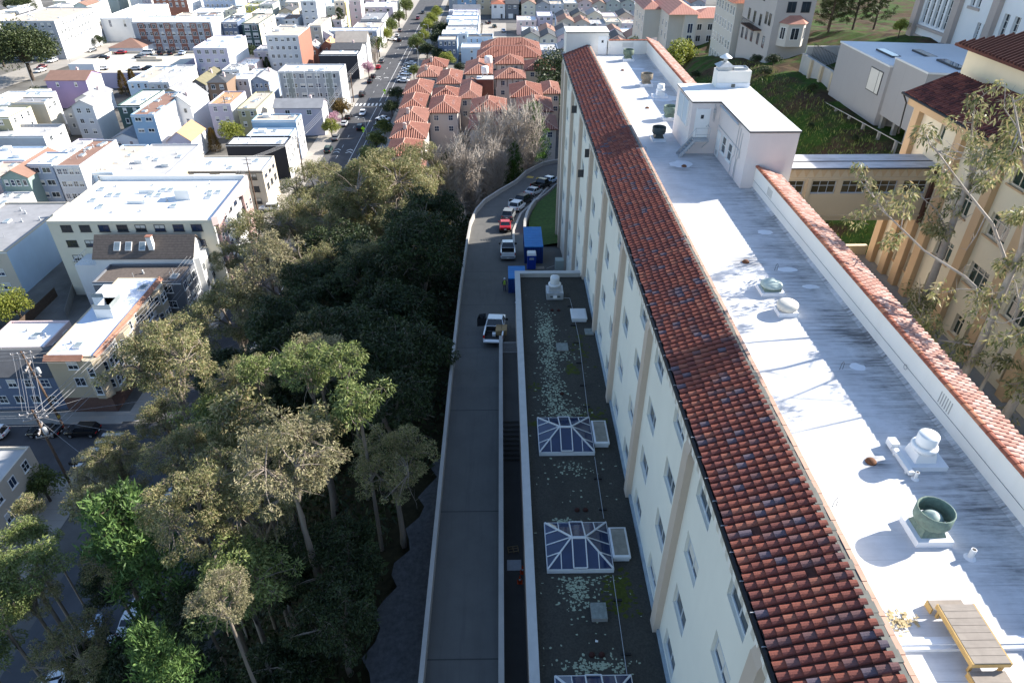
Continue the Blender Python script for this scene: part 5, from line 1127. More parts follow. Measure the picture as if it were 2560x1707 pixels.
T = [
('tiled townhouse with the longest ridge, farthest of the cluster', -7.9,270.8,14.6,284,-17,{}),
('wide tiled townhouse just before the farthest one, two roof shadows on its slope', -8.9,257.9,14.7,270,-17,{}),
('tiled townhouse beside the rooftop water tank', -12.4,233.9,-2.9,252,-17,{}),
('small square tiled townhouse with half timber wall, upper of two', -2.4,246.0,7.7,256,-16.6,dict(timber=True)),
('tiled townhouse with cream wall and two windows facing the viewer', 7.4,239.0,17.9,252,-17,dict(wc=TW2)),
('pyramid roofed townhouse with brown half timber, lower of two', -2.5,228.0,7.8,238,-17,dict(timber=True)),
('tiled townhouse with three chimneys pots on its ridge, right of the street row', -20.6,221.8,-12.7,238,-17,dict(skyl=3)),
('tiled townhouse with white chimney, farthest in the street row', -27.6,243.8,-18.4,254,-17,dict(chim=True)),
('tiled townhouse with white chimney, second farthest in the street row', -27.8,230.5,-19.8,242.5,-17,dict(chim=True)),
('tiled townhouse in the street row with bright sunlit dormer', -29.7,210.3,-21.2,225,-17,dict(skyl=1)),
('square tiled townhouse in the middle of the cluster with dark dormer hole', -20.9,206.5,-12.6,217,-17.2,{}),
('tiled townhouse with long ridge beside the brown utility box', -12.8,205.0,-6.0,226,-17,{}),
('tall tiled townhouse with two pairs of balcony windows facing the viewer', -20.7,190.7,-11.8,206,-17,dict(skyl=3)),
('tiled townhouse in the street row with two small skylights', -29.0,195.1,-21.6,209.5,-17,dict(skyl=2)),
('tiled townhouse in the street row with stubby square chimney', -28.6,181.9,-19.9,194.5,-17,dict(chim=True)),
('broad tiled townhouse with a double gable behind the bare trees', -8.8,190.7,1.4,204.6,-17,dict(wins=2)),
('tiled townhouse with three slit dormers and a shaded left slope', 2.2,206.0,12.2,221,-17,dict(skyl=0)),
('tiled townhouse at the right edge of the cluster close to the hospital', 12.0,210.4,17.8,224,-17.2,{}),
('tiled townhouse with twin hips above the bare trees', 4.2,191.5,14.4,205.2,-17,{}),
('tiled townhouse partly hidden by the grey bare trees', -8.9,177.2,1.9,189.8,-17.4,dict(wins=1)),
('tiled townhouse nearest the hospital wall with a shaded front', 7.0,176.9,14.6,189.5,-17.4,{}),
('tiled townhouse in the street row with tall white chimney near the treetops', -28.2,169.1,-18.9,181,-17,dict(chim=True)),
('tiled townhouse with its roof poking above the eucalyptus crowns', -27.6,156.5,-19.4,168,-17,dict(chim=False)),
('tiled townhouse mostly hidden behind the large eucalyptus', -26.6,141,-17.5,155,-17.5,{}),
('tiled townhouse glimpsed as a strip of red roof through eucalyptus leaves', -24.5,126,-15,139.5,-18,{}),
]
for i, (lb, x0, y0, x1, y1, ez, op) in enumerate(T): townhouse(i, lb, x0, y0, x1, y1, ez, **op)
for (x, y, z, s, lb) in ((-4.4,241,-15.0,1.0,'white cylindrical water tank on a tiled townhouse roof, farther one'), (-5.2,222,-13.8,.9,'white cylindrical water tank on the brown utility box, nearer one')):
    v = thing('water_tank', lb, 'tank', (x, y, z), 0, 'white rooftop tanks'); MB().lathe((0,0,0), [(1.25*s,0),(1.3*s,.1),(1.3*s,2.0*s),(1.15*s,2.15*s),(.05,2.2*s)], 18).build('tank', fr_white, v, True)
    m = MB()
    for a in range(4): m.tube([(1.1*s*math.cos(a*1.57+.7),1.1*s*math.sin(a*1.57+.7),-1.2),(1.1*s*math.cos(a*1.57+.7),1.1*s*math.sin(a*1.57+.7),0.02)], .07, 5)
    m.build('stand', galv, v)
o = MB().box(-2.6,-2.2,-6,2.6,2.2,0,0,top=1).build('utility_box', [mk('brown_siding', (.15,.06,.045), var=.2), wall(PC['lgrey'])], None, loc=(-5.2, 221.4, -15.0)); tag(o, 'brown boarded utility box with pale flat top among the tiled roofs', 'building')
# ================================================================ far right: rows of houses beyond the tiled townhouses
RG = 'rows of small houses far behind the hospital'
FR = [
('slate_house','slate blue house with a row of white window frames','house',-26.1,-18.2,300.1,308.5,9,'slate','tan',dict(front=(3,4),side_col='lblue',ww=.9,frame=fr_white,clut=1)),
('blue_house','low sky blue house beside the slate one','house',-16.7,-8.0,300.4,309.5,6,'lblue','lgrey',dict(front=(2,1),side_col=None,ww=1.0,clut=0)),
('blue_house','sky blue upper house with dark roof and thin windows','house',-14.5,-3.6,311,318,8,'lblue','dgrey',dict(front=(1,4),ww=.6,clut=1)),
('row_house','white row house with dark gable, first behind the slate house','house',-26.0,-10.2,321,330,7.5,'white','white',dict(front=(1,4),ww=1.1,clut=3)),
('row_house','white row house, second behind the slate house','house',-24.5,-10.4,342.3,354.6,7.5,'white','white',dict(front=(1,3),clut=4)),
('row_house','white row house, third behind the slate house','house',-26.2,-10.5,356.7,366,7.5,'lblue','white',dict(front=(1,2),clut=4,side_col='white')),
('row_house','white row house, fourth behind the slate house','house',-24.0,-11.6,368,376.5,7.5,'lgrey','white',dict(front=(1,2),clut=4,side_col='white')),
('row_house','white row house, fifth behind the slate house','house',-26.5,-11.8,378,384.5,7.5,'lav','white',dict(front=(1,2),clut=4,side_col='white')),
('row_house','white row house with a dark gable roof, last of its row','house',-24.6,-10.9,386,389.5,7.5,'white','grey',dict(front=(1,2),rt='gx',rh=1.6)),
('row_house','grey row house with white roof between the first and second white row houses','house',-25,-10.3,331.5,341,7.2,'grey','lgrey',dict(front=(1,2),clut=4,side_col='white')),
('street_house','white two storey house with red tile roof and arched door facing the viewer','house',-5.2,2.1,403.5,414,7,'white','red',dict(rt='hip',rh=1.4,front=(1,2),ww=1.4,garage=True)),
('street_house','dark green grey house with white windows next to the red roofed white house','house',2.5,9.4,403.5,414,7,'dgrey','dgrey',dict(rt='gx',rh=1.6,front=(1,2),ww=1.4,garage=True,frame=fr_white)),
('pink_house','pink flat house with white and blue roof','house',7.6,17.1,359,371,6.5,'pink','white',dict(front=(1,3),ww=1.0,clut=4)),
('mauve_house','mauve flat house with one wide pale window','house',17.6,25.0,362,374,8,'lav','white',dict(front=(2,2),ww=1.6,clut=2)),
]
for i in range(7): FR.append(('street_house', ['teal','mustard','sage green','grey','pale blue','white','cream'][i] + ' house at the top edge behind the ' + ['short cross street','red roofed white house','dark green grey house','twin dark trees','pink flat house','mauve flat house','orange roofed corner house'][i], 'house', -24 + i*11, -14 + i*11, 416, 428, 8, ['blue','tan','sage','lgrey','lblue','white','cream'][i], ['lgrey','tan','grey','dgrey','grey','white','tan'][i], dict(front=(2,2), rt='flat' if i % 2 else 'gx', ww=1.2)))
cols_w = ['lgrey','grey','lblue','white','cream','bgrey','beige','lav','pink','sage']; cols_n = ['pale grey','grey','pale blue','white','cream','blue grey','beige','lavender','pinkish','sage']
rcs = ['dgrey','grey','white','lgrey','brown','tan']; rnames = ['dark shingle','grey','white','pale grey','brown','tan']
ords = ['first','second','third','fourth','fifth','sixth','seventh','eighth','ninth','tenth','eleventh','twelfth','thirteenth']
rnd = random.Random(77)
def far_row(desc, x0, n, wd, y0, d, h, gable=.5, g2='gy', step=0):
    for i in range(n):
        k = rnd.randrange(len(cols_w)); gb = rnd.random() < gable; r = rnd.choice([0,0,1,4]) if gb else rnd.choice([2,2,3,5])
        FR.append(('row_house', f'{cols_n[k]} house, {rnames[r]} {"gable" if gb else "flat"} roof, {ords[i]} from left in {desc}', 'house', x0 + i*wd, x0 + (i+1)*wd - .12, y0 + rnd.uniform(-.8,.8), y0 + d, h + rnd.uniform(-.6,.6), cols_w[k], rcs[r], dict(rt=g2 if gb else 'flat', rh=1.9, front=(2, 2), ww=1.2, wh=1.3, clut=3, zb=CITY + step)))
far_row('nearest far row behind tower', 9.0, 12, 7.6, 318, 11, 6.2, .85)
far_row('second far row', 9.4, 13, 7.6, 333, 11, 6.0, .15)
far_row('third far row', 27, 11, 7.6, 352, 12, 6.4, .3)
far_row('fourth far row', 27.5, 11, 7.6, 370, 11, 6.4, .85)
far_row('fifth far row', 11, 13, 7.6, 404, 12, 7, .6)
far_row('sixth far row', 53, 8, 7.6, 417, 12, 7, .6)
far_row('top far row', -30, 13, 9.5, 434, 14, 8.5, .4)
far_row('front row by hospital end', 16, 9, 7.4, 298, 12, 5.8, .75)
for i, (nm, lb, ct, x0, x1, y0, y1, h, wc, rc, op) in enumerate(FR):
    op = dict(op); house(nm, lb, ct, x0, y0, x1, y1, h, wc, rc, seed=500+i, group=RG, **op)

# ================================================================ right side: cream tiled building, sky bridge, grey building, white institution, beige flats
RB = thing('clinic', 'cream building with tan pilasters and red tile roof joined by the sky bridge', 'building', (40, 38, 9))
cr2 = mk('clinic_stucco', (.72,.63,.46), var=.05, scale=.3, stain=.2, stain_scale=(.5,.5,.12), stain_col=(.52,.45,.34)); tn2 = mk('clinic_pilaster', (.56,.38,.22), var=.06, scale=.4)
FX, FY0, FY1, FZ0, FZ1 = 33.4, 4.0, 55.8, 6.0, 23.2
holes = []; wl = []
for s in (13.5, 17.25):
    for c, w_ in ((46.15,2.0),(41.75,2.1),(37.2,2.1),(32.6,2.1),(28,2.1),(23.5,2.1),(19,2.1)): holes.append((c-w_/2-FY0, s-FZ0, c+w_/2-FY0, s+1.65-FZ0)); wl.append((c,s,w_,1.65))
for c, w_ in ((51.2,.7),(46.2,1.6),(41.8,1.6),(37.2,1.6),(32.6,1.6),(28,1.6)): holes.append((c-w_/2-FY0, 21.0-FZ0, c+w_/2-FY0, 22.5-FZ0)); wl.append((c,21.0,w_,1.5))
for c, w_, s in ((53.35,.85,10.6),(51.3,.85,10.6),(49.4,.85,10.6),(46.4,.6,10.5),(44.5,.6,10.5),(51.2,.85,14.6),(41.6,1.0,9.6),(39.6,2.0,9.7),(35,2.0,9.7),(30.5,2.0,9.7)): holes.append((c-w_/2-FY0, s-FZ0, c+w_/2-FY0, s+1.6-FZ0)); wl.append((c,s,w_,1.6))
m = MB(); wall_holes(m, (FX, FY0, FZ0), (0,1,0), (-1,0,0), FY1-FY0, FZ1-FZ0, holes, .3); m.box(FX+.001,FY0,FZ0,46,FY1,FZ1,0,skip='lbt'); bb(m, 'wall', cr2, RB)
gg = glass('green_glass', (.025,.05,.04), .05); rnd = random.Random(6)
for c, s, w_, h_ in wl: inst('window', win_mesh(w_-.02,h_-.02,mk('cream_frame',(.70,.62,.50),var=.04),gg,nx=3 if w_ > 1.9 else 2 if w_ > .7 else 1,proud=.08,fw=.09,trans=.72), RB, Vector((FX+.24,c,s)) - RB.location, -math.pi/2)
m = MB()
for c, s, w_, h_ in wl: m.box(FX-.12,c-w_/2-.1,s-.12,FX,c+w_/2+.1,s-.001)
bb(m, 'window_sill', tn2, RB)
for p, zt in ((54.6,22.4),(48.45,22.4),(43.6,22.4),(39.3,22.4),(34.9,22.4),(30.3,22.4),(25.7,22.4),(52.35,15.0),(50.35,15.0)):
    m = MB(); m.box(FX-.45,p-.42,8.6,FX+.01,p+.42,zt); bb(m, 'pilaster', tn2, RB)
m = MB(); m.box(FX-.5,FY0,22.4,FX,FY1+.3,23.2); m.box(FX,FY1,22.4,46,FY1+.3,23.2); bb(m, 'frieze', tn2, RB)
Dr = Vector((3.6,0,1.55)).normalized(); tile_slope('tile_roof', RB, (FX-.9,FY0,23.25), (FX-.9,FY1+.6,23.25), Dr, math.hypot(3.6,1.55), .36, .42, .14, [mk('dark_clay', (.2,.06,.04), var=.25, scale=1.5, island=[(0,(.16,.05,.04)),(.4,(.10,.035,.03)),(.7,(.22,.07,.05))]), tile_pan], 21)
m = MB(); m.tube([(FX-1.0,FY0,23.2),(FX-1.0,FY1+.6,23.2),(FX+8,FY1+.6,23.2)], .1, 6); m.tube([(FX-.95,FY1+.4,23.1),(FX-.6,FY1+.3,22.5),(FX-.5,FY1+.2,20)], .06, 6); bb(m, 'gutter', black, RB)
m = MB(); m.add([(FX-.9,FY1+.6,23.25),(46,FY1+.6,23.25),(46,FY1+.6,23.0),(FX-.9,FY1+.6,23.0),(FX+2.7,FY1-3,24.8),(46,FY1-3,24.8)], [(1,0,4,5),(0,1,2,3)]); m.box(FX+2.7,FY0,23.2,46,FY1-3,24.75,0,skip='b'); bb(m, 'rear_roof', TRd, RB)
# upper roof block behind with its own tile slope
up = bpy.data.objects.new('upper_block', None); COL.objects.link(up); up.parent = RB
m = MB(); m.box(37.3,44,24.0,46,57.6,26.6); m.v = [(x-40,y-38,z-9) for x,y,z in m.v]; m.build('block_wall', cr2, up)
b = MB(); P = [(36.5,43,26.6),(47,43,26.6),(47,58.3,26.6),(36.5,58.3,26.6)]; q = [(40.3,47,28.2),(43,47,28.2),(43,54.4,28.2),(40.3,54.4,28.2)]
b.poly([P[3],P[0],q[0],q[3]]); b.poly([P[0],P[1],q[1],q[0]]); b.poly([P[1],P[2],q[2],q[1]]); b.poly([P[2],P[3],q[3],q[2]]); b.poly(q); b.box(36.5,43,26.4,47,58.3,26.598)
for i in range(34):
    y = 43.3 + i*.44; k = min(y-43, 58.3-y, 3.9)/3.9; b.tube([(36.5,y,26.66),(36.5+3.8*k,y,26.66+1.6*k)], .1, 5)
b.v = [(x-40,y-38,z-9) for x,y,z in b.v]; b.build('block_roof', mk('dark_clay_flat', (.11,.04,.03), var=.3, scale=1.2), up)
# sky bridge
SB = thing('sky_bridge', 'tan covered sky bridge with a row of windows between the hospital and the cream building', 'bridge', (27, 51, 15))
bw = mk('bridge_stucco', (.55,.44,.30), var=.06, scale=.4, stain=.15, stain_scale=(.5,.5,.2), stain_col=(.42,.33,.24)); BX0, BX1, BY0, BY1, BZ0, BZ1 = 20.9, 33.4, 50.0, 52.5, 15.0, 19.3
cs = [22.4, 24.9, 27.25, 29.65, 32.0]; holes = [(c-.95-BX0, 2.25, c+.95-BX0, 3.3) for c in cs]
m = MB(); wall_holes(m, (BX0,BY0,BZ0), (1,0,0), (0,-1,0), BX1-BX0, BZ1-BZ0, holes, .22); wall_holes(m, (BX0,BY1,BZ0), (1,0,0), (0,1,0), BX1-BX0, BZ1-BZ0, holes, .22); m.quad((BX0,BY0,BZ0),(BX0,BY1,BZ0),(BX1,BY1,BZ0),(BX1,BY0,BZ0)); m.box(BX0,BY0+.25,BZ0+1.0,BX1,BY1-.25,BZ0+1.1); bb(m, 'bridge_wall', bw, SB)
for c in cs:
    inst('window', win_mesh(1.88,1.03,mk('steel_frame',(.40,.43,.46),rough=.4,var=.03),glass('bridge_glass',(.07,.055,.03),.08),nx=3,proud=.05,fw=.06,sill=.1,trans=.6), SB, Vector((c,BY0+.18,BZ0+2.26)) - SB.location)
m = MB()
for x in (23.65,28.45): m.box(x-.14,BY0-.14,BZ0+.4,x+.14,BY0,BZ1-.75)
m.box(BX0,BY0-.12,BZ0+.35,BX1,BY0-.001,BZ0+.5); m.box(BX0,BY0-.08,BZ1-.85,BX1,BY0-.001,BZ1-.72); bb(m, 'rib', bw, SB)
m = MB(); x = BX0 + .1
while x < BX1 - .6: m.add([(x,BY0-.05,BZ1-.02),(x+.62,BY0-.05,BZ1-.02),(x+.31,BY0-.05,BZ1-.68),(x,BY0,BZ1-.02),(x+.62,BY0,BZ1-.02),(x+.31,BY0,BZ1-.68)], [(0,2,1),(0,3,5,2),(1,2,5,4),(0,1,4,3)]); x += .66
bb(m, 'triangle_trim', mk('bridge_trim', (.50,.36,.22), var=.05), SB)
m = MB(); m.box(BX0,BY0-.25,BZ1,BX1,BY1+.25,BZ1+.12,0,top=1); m.box(BX0,BY0+1.1,BZ1+.12,BX1,BY0+1.16,BZ1+.17); bb(m, 'bridge_roof', [fr_dark, mk('bridge_membrane', (.55,.55,.56), rough=.6, var=.2, scale=.6, stain=.8, stain_scale=(.35,2,1), stain_col=(.12,.12,.12))], SB)
m = MB(); m.box(BX1-.32,BY0-.3,BZ0-.2,BX1-.02,BY0+.1,BZ1+.15); bb(m, 'joint_cover', half_t, SB)
# terrace wall in front of the cream building
m = MB(); m.box(30.7,12,-1,31.1,56,9.9); m.box(30.65,12,9.9,31.15,56,10.0); m.box(31.1,55.6,2,33.2,56,9.9); o = m.build('terrace_wall', mk('terrace_stucco', (.62,.52,.36), var=.07, scale=.3)); tag(o, 'long plain tan terrace wall below the cream building pilasters', 'wall')
tag(MB().quad((31.1,12,9.0),(33.4,12,9.0),(33.4,55.6,9.0),(31.1,55.6,9.0)).build('terrace', conc_m), kind='structure')
# grey modern building
GB = thing('grey_annex', 'modern grey box building with pale blue roof on the grassy slope', 'building', (50, 86, 13))
gw = mk('grey_render', (.33,.32,.32), var=.04, scale=.3, joints=(1, 4.6, .03, (.24,.24,.24))); grf = mk('pale_roof', (.56,.58,.60), rough=.5, var=.06, scale=.5); bm_ = mk('roof_edge', (.60,.61,.62), rough=.4, var=.03)
m = MB(); m.prism([(46,84.2),(56,80.6),(61,96),(46,98.4)], 12.0, 18.8, 0); m.prism([(46.3,76.8),(57,74.4),(58,83.8),(46.3,84.2)], 13.4, 19.8, 0); bb(m, 'wall', gw, GB)
m = MB(); m.prism([(45.9,84.3),(56.2,80.7),(61.2,96.1),(45.9,98.5)], 18.801, 19.0, 0, top=1); m.prism([(46.2,76.7),(57.2,74.3),(58.2,83.9),(46.2,84.28)], 19.801, 20.0, 0, top=1); bb(m, 'roof', [bm_, grf], GB)
m = MB()
for x, y, z, a in ((48.6,90.5,19.0,.1),(53.0,90.0,19.0,.1),(50.5,80.0,20.0,.1)):
    m.box(x-.55,y-2.2,z,x+.55,y+2.2,z+.2); m.quad((x-.48,y-2.12,z+.21),(x+.48,y-2.12,z+.21),(x+.48,y+2.12,z+.21),(x-.48,y+2.12,z+.21),1)
bb(m, 'skylight', [fr_dark, glass('sky_mirror', (.10,.16,.22), .03)], GB)
m = MB(); m.box(45.93,85.3,15.3,46.02,88.5,18.0,0); m.quad((45.92,85.4,15.4),(45.92,88.4,15.4),(45.92,88.4,17.9),(45.92,85.4,17.9),1); m.box(45.9,86.2,15.4,45.93,86.26,17.9,0); bb(m, 'window', [fr_dark, mk('white_blind', (.62,.60,.55), rough=.3, var=.08, scale=.8)], GB)
m = MB()
for y in (77.5,80.5,83.5,87,91,95): m.box(46.4,y-.25,8,46.9,y+.25,13.5)
bb(m, 'footing', conc_m, GB)
# timber rail walkway along the foot of the grey building
WK = thing('rail_walk', 'pale timber walkway with rails on concrete posts along the foot of the grey building', 'walkway', (45, 88, 11))
m = MB()
for k in range(4):
    for a, b_ in (((45.1,75.0,12.6),(45.1,98,11.3)), ((45.1,98,11.3),(47,110,9.8))): m.tube([(a[0]-k*.32,a[1],a[2]+.15*k),(b_[0]-k*.32,b_[1],b_[2]+.15*k)], .05, 5)
bb(m, 'rail', wood_p := mk('pale_timber', (.50,.46,.40), var=.2, scale=2), WK)
for y in range(75, 111, 4):
    z = 12.6 - (y-75)*.057; m = MB(); m.box(44.0,y-.15,z-2,44.3,y+.15,z+.45); bb(m, 'post', conc_m, WK)
# retaining wall with buttresses beyond the grey building
m = MB(); m.box(47.2,100,8,47.6,113,14.4); m.box(47.6,112.6,8,54,113,15.5)
for y in (100.5,104.5,108.5): m.box(46.8,y-.3,8,47.2,y+.3,14.4,1)
o = m.build('retaining_wall', [conc_l, wall(PC['tan'])]); tag(o, 'sunlit white retaining wall with tan buttresses left of the grey building', 'wall')
# white institution
WI = thing('institution', 'tall white institutional building with taupe pilasters and clustered tall windows', 'institution', (72, 102, 14))
wi = mk('institution_stucco', (.72,.73,.74), var=.05, scale=.3); tp = mk('taupe_trim', (.42,.36,.33), var=.06, scale=.4); IX = 66.0
holes = []; wl = []
for c in (115.6,114.1,112.6,111.1,109.6): wl.append((c,18.3,1.0,5.0))
for c in (101.5,100.1): wl.append((c,18.1,.8,2.6))
for c in (104.6,103.2): wl.append((c,22.3,.9,6))
for c in (96.4,94.2,91.6,89.0,86.6): wl.append((c,18.2,1.2,4.4))
for c in (83,80,77): wl.append((c,18.2,1.2,4.4))
for c, s, w_, h_ in wl: holes.append((c-w_/2-70, s-10, c+w_/2-70, s+h_-10))
m = MB(); wall_holes(m, (IX,70,10), (0,1,0), (-1,0,0), 48, 22, holes, .45); m.box(IX+.001,70,10,84,118,32,0,skip='lb'); bb(m, 'wall', wi, WI)
for c, s, w_, h_ in wl: inst('window', win_mesh(w_-.02,h_-.02,fr_white,g_dark,nx=2,ny=5,proud=.06,fw=.07), WI, Vector((IX+.35,c,s)) - WI.location, -math.pi/2)
for y in (117.4,107.2,98.6): m = MB(); m.box(IX-.7,y-.7,10,IX,y+.7,31); bb(m, 'pilaster', tp, WI)
m = MB(); m.box(IX-.3,108.4,17.6,IX,116.8,18.0); m.box(IX-.3,70,16.2,IX,118,16.6)
for c, s, w_, h_ in wl[5:]: m.box(IX-.18,c-w_/2-.25,s-.35,IX,c+w_/2+.25,s-.001)
bb(m, 'sill_band', tp, WI)
m = MB(); m.box(58.5,74,13,65.9,104,16.0,0,top=1); bb(m, 'podium', [tp, grf], WI)
# beige flats on the hill
FL = thing('hill_flats', 'large pale taupe flats with red capped bay window and iron balcony on the hill', 'apartments', (50, 133, 8), 0, 'flats on the hill behind the hospital')
fw_ = mk('taupe_flats', (.46,.42,.39), var=.05, scale=.3); fw2 = mk('pale_flats', (.58,.54,.48), var=.05, scale=.3)
m = MB(); m.box(46,125,2,52.6,142,24.5); bb(m, 'wall', fw_, FL)
for (y, s) in [(126.8,16.0),(128.6,16.0),(131.5,19.2),(134.8,19.2),(138,19.2),(131.5,15.2),(134.8,15.2),(138,15.2),(128,12.2),(131,12.2),(134.5,12.0),(137.5,11.8),(140,11.6),(128,22.3),(133,22.3),(138,22.3)]: inst('window', win_mesh(1.1,1.9,fr_dark,g_dark,nx=2,ny=2,proud=.05,fw=.08), FL, Vector((45.998,y,s)) - FL.location, -math.pi/2)
for x in (48.6,51.0): inst('window', win_mesh(1.5,1.7,fr_dark,g_dark,nx=2,proud=.05,fw=.08), FL, Vector((x,124.998,18.3)) - FL.location)
m = MB(); m.prism([(47.2,125),(48.2,123.6),(50.8,123.6),(51.8,125)], 13.2, 16.8); bb(m, 'bay', fw2, FL)
m = MB(); m.add([(46.9,125,16.8),(48.0,123.3,16.8),(51.0,123.3,16.8),(52.1,125,16.8),(48.6,125,17.9),(50.4,125,17.9)], [(0,1,4),(1,2,5,4),(2,3,5),(3,2,1,0)]); bb(m, 'bay_roof', TR, FL)
for x, y, rz in ((49.5,123.59,0),(47.7,124.3,-.95),(51.3,124.3,.95)): inst('window', win_mesh(1.4 if rz == 0 else 1.0,1.9,fr_white,g_dark,nx=2,proud=.05,fw=.07), FL, Vector((x,y,14.3)) - FL.location, rz)
m = MB(); m.box(44.4,130,14.6,46,137,14.8); bb(m, 'balcony', half_t, FL)
m = MB()
for i in range(30): y = 130 + 7*i/29; m.box(44.42,y,14.8,44.45,y+.03,15.8)
m.box(44.4,130,15.8,44.46,137,15.86); bb(m, 'balcony_rail', black, FL)
FL2 = thing('hill_flats', 'pale flats with three storeys of white windows and tile roof edge', 'apartments', (50, 150, 3), 0, 'flats on the hill behind the hospital')
m = MB(); m.box(45,143,0,58,157,17.2); bb(m, 'wall', fw2, FL2)
for s in (5.2,8.6,11.8,14.8):
    for y in (144.2,146,148.2,150,152,154,155.8): inst('window', win_mesh(.85,1.6,fr_white,g_dark,nx=2,ny=2,proud=.05,fw=.08), FL2, Vector((44.998,y,s)) - FL2.location, -math.pi/2)
m = MB(); m.add([(44,142.4,17.2),(44,157.6,17.2),(50,154,19.5),(50,146,19.5),(58,142.4,17.2),(58,157.6,17.2)], [(1,0,3,2),(0,4,3),(4,5,2,3),(5,1,2),(0,1,5,4)]); bb(m, 'roof', roofs['red'], FL2)
FL3 = thing('hill_flats', 'lower cream flats with salmon hip roofs in stepped wings', 'apartments', (48, 186, 0), 0, 'flats on the hill behind the hospital')
m = MB(); m.box(40.6,180,-6,44.2,198,9.6); m.box(44.2,178.5,-6,47.2,198,9.6); m.box(47.2,181,-6,60,198,8.4); m.box(36.5,190,-8,40.6,205,9.0); bb(m, 'wall', fw2, FL3)
def hip(b, x0,y0,x1,y1,z,r):
    a, c = (x1-x0)/2, (y1-y0)/2; k = min(a,c); xc, yc = (x0+x1)/2, (y0+y1)/2; rx, ry = a-k, c-k
    b.add([(x0,y0,z),(x1,y0,z),(x1,y1,z),(x0,y1,z),(xc-rx,yc-ry,z+r),(xc+rx,yc-ry,z+r),(xc+rx,yc+ry,z+r),(xc-rx,yc+ry,z+r)], [(0,1,5,4),(1,2,6,5),(2,3,7,6),(3,0,4,7),(3,2,1,0)])
b = MB(); hip(b, 40,178,48,198.5,9.6,2.0); hip(b, 46.6,180.4,60.5,189,8.4,1.8); hip(b, 36,189.5,41.2,205.5,9.0,1.6); bb(b, 'roof', mk('salmon_tile', (.52,.25,.19), var=.15, scale=.6, joints=(0,.6,.12,(.38,.17,.12))), FL3)
for s in (1.0,4.2,6.8):
    for x in (48.6,51.2,53.8,56.4): inst('window', win_mesh(1.2,1.5,fr_white,g_dark,nx=2,proud=.05,fw=.08), FL3, Vector((x,180.998,s-1.2)) - FL3.location)
    inst('window', win_mesh(1.3,2.2,fr_white,g_blue,nx=2,proud=.05,fw=.08), FL3, Vector((45.7,178.498,s-1.4)) - FL3.location)
    for y in (182,186,190,194): inst('window', win_mesh(1.0,1.5,fr_white,g_dark,nx=2,proud=.05,fw=.08), FL3, Vector((40.598,y,s-.8)) - FL3.location, -math.pi/2)
    for y in (192,196,200): inst('window', win_mesh(1.0,1.5,fr_white,g_dark,nx=2,proud=.05,fw=.08), FL3, Vector((36.498,y,s-1)) - FL3.location, -math.pi/2)
# ================================================================ vehicles
tyre_m = mk('tyre', (.012,.012,.013), rough=.8, var=0); rim_m = mk('alloy', (.45,.46,.48), rough=.35, var=0, metal=.6); cgl = glass('car_glass', (.012,.015,.02), .04)
lamp_w = mk('lamp_clear', (.75,.75,.72), rough=.2, var=0); lamp_r = mk('lamp_red', (.5,.015,.015), rough=.25, var=0); plate_m = mk('plate', (.7,.7,.68), var=0); plast = mk('black_trim', (.02,.02,.022), rough=.6, var=0)
PAINT = {}
def paint_m(n, c): 
    if n not in PAINT: PAINT[n] = mk('car_paint_' + n, c, rough=.25, var=.03, spec=.6)
    return PAINT[n]
CP = dict(white=(.78,.79,.80), black=(.012,.012,.014), grey=(.16,.17,.18), silver=(.48,.50,.52), red=(.38,.012,.02), blue=(.05,.10,.25), dgreen=(.03,.06,.05), pale_blue=(.42,.52,.66), maroon=(.12,.015,.02))
SPEC = dict(sedan=dict(L=4.75,w=.91,low=.60,hood=.92,deck=1.02,belt=.96,H=1.45,gh=(-1.75,-1.05,.35,1.15)), suv=dict(L=4.65,w=.94,low=.65,hood=1.08,deck=1.12,belt=1.10,H=1.72,gh=(-2.2,-1.85,.35,1.1)), hatch=dict(L=4.1,w=.88,low=.60,hood=.95,deck=1.0,belt=.98,H=1.5,gh=(-1.95,-1.4,.35,1.2)), van=dict(L=5.2,w=.98,low=.7,hood=1.2,deck=1.3,belt=1.25,H=1.95,gh=(-2.5,-2.3,1.0,1.8)))
CARM = {}
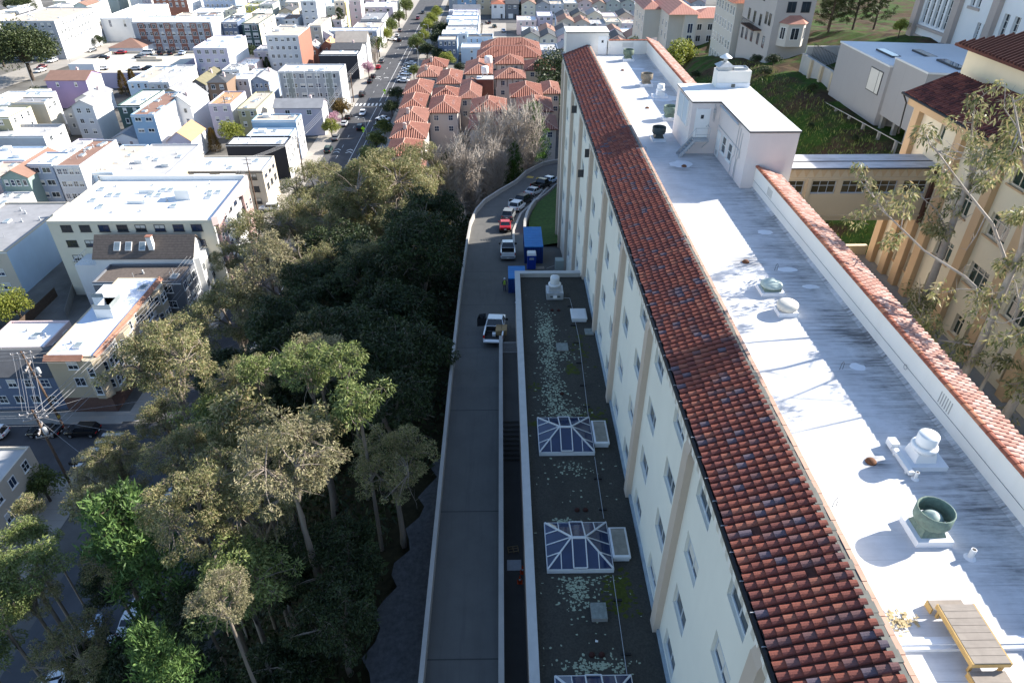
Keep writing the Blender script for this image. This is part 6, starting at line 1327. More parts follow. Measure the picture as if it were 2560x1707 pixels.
def car_meshes(kind, pn, pick=False):
    if (kind, pn) in CARM: return CARM[(kind, pn)]
    s = SPEC[kind]; P = paint_m(pn, CP[pn]); L2 = s['L']/2; w = s['w']
    st = [(-L2, .78, .58, s['deck']-.22), (-L2+.12, .93, .34, s['deck']-.03), (-L2+.75, 1, .26, s['deck']), (s['gh'][0]+.3, 1, .24, s['belt']), (.3, 1, .24, s['belt']), (s['gh'][3]-.1, 1, .24, s['belt']-.02), (L2-.7, .98, .26, s['hood']-.06), (L2-.18, .90, .34, s['hood']-.2), (L2, .72, .48, s['hood']-.34)]
    b = MB(); n = 8
    for y, k, zb_, zt in st:
        W = w*k; b.v += [(-W*.86,y,zb_),(-W,y,zb_+.18),(-W*.99,y,zt-.16),(-W*.90,y,zt),(W*.90,y,zt),(W*.99,y,zt-.16),(W,y,zb_+.18),(W*.86,y,zb_)]
    for i in range(len(st)-1):
        for q in range(n): q2 = (q+1) % n; b.f.append((i*n+q, i*n+q2, (i+1)*n+q2, (i+1)*n+q)); b.m.append(1 if q == 7 or q == 0 or q == 6 else 0)
    b.f.append(tuple(reversed(range(n)))); b.f.append(tuple((len(st)-1)*n+q for q in range(n))); b.m += [0, 0]
    for y in (-L2*.62, L2*.62):   # dark wheel arches standing just proud
        for sx in (-1, 1): 
            o = len(b.v); c = [(sx*(w+.004), y, .33)] + [(sx*(w+.004), y+.42*math.cos(a*math.pi/8), .33+.42*math.sin(a*math.pi/8)) for a in range(9)]
            b.v += c; b.f.append(tuple(o+1+i for i in range(9))); b.m.append(1)
    body = b.mesh('body', [P, plast], False)
    g = MB(); y0, y1, y2, y3 = s['gh']; zt = s['H']; zb_ = s['belt'] - .04; W = w*.9; Wt = w*.72
    g.v = [(-W,y0,zb_),(W,y0,zb_),(-Wt,y1,zt-.03),(Wt,y1,zt-.03),(-Wt,y2,zt),(Wt,y2,zt),(-W,y3,zb_),(W,y3,zb_)]
    g.f = [(0,1,3,2),(2,3,5,4),(4,5,7,6),(0,2,4,6),(1,7,5,3)]; g.m = [0,1,0,0,0]
    g.box(-Wt*.98, y1-.05, zt-.035, Wt*.98, y2+.05, zt+.015, 1)
    for sx in (-1, 1):
        g.tube([(sx*W*.985,y0+.02,zb_),(sx*Wt,y1,zt-.02)], .045, 4, 1); g.tube([(sx*W*.985,y3-.02,zb_),(sx*Wt,y2,zt-.01)], .04, 4, 1); g.tube([(sx*W*1.0,(y0+y3)/2-.1,zb_),(sx*Wt*1.02,(y1+y2)/2,zt-.02)], .04, 4, 1); g.tube([(sx*Wt,y1,zt-.02),(sx*Wt,y2,zt-.01)], .05, 4, 1)
    cabin = g.mesh('cabin', [cgl, P])
    t = MB(); t.lathe((0,0,0), [(.2,-.11),(.33,-.1),(.345,0),(.33,.1),(.2,.11)], 14); t.v = [(z,y,x) for x,y,z in t.v]; tyre = t.mesh('tyre', tyre_m, True)
    r = MB(); r.lathe((0,0,0), [(.21,-.115),(.21,.115)], 12); r.v = [(z,y,x) for x,y,z in r.v]; rim = r.mesh('rim', rim_m)
    hl = MB(); hl.box(-.2,-.06,-.07,.2,.05,.07); hlm = hl.mesh('headlight', lamp_w); tlm = hl.mesh('tail_light', lamp_r)
    pm = MB(); pm.box(-.17,-.02,-.08,.17,.02,.08); plm = pm.mesh('number_plate', plate_m); mm = MB(); mm.box(-.1,-.05,-.07,.1,.05,.07); mir = mm.mesh('mirror', P)
    CARM[(kind, pn)] = (body, cabin, tyre, rim, hlm, tlm, plm, mir, s); return CARM[(kind, pn)]
def car(kind, pn, x, y, z, rz, label, group, full=True, tilt=0.0):
    body, cabin, tyre, rim, hlm, tlm, plm, mir, s = car_meshes(kind, pn); v = thing('parked_car' if kind != 'van' else 'parked_van', label, 'car' if kind != 'van' else 'van', (x, y, z + .004), rz, group)
    if tilt: v.rotation_euler = (tilt, 0, rz)
    inst('body', body, v); inst('cabin', cabin, v); L2, w = s['L']/2, s['w']
    for sy in (-1, 1):
        for sx in (-1, 1):
            wl = bpy.data.objects.new('wheel', tyre); COL.objects.link(wl); wl.parent = v; wl.location = (sx*(w-.09), sy*L2*.62, .345)
            if full: inst('rim', rim, wl)
    for sx in (-1, 1):
        inst('headlight', hlm, v, (sx*w*.62, L2-.14, s['hood']-.32)); inst('tail_light', tlm, v, (sx*w*.72, -L2+.06, s['deck']-.24))
        if full: inst('mirror', mir, v, (sx*(w+.08), s['gh'][3]-.35, s['belt']+.06))
    if full: inst('number_plate', plm, v, (0, -L2-.0, s['deck']-.42))
    return v
def pickup(pn, x, y, z, rz, label, group, tilt=0, tailgate_open=False, bed=plast, door_open=False, cabin_long=True):
    P = paint_m(pn, CP[pn]); v = thing('pickup_truck', label, 'pickup truck', (x, y, z+.004), rz, group); v.rotation_euler = (tilt, 0, rz); w = 1.0
    b = MB(); st = [(2.85,.72,.55,.98),(2.7,.92,.42,1.12),(1.7,1,.38,1.22),(1.2,1,.38,1.24),(-.62,1,.38,1.24)]; n = 8
    for yy, k, zb_, zt in st: W = w*k; b.v += [(-W*.88,yy,zb_),(-W,yy,zb_+.2),(-W,yy,zt-.14),(-W*.92,yy,zt),(W*.92,yy,zt),(W,yy,zt-.14),(W,yy,zb_+.2),(W*.88,yy,zb_)]
    for i in range(len(st)-1):
        for q in range(n): q2 = (q+1) % n; b.f.append((i*n+q, (i+1)*n+q, (i+1)*n+q2, i*n+q2)); b.m.append(0)
    b.f.append(tuple(range(n))); b.f.append(tuple(reversed([(len(st)-1)*n+q for q in range(n)]))); b.m += [0,0]; b.build('body', P, v)
    m = MB(); m.box(-1,-2.9,.5,-.86,-.62,1.24,0); m.box(.86,-2.9,.5,1,-.62,1.24,0); m.box(-.86,-.74,.5,.86,-.62,1.24,0); m.box(-.86,-2.9,.55,.86,-.74,.68,1); m.quad((-.855,-2.85,.7),(-.855,-.76,.7),(-.855,-.76,1.2),(-.855,-2.85,1.2),1); m.quad((.855,-.76,.7),(.855,-2.85,.7),(.855,-2.85,1.2),(.855,-.76,1.2),1); m.quad((-.84,-.745,.7),(.84,-.745,.7),(.84,-.745,1.2),(-.84,-.745,1.2),1); m.build('cargo_bed', [P, bed], v)
    m = MB(); m.box(-.92,-.06,-.28,.92,.03,.28); o = m.build('tailgate', P, v)
    if tailgate_open: o.location = (0,-3.2,.72); o.rotation_euler = (R(90),0,0)
    else: o.location = (0,-2.9,.95)
    g = MB(); W, Wt = .93, .74; g.v = [(-W,-.6,1.2),(W,-.6,1.2),(-Wt,-.35,1.86),(Wt,-.35,1.86),(-Wt,.75,1.9),(Wt,.75,1.9),(-W,1.45,1.2),(W,1.45,1.2)]; g.f = [(0,1,3,2),(2,3,5,4),(4,5,7,6),(0,2,4,6),(1,7,5,3)]; g.m = [0,1,0,0,0]; g.box(-Wt,-.4,1.855,Wt,.8,1.915,1)
    for sx in (-1,1): g.tube([(sx*W,-.6,1.2),(sx*Wt,-.35,1.87)], .06, 4, 1); g.tube([(sx*W,1.45,1.2),(sx*Wt,.75,1.88)], .045, 4, 1); g.tube([(sx*W,.45,1.2),(sx*Wt,.3,1.87)], .05, 4, 1)
    g.build('cabin', [cgl, P], v)
    body, cabin, tyre, rim, hlm, tlm, plm, mir, s = car_meshes('suv', pn)
    for sy in (-1.85, 1.85):
        for sx in (-1, 1): wl = inst('wheel', tyre, v, (sx*.9, sy, .40), scale=(1.15,1.15,1.15)); inst('rim', rim, wl)
    for sx in (-1, 1): inst('tail_light', tlm, v, (sx*.92,-2.9,1.02), scale=(.4,1,2.2)); inst('headlight', hlm, v, (sx*.72,2.74,.98)); m = MB(); m.box(-.14,-.08,-.12,.14,.08,.12); o = m.build('mirror', plast, v); o.location = (sx*1.12,1.05,1.3)
    m = MB(); m.box(-.95,-3.02,.38,.95,-2.9,.58); m.build('bumper', plast if pn == 'black' else galv, v); inst('number_plate', plm, v, (0,-3.05,.5))
    if door_open: m = MB(); m.box(-1.0,0,-.65,-.0,.08,.15); m.box(-.95,.01,.15,-.1,.05,.2); m.tube([(-.98,.04,.15),(-.75,.04,.72),(-.05,.04,.74)], .035, 4); m.quad((-.93,.04,.16),(-.08,.04,.16),(-.08,.04,.7),(-.74,.04,.68),1); o = m.build('door', [plast, cgl], v); o.location = (-1.0,1.15,1.05); o.rotation_euler = (0,0,R(12))
    return v
RGp = 'vehicles queued on the ramp'; tl = math.atan(-.165)
car('sedan','red',.35,98.1,ramp_z(98.1),0,'red sedan at the near end of the sunlit queue on the ramp',RGp,tilt=tl)
car('suv','grey',.95,104.3,ramp_z(104.3),R(-9),'grey car with folded racks between the red sedan and the white open door car',RGp,tilt=tl)
wv = car('suv','white',2.45,109.8,ramp_z(109.8),R(-20),'white car with its door open on the curving ramp',RGp,tilt=tl)
m = MB(); m.box(-.95,0,-.5,0,.07,.15,0); m.tube([(-.95,.03,.15),(-.7,.03,.65),(-.05,.03,.66)], .03, 4); m.quad((-.9,.03,.16),(-.08,.03,.16),(-.08,.03,.62),(-.7,.03,.6),1); o = m.build('open_door', [paint_m('white',CP['white']), cgl], wv); o.location = (-.95,.75,.95); o.rotation_euler = (0,0,R(10))
car('suv','black',3.75,114.6,ramp_z(114.6),R(-26),'black car with red tail lights just beyond the white open door car',RGp,tilt=tl)
car('sedan','silver',5.75,120.9,ramp_z(120.9),R(-30),'silver grey sedan in the ramp shade',RGp,tilt=tl)
pickup('black',7.5,126.2,ramp_z(126.2),R(-30),'black pickup behind the silver sedan in the ramp shade',RGp,tilt=tl)
car('sedan','pale_blue',9.4,130.6,ramp_z(130.6),R(-30),'pale car farthest along the ramp next to the hospital wall',RGp,tilt=tl)
pickup('white',.66,85.4,ramp_z(85.4),0,'white pickup with an empty black bed on the ramp beside the blue container',RGp,tilt=tl)
wp = pickup('white',-.9,59.2,ramp_z(59.2)-.03,R(-4),'white pickup loaded with cardboard boxes, black door open and tailgate down',RGp,tilt=math.atan(-.165),tailgate_open=True,door_open=True)
card = mk('cardboard', (.42,.28,.14), var=.12, scale=3)
for i, (x, y, lb, mt_) in enumerate([(-.55,57.80,'brown cardboard box at the bed corner nearest the viewer',card),(.02,57.83,'brown cardboard box nearest the viewer on the wall side of the bed',card),(-.52,58.50,'brown cardboard box behind the other one, middle of the bed',card),(.06,58.53,'brown cardboard box behind the other one, wall side of the bed',card),(-1.0,57.45,'small pale carton beside the brown boxes in the pickup bed',fr_white)]):
    z = ramp_z(y) + .68 + (0 if i < 4 else 0); s = .27 if i < 4 else .17; m = MB(); m.box(-s,-s*1.2,0,s,s*1.2,.62 if i < 4 else .3); m.box(-s,-.03,.62 if i < 4 else .3,s,.03,.625 if i < 4 else .305); o = m.build('cardboard_box', mt_); o.location = (x,y,z); o.rotation_euler = (0,0,R(-4)); tag(o, lb, 'box', 'boxes in the pickup bed')
car('hatch','white',2.35,64.4,ramp_z(64.4),0,'white car nosing out behind the annex parapet, nearer of two',RGp,tilt=tl)
car('suv','white',2.5,68.2,ramp_z(68.2),0,'white car half hidden behind the annex parapet, farther of two',RGp,tilt=tl)
# blue containers and portable toilet
blue_c = mk('container_blue', (.02,.20,.52), rough=.5, var=.12, scale=1, stain=.2, stain_scale=(1,1,.3), stain_col=(.02,.1,.25)); blue_d = mk('container_dark', (.015,.05,.20), rough=.5, var=.15, scale=1)
def container(x0, y0, w_, l_, h_, z, label):
    v = thing('shipping_container', label, 'container', (x0+w_/2, y0, z)); X = w_/2; m = MB()
    n = int(l_/.28)
    def corr(P, D, N, L):   # corrugated side
        k = max(2, int(L/.28)); pts = []
        for i in range(k):
            for t_, d in ((0,0),(.3,0),(.45,.05),(.8,.05),(.95,0)): pts.append((i+t_)*L/k) if False else pts.append(((i+t_)*L/k, d))
        pts.append((L,0))
        for (a,da),(b_,db) in zip(pts, pts[1:]): A = Vector(P)+Vector(D)*a-Vector(N)*da; B = Vector(P)+Vector(D)*b_-Vector(N)*db; m.quad(A, B, B+Vector((0,0,h_-.2)), A+Vector((0,0,h_-.2)))
    corr((-X,0,.1),(1,0,0),(0,-1,0),w_); corr((X,0,.1),(0,1,0),(1,0,0),l_); corr((X,l_,.1),(-1,0,0),(0,1,0),w_); corr((-X,l_,.1),(0,-1,0),(-1,0,0),l_)
    m.build('side_wall', blue_d, v); m = MB(); m.box(-X-.02,-.02,h_-.12,X+.02,l_+.02,h_)
    for i in range(int(l_/.5)): m.box(-X+.1,.2+i*.5,h_,X-.1,.4+i*.5,h_+.02)
    m.build('container_roof', blue_c, v); m = MB()
    for x in (-X, X-.12):
        for y in (-.02, l_-.1): m.box(x-.02,y,0,x+.14,y+.12,h_-.12)
    m.box(-X,-.02,0,X,.1,.14); m.build('frame', blue_d, v); return v
container(2.87,81.7,2.44,6.1,2.6,ramp_z(82.5),'bright blue shipping container beside the hospital wall')
container(.6,70.8,2.0,3.0,2.2,ramp_z(71.8),'small dark blue container half hidden behind the annex')
v = thing('portable_toilet', 'blue portable toilet with white roof in front of the big container', 'toilet', (3.72,79.9,ramp_z(79.9)))
m = MB(); m.box(-.56,-.56,.05,.56,.56,2.05); m.box(-.6,-.6,0,.6,.6,.12); m.build('cabin', mk('toilet_blue', (.02,.07,.42), rough=.4, var=.08), v); MB().box(-.45,-.6,.15,.45,-.56,1.95).build('door', mk('toilet_blue_d', (.015,.05,.33), rough=.4, var=.05), v); MB().box(-.3,-.61,1.45,.3,-.6,1.75).build('label_panel', mk('dull_label', (.35,.42,.5), var=.3, scale=9), v)
m = MB(); m.add([(-.6,-.6,2.05),(.6,-.6,2.05),(.6,.6,2.05),(-.6,.6,2.05),(-.5,-.45,2.3),(.5,-.45,2.3),(.5,.45,2.3),(-.5,.45,2.3)], [(0,1,5,4),(1,2,6,5),(2,3,7,6),(3,0,4,7),(4,5,6,7)]); m.build('toilet_roof', fr_white, v)
o = MB().box(-.55,-.5,0,.55,.5,1.5).build('electrical_cabinet', wall(PC['sage'])); o.location = (7.35,79.3,ramp_z(79.3)-.05); tag(o, 'pale green electrical cabinet against the foot of the hospital wall', 'cabinet')
mB = MB(); mB.box(-.6,-.35,0,.6,.35,.1); o = mB.build('timber_pallet', plank); o.location = (4.8,79.6,ramp_z(79.6)+.03); tag(o, 'brown timber sheet on the ground right of the portable toilet', 'board')
for i in range(6):
    y0 = 71 + i*1.7; mB = MB(); mB.v = [(5.6,y0,ramp_z(y0)+.004),(5.72,y0,ramp_z(y0)+.004),(8.1,y0+2.4,ramp_z(y0+2.4)+.004),(7.98,y0+2.4,ramp_z(y0+2.4)+.004)]; mB.f = [(0,1,2,3)]; mB.m = [0]; tag(mB.build('yard_stripe', conc_l), kind='structure')
for i in range(3):
    a = -.5 + i*2.4; mB = MB(); 
    P4 = [(4.9+1.9*i,136.0-1.3*i),(6.2+1.9*i,135.2-1.3*i),(6.6+1.9*i,137-1.3*i),(5.4+1.9*i,137.8-1.3*i)]; mB.v = [(x,y,ramp_z(y)+.012) for x,y in P4]; mB.f = [(0,1,2,3)]; mB.m = [0]; tag(mB.build('yellow_marking', yellow), kind='structure')
mB = MB()
for i in range(6): y = 87.0; tag(MB().poly([(x,yy,ramp_z(yy)+.012) for x,yy in ((-3.3+.38*i,92.0),(-3.05+.38*i,92.0),(-3.15+.38*i,92.6),(-3.4+.38*i,92.6))]).build('drain_slot', black), kind='structure')
# grass bank at the end of the hospital
gm_ = mk('lawn', (.04,.085,.014), rough=1, var=.6, scale=2, stain=.7, stain_scale=(.4,.4,.4), stain_col=(.025,.05,.01))
mB = MB(); GL = [(5.2,89),(4.0,97),(4.3,103),(5.1,109),(6.3,114.5),(8.6,121),(11.8,131),(14.4,138)]
for x, y in GL: mB.v += [(x,y,ramp_z(y)+.15),((8.3 if y < 95.5 else 8.3+(y-95.5)*.45)+.3,y,ramp_z(y)+.7)]
for i in range(len(GL)-1): mB.f.append((2*i,2*i+1,2*i+3,2*i+2)); mB.m.append(0)
tag(mB.build('grass_bank', gm_), kind='structure')

# ---------------------------------------------------------------- person in the hi-vis vest
def person():
    root = thing('person', 'person in a yellow hi-vis vest, white hard hat and dark trousers standing on the ramp', 'person', (.14,71.4,ramp_z(71.4)), R(10))
    V = dict(pel=(0,0,.95), spi=(0,.01,1.2), che=(0,.01,1.38), nec=(0,.02,1.5), he1=(0,.03,1.57), he2=(0,.04,1.66), he3=(0,.03,1.74), shl=(-.17,.01,1.42), ell=(-.25,-.02,1.15), wrl=(-.22,.12,.93), hal=(-.21,.16,.86), shr=(.17,.01,1.42), elr=(.26,-.03,1.16), wrr=(.27,.06,.92), har=(.27,.08,.84), hil=(-.09,0,.9), knl=(-.1,.06,.5), anl=(-.1,-.02,.09), tol=(-.11,.14,.04), hir=(.09,0,.9), knr=(.11,.0,.5), anr=(.12,-.08,.09), tor=(.13,.08,.04))
    Rr = dict(pel=(.15,.11), spi=(.145,.10), che=(.17,.11), nec=(.055,.055), he1=(.07,.075), he2=(.078,.092), he3=(.06,.07), shl=(.068,.065), ell=(.047,.045), wrl=(.032,.03), hal=(.038,.022), shr=(.068,.065), elr=(.047,.045), wrr=(.032,.03), har=(.038,.022), hil=(.09,.09), knl=(.062,.062), anl=(.043,.043), tol=(.042,.03), hir=(.09,.09), knr=(.062,.062), anr=(.043,.043), tor=(.042,.03))
    E = [('pel','spi'),('spi','che'),('che','nec'),('nec','he1'),('he1','he2'),('he2','he3'),('che','shl'),('shl','ell'),('ell','wrl'),('wrl','hal'),('che','shr'),('shr','elr'),('elr','wrr'),('wrr','har'),('pel','hil'),('hil','knl'),('knl','anl'),('anl','tol'),('pel','hir'),('hir','knr'),('knr','anr'),('anr','tor')]
    fing = []
    for s, h in (('l','hal'),('r','har')):
        x, y, z = V[h]
        for k in range(5):
            n1, n2 = f'f{s}{k}a', f'f{s}{k}b'; dx = (-.03+.018*k) if k < 4 else (.045 if s == 'l' else -.045); ln = (.045,.055,.05,.04,.03)[k]
            V[n1] = (x+dx*.8, y+.015, z-.035 if k < 4 else z-.005); V[n2] = (x+dx, y+.035, z-.035-ln if k < 4 else z-.035); Rr[n1] = (.0095,.0095); Rr[n2] = (.007,.007); E += [(h,n1),(n1,n2)]
    keys = list(V); me = bpy.data.meshes.new('body'); me.from_pydata([V[k] for k in keys], [(keys.index(a), keys.index(b)) for a, b in E], []); o = bpy.data.objects.new('body', me); COL.objects.link(o); o.parent = root
    sk = o.modifiers.new('skin', 'SKIN'); o.modifiers.new('sub', 'SUBSURF').levels = 2
    for i, k in enumerate(keys): d = me.skin_vertices[0].data[i]; d.radius = Rr[k]; d.use_root = (k == 'pel')
    m = bpy.data.materials.new('work_clothes'); m.use_nodes = True; t = m.node_tree; n = t.nodes; tc = n.new('ShaderNodeTexCoord'); sx = n.new('ShaderNodeSeparateXYZ'); t.links.new(tc.outputs['Object'], sx.inputs[0]); rp = n.new('ShaderNodeValToRGB'); rp.color_ramp.interpolation = 'CONSTANT'
    mrg = n.new('ShaderNodeMath'); mrg.operation = 'DIVIDE'; mrg.inputs[1].default_value = 2.0; t.links.new(sx.outputs[2], mrg.inputs[0]); t.links.new(mrg.outputs[0], rp.inputs[0])
    el = rp.color_ramp.elements; el[0].position = 0; el[0].color = (.03,.025,.02,1); el[1].position = .06; el[1].color = (.025,.035,.07,1)
    for p, c in ((.425,(.45,.28,.2)),(.46,(.03,.035,.045)),(.74,(.45,.28,.2))): e = el.new(p); e.color = (*c,1)
    t.links.new(rp.outputs[0], n['Principled BSDF'].inputs['Base Color']); me.materials.append(m)
    vest = MB(); prof = [(-.0,.98,.175,.125),(0,1.2,.165,.12),(0,1.36,.185,.128),(0,1.45,.14,.10),(0,1.49,.08,.075)]
    nn = 14
    for _, z, rx, ry in prof:
        for i in range(nn): a = 2*math.pi*i/nn; vest.v.append((rx*math.cos(a), .01+ry*math.sin(a), z))
    for j in range(len(prof)-1):
        for i in range(nn): i2 = (i+1) % nn; vest.f.append((j*nn+i,j*nn+i2,(j+1)*nn+i2,(j+1)*nn+i)); vest.m.append(0)
    vest.build('safety_vest', mk('hivis', (.55,.80,.03), rough=.6, var=.05), root, True)
    st = MB()
    for z, rx, ry in ((1.1,.174,.126),(1.28,.18,.128)):
        o_ = len(st.v)
        for zz in (z, z+.05):
            for i in range(nn): a = 2*math.pi*i/nn; st.v.append((rx*math.cos(a), .01+ry*math.sin(a), zz))
        for i in range(nn): i2 = (i+1) % nn; st.f.append((o_+i,o_+i2,o_+nn+i2,o_+nn+i)); st.m.append(0)
    st.build('reflective_stripe', galv, root)
    hh = MB(); hh.lathe((0,.035,0), [(.135,1.70),(.13,1.715),(.115,1.72),(.11,1.78),(.075,1.835),(.01,1.85)], 16); hh.box(-.08,.12,1.705,.08,.2,1.715); hh.build('hard_hat', fr_white, root, True)
    fc = MB(); fc.add([(-.015,.128,1.62),(.015,.128,1.62),(0,.15,1.615),(0,.125,1.665)], [(0,1,2),(1,3,2),(3,0,2)]); fc.build('nose', mk('skin_tone', (.45,.28,.2), var=0), root)
    ey = MB()
    for s in (-1,1): ey.lathe((s*.032,.122,1.655), [(.003,-.008),(.011,0),(.003,.008)], 8)
    ey.build('eyes', plast, root); mo = MB(); mo.box(-.022,.122,1.588,.022,.13,1.596); mo.build('mouth', mk('lip', (.3,.12,.1), var=0), root)
person()
# ---------------------------------------------------------------- cars about the city
CG = 'cars parked and driving in the city streets'
C_ = [
('sedan','white',-45.7,227.5,180,'white car driving in the shade just before the far crosswalk'),('suv','black',-43.8,212,0,'dark car driving between the two yellow green crossing signs'),('suv','dgreen',-49.5,191.8,0,'dark green car at the kerb beside the white chevrons'),('sedan','grey',-49.5,202.4,0,'grey car parked under the green kerb tree'),('sedan','silver',-49.5,216,0,'silver car parked beside the dark round kerb tree'),('sedan','black',-49.6,223.2,0,'black car parked right before the crosswalk on the left kerb'),('suv','black',-49.6,250,0,'black car alone at the kerb by the white apartment wall'),('sedan','black',-49.7,268.5,0,'black car under the pink blossom tree, nearer one'),('sedan','black',-49.7,276,0,'black car under the pink blossom tree, farther one'),('sedan','red',-49.8,290.7,0,'bright red car parked at the left kerb'),('suv','grey',-49.9,301.2,0,'grey car parked right behind the bright red one'),('suv','black',-47.7,344,0,'dark car waiting by the grey kerb tree'),('sedan','white',-51.5,346,60,'white car turned across the left pavement'),('sedan','silver',-50.2,355,0,'silver car behind the one turned across the pavement'),('suv','grey',-50.2,367,0,'grey car at the left kerb far up the street'),('suv','maroon',-44.8,401,180,'dark red car far up the middle of the street'),('sedan','black',-43.9,420,180,'black car near the top of the street'),('sedan','blue',-40.8,351,0,'dark blue car driving under the right hand trees'),
('sedan','white',-37.4,297,75,'pale car in the slanted parking row, farthest one'),('sedan','black',-37.4,292.5,75,'black car in the slanted parking row'),('sedan','pale_blue',-37.4,288,75,'pale blue car third in the slanted parking row'),('sedan','silver',-37.4,283.5,75,'silver car in the middle of the slanted parking row'),('sedan','blue',-37.4,279,75,'blue car in the slanted parking row'),('van','white',-37.4,274,75,'white van in the slanted parking row'),('sedan','white',-37.2,269,75,'white car nearest in the slanted parking row'),
('sedan','white',-38.2,220.8,75,'white car among the shrubs below the right crossing sign, farthest'),('sedan','pale_blue',-37.8,215,75,'pale blue car among the shrubs below the right crossing sign'),('sedan','white',-37.6,204,75,'white car among the shrubs below the right crossing sign, nearest'),
('suv','white',-52.2,118.2,0,'white car in front of the cream apartment block garages'),('suv','white',-55.0,151,95,'white car parked sideways by the corner of the beige apartments'),('sedan','silver',-40.9,92,0,'silver car in the gap between eucalyptus crowns'),('sedan','white',-40.0,68,0,'white car glimpsed among the middle eucalyptus crowns'),('sedan','white',-39.7,44,0,'white car under the lower left crowns, farthest of the group'),('sedan','pale_blue',-43.2,41.9,20,'pale blue car under the lower left crowns'),('van','white',-40.2,39,0,'white van under the lower left crowns'),('sedan','white',-44,36,15,'white car under the lower left crowns, left one'),('sedan','pale_blue',-40.5,33.5,0,'pale blue car under the lower left crowns, nearest'),('sedan','silver',-42.2,60.3,0,'silver car under the crowns beside the cross street'),
('sedan','black',-65.2,73.4,90,'black car beside the utility poles, left one'),('suv','black',-59.8,73.4,90,'black car beside the utility poles, nearer the crosswalk'),('suv','white',-72.5,73.0,90,'white car cut by the left edge on the cross street'),
('sedan','silver',-191.5,309,170,'silver car by the grand hall'),('sedan','maroon',-186,293,170,'dark red car below the park tree'),('suv','white',-187.5,304,170,'white car by the grand hall'),('sedan','grey',-181,324,170,'grey car up the slanted street'),('sedan','white',-183,287,170,'white car below the park tree'),
('suv','black',-6.9,388,20,'black car on the far cross street'),('sedan','dgreen',-3.5,378,10,'dark green car on the short cross street'),('sedan','pale_blue',1.0,366,10,'pale blue car on the short cross street, nearest')]
for k, p, x, y, a, lb in C_: car(k, p, x, y, ZC + .012, R(a), lb, CG, full=(y < 160))
for k, p, x, y, a, lb in [('sedan','black',-155.2,284,85,'black car alone on the left of the parking deck'),('sedan','red',-152.6,292.8,95,'red car beside the brown hip roof on the deck'),('van','white',-141.3,291.6,90,'white van on the parking deck'),('sedan','grey',-141.7,285.8,80,'grey car beside the low deck wall'),('sedan','white',-147.2,266.5,90,'white car on the near deck edge, left one'),('sedan','silver',-134.9,266,90,'silver car on the near deck edge, middle one'),('sedan','black',-130.5,266.3,90,'dark car on the near deck edge, right one'),('suv','black',-135.8,291.9,0,'black car at the back of the deck'),('suv','black',-131.8,291.9,0,'black car at the back of the deck, next one'),('sedan','pale_blue',-127.5,291.9,0,'pale blue car at the back of the deck')]: car(k, p, x, y, CITY + 5.41, R(a), lb, 'cars on the parking deck', full=False)
# ================================================================ trees
LF = dict(
 euc=leafmat('eucalyptus_leaf', [(.08,.10,.035),(.15,.17,.06),(.24,.245,.10),(.32,.30,.14),(.38,.34,.19),(.40,.30,.15)], .35),
 euc_g=leafmat('green_eucalyptus_leaf', [(.08,.12,.035),(.15,.20,.06),(.23,.28,.09),(.31,.33,.13)], .35),
 euc_p=leafmat('pale_eucalyptus_leaf', [(.14,.145,.07),(.25,.235,.12),(.34,.30,.17),(.42,.36,.23)], .35),
 dark=leafmat('dark_and_shade_leaf', [(.015,.028,.010),(.035,.055,.018),(.065,.09,.03)], .2),  # bushes' own dark green; for shaded eucalyptus the shade is put in the colour
 street=leafmat('street_tree_leaf', [(.07,.10,.025),(.13,.165,.04),(.19,.21,.065)], .3),
 lime=leafmat('yellow_green_leaf', [(.14,.18,.025),(.25,.28,.045),(.34,.34,.08)], .35),
 rust=leafmat('orange_brown_leaf', [(.14,.085,.02),(.20,.13,.035),(.09,.075,.02)], .2),
 pink=leafmat('pink_blossom', [(.50,.26,.34),(.60,.38,.45),(.42,.20,.28)], .3),
 pine=leafmat('pine_needle', [(.05,.10,.03),(.10,.18,.05),(.17,.26,.08)], .25),
 cyp=leafmat('cypress_leaf', [(.025,.04,.012),(.05,.07,.02),(.075,.09,.03)], .12),
 grn=leafmat('bright_conifer_leaf', [(.04,.09,.015),(.07,.15,.025),(.11,.20,.04)], .2))
bark = mk('eucalyptus_bark', (.24,.20,.165), var=.3, scale=1.5, stain=.5, stain_scale=(5,5,.6), stain_col=(.11,.085,.065)); bark_d = mk('dark_bark', (.09,.07,.055), var=.3, scale=2); twig_m = mk('bare_twig', (.44,.39,.34), var=.25, scale=.8)
def leaf(mb, p, d, L, W, rnd, mi=0):
    s = d.cross(Vector((rnd.uniform(-1,1), rnd.uniform(-1,1), rnd.uniform(-1,1))))
    if s.length < 1e-4: return
    s.normalize(); o = len(mb.v); m = p + d*L*.45
    mb.v += [tuple(p), tuple(m + s*W), tuple(p + d*L), tuple(m - s*W)]; mb.f.append((o,o+1,o+2,o+3)); mb.m.append(mi)
def rv(rnd): 
    while True:
        v = Vector((rnd.uniform(-1,1), rnd.uniform(-1,1), rnd.uniform(-1,1)))
        if .02 < v.length < 1: return v
def clump(mb, c, r, n, rnd, L, W, droop=.7, flat=.75):
    for _ in range(n):
        v = rv(rnd); v = v.normalized() * (v.length ** .45); p = c + Vector((v.x*r, v.y*r, v.z*r*flat))
        d = (Vector((rnd.gauss(0,.6), rnd.gauss(0,.6), -droop + rnd.gauss(0,.45))) + v*.5).normalized()
        leaf(mb, p, d, L*rnd.uniform(.6,1.3), W*rnd.uniform(.7,1.2), rnd)
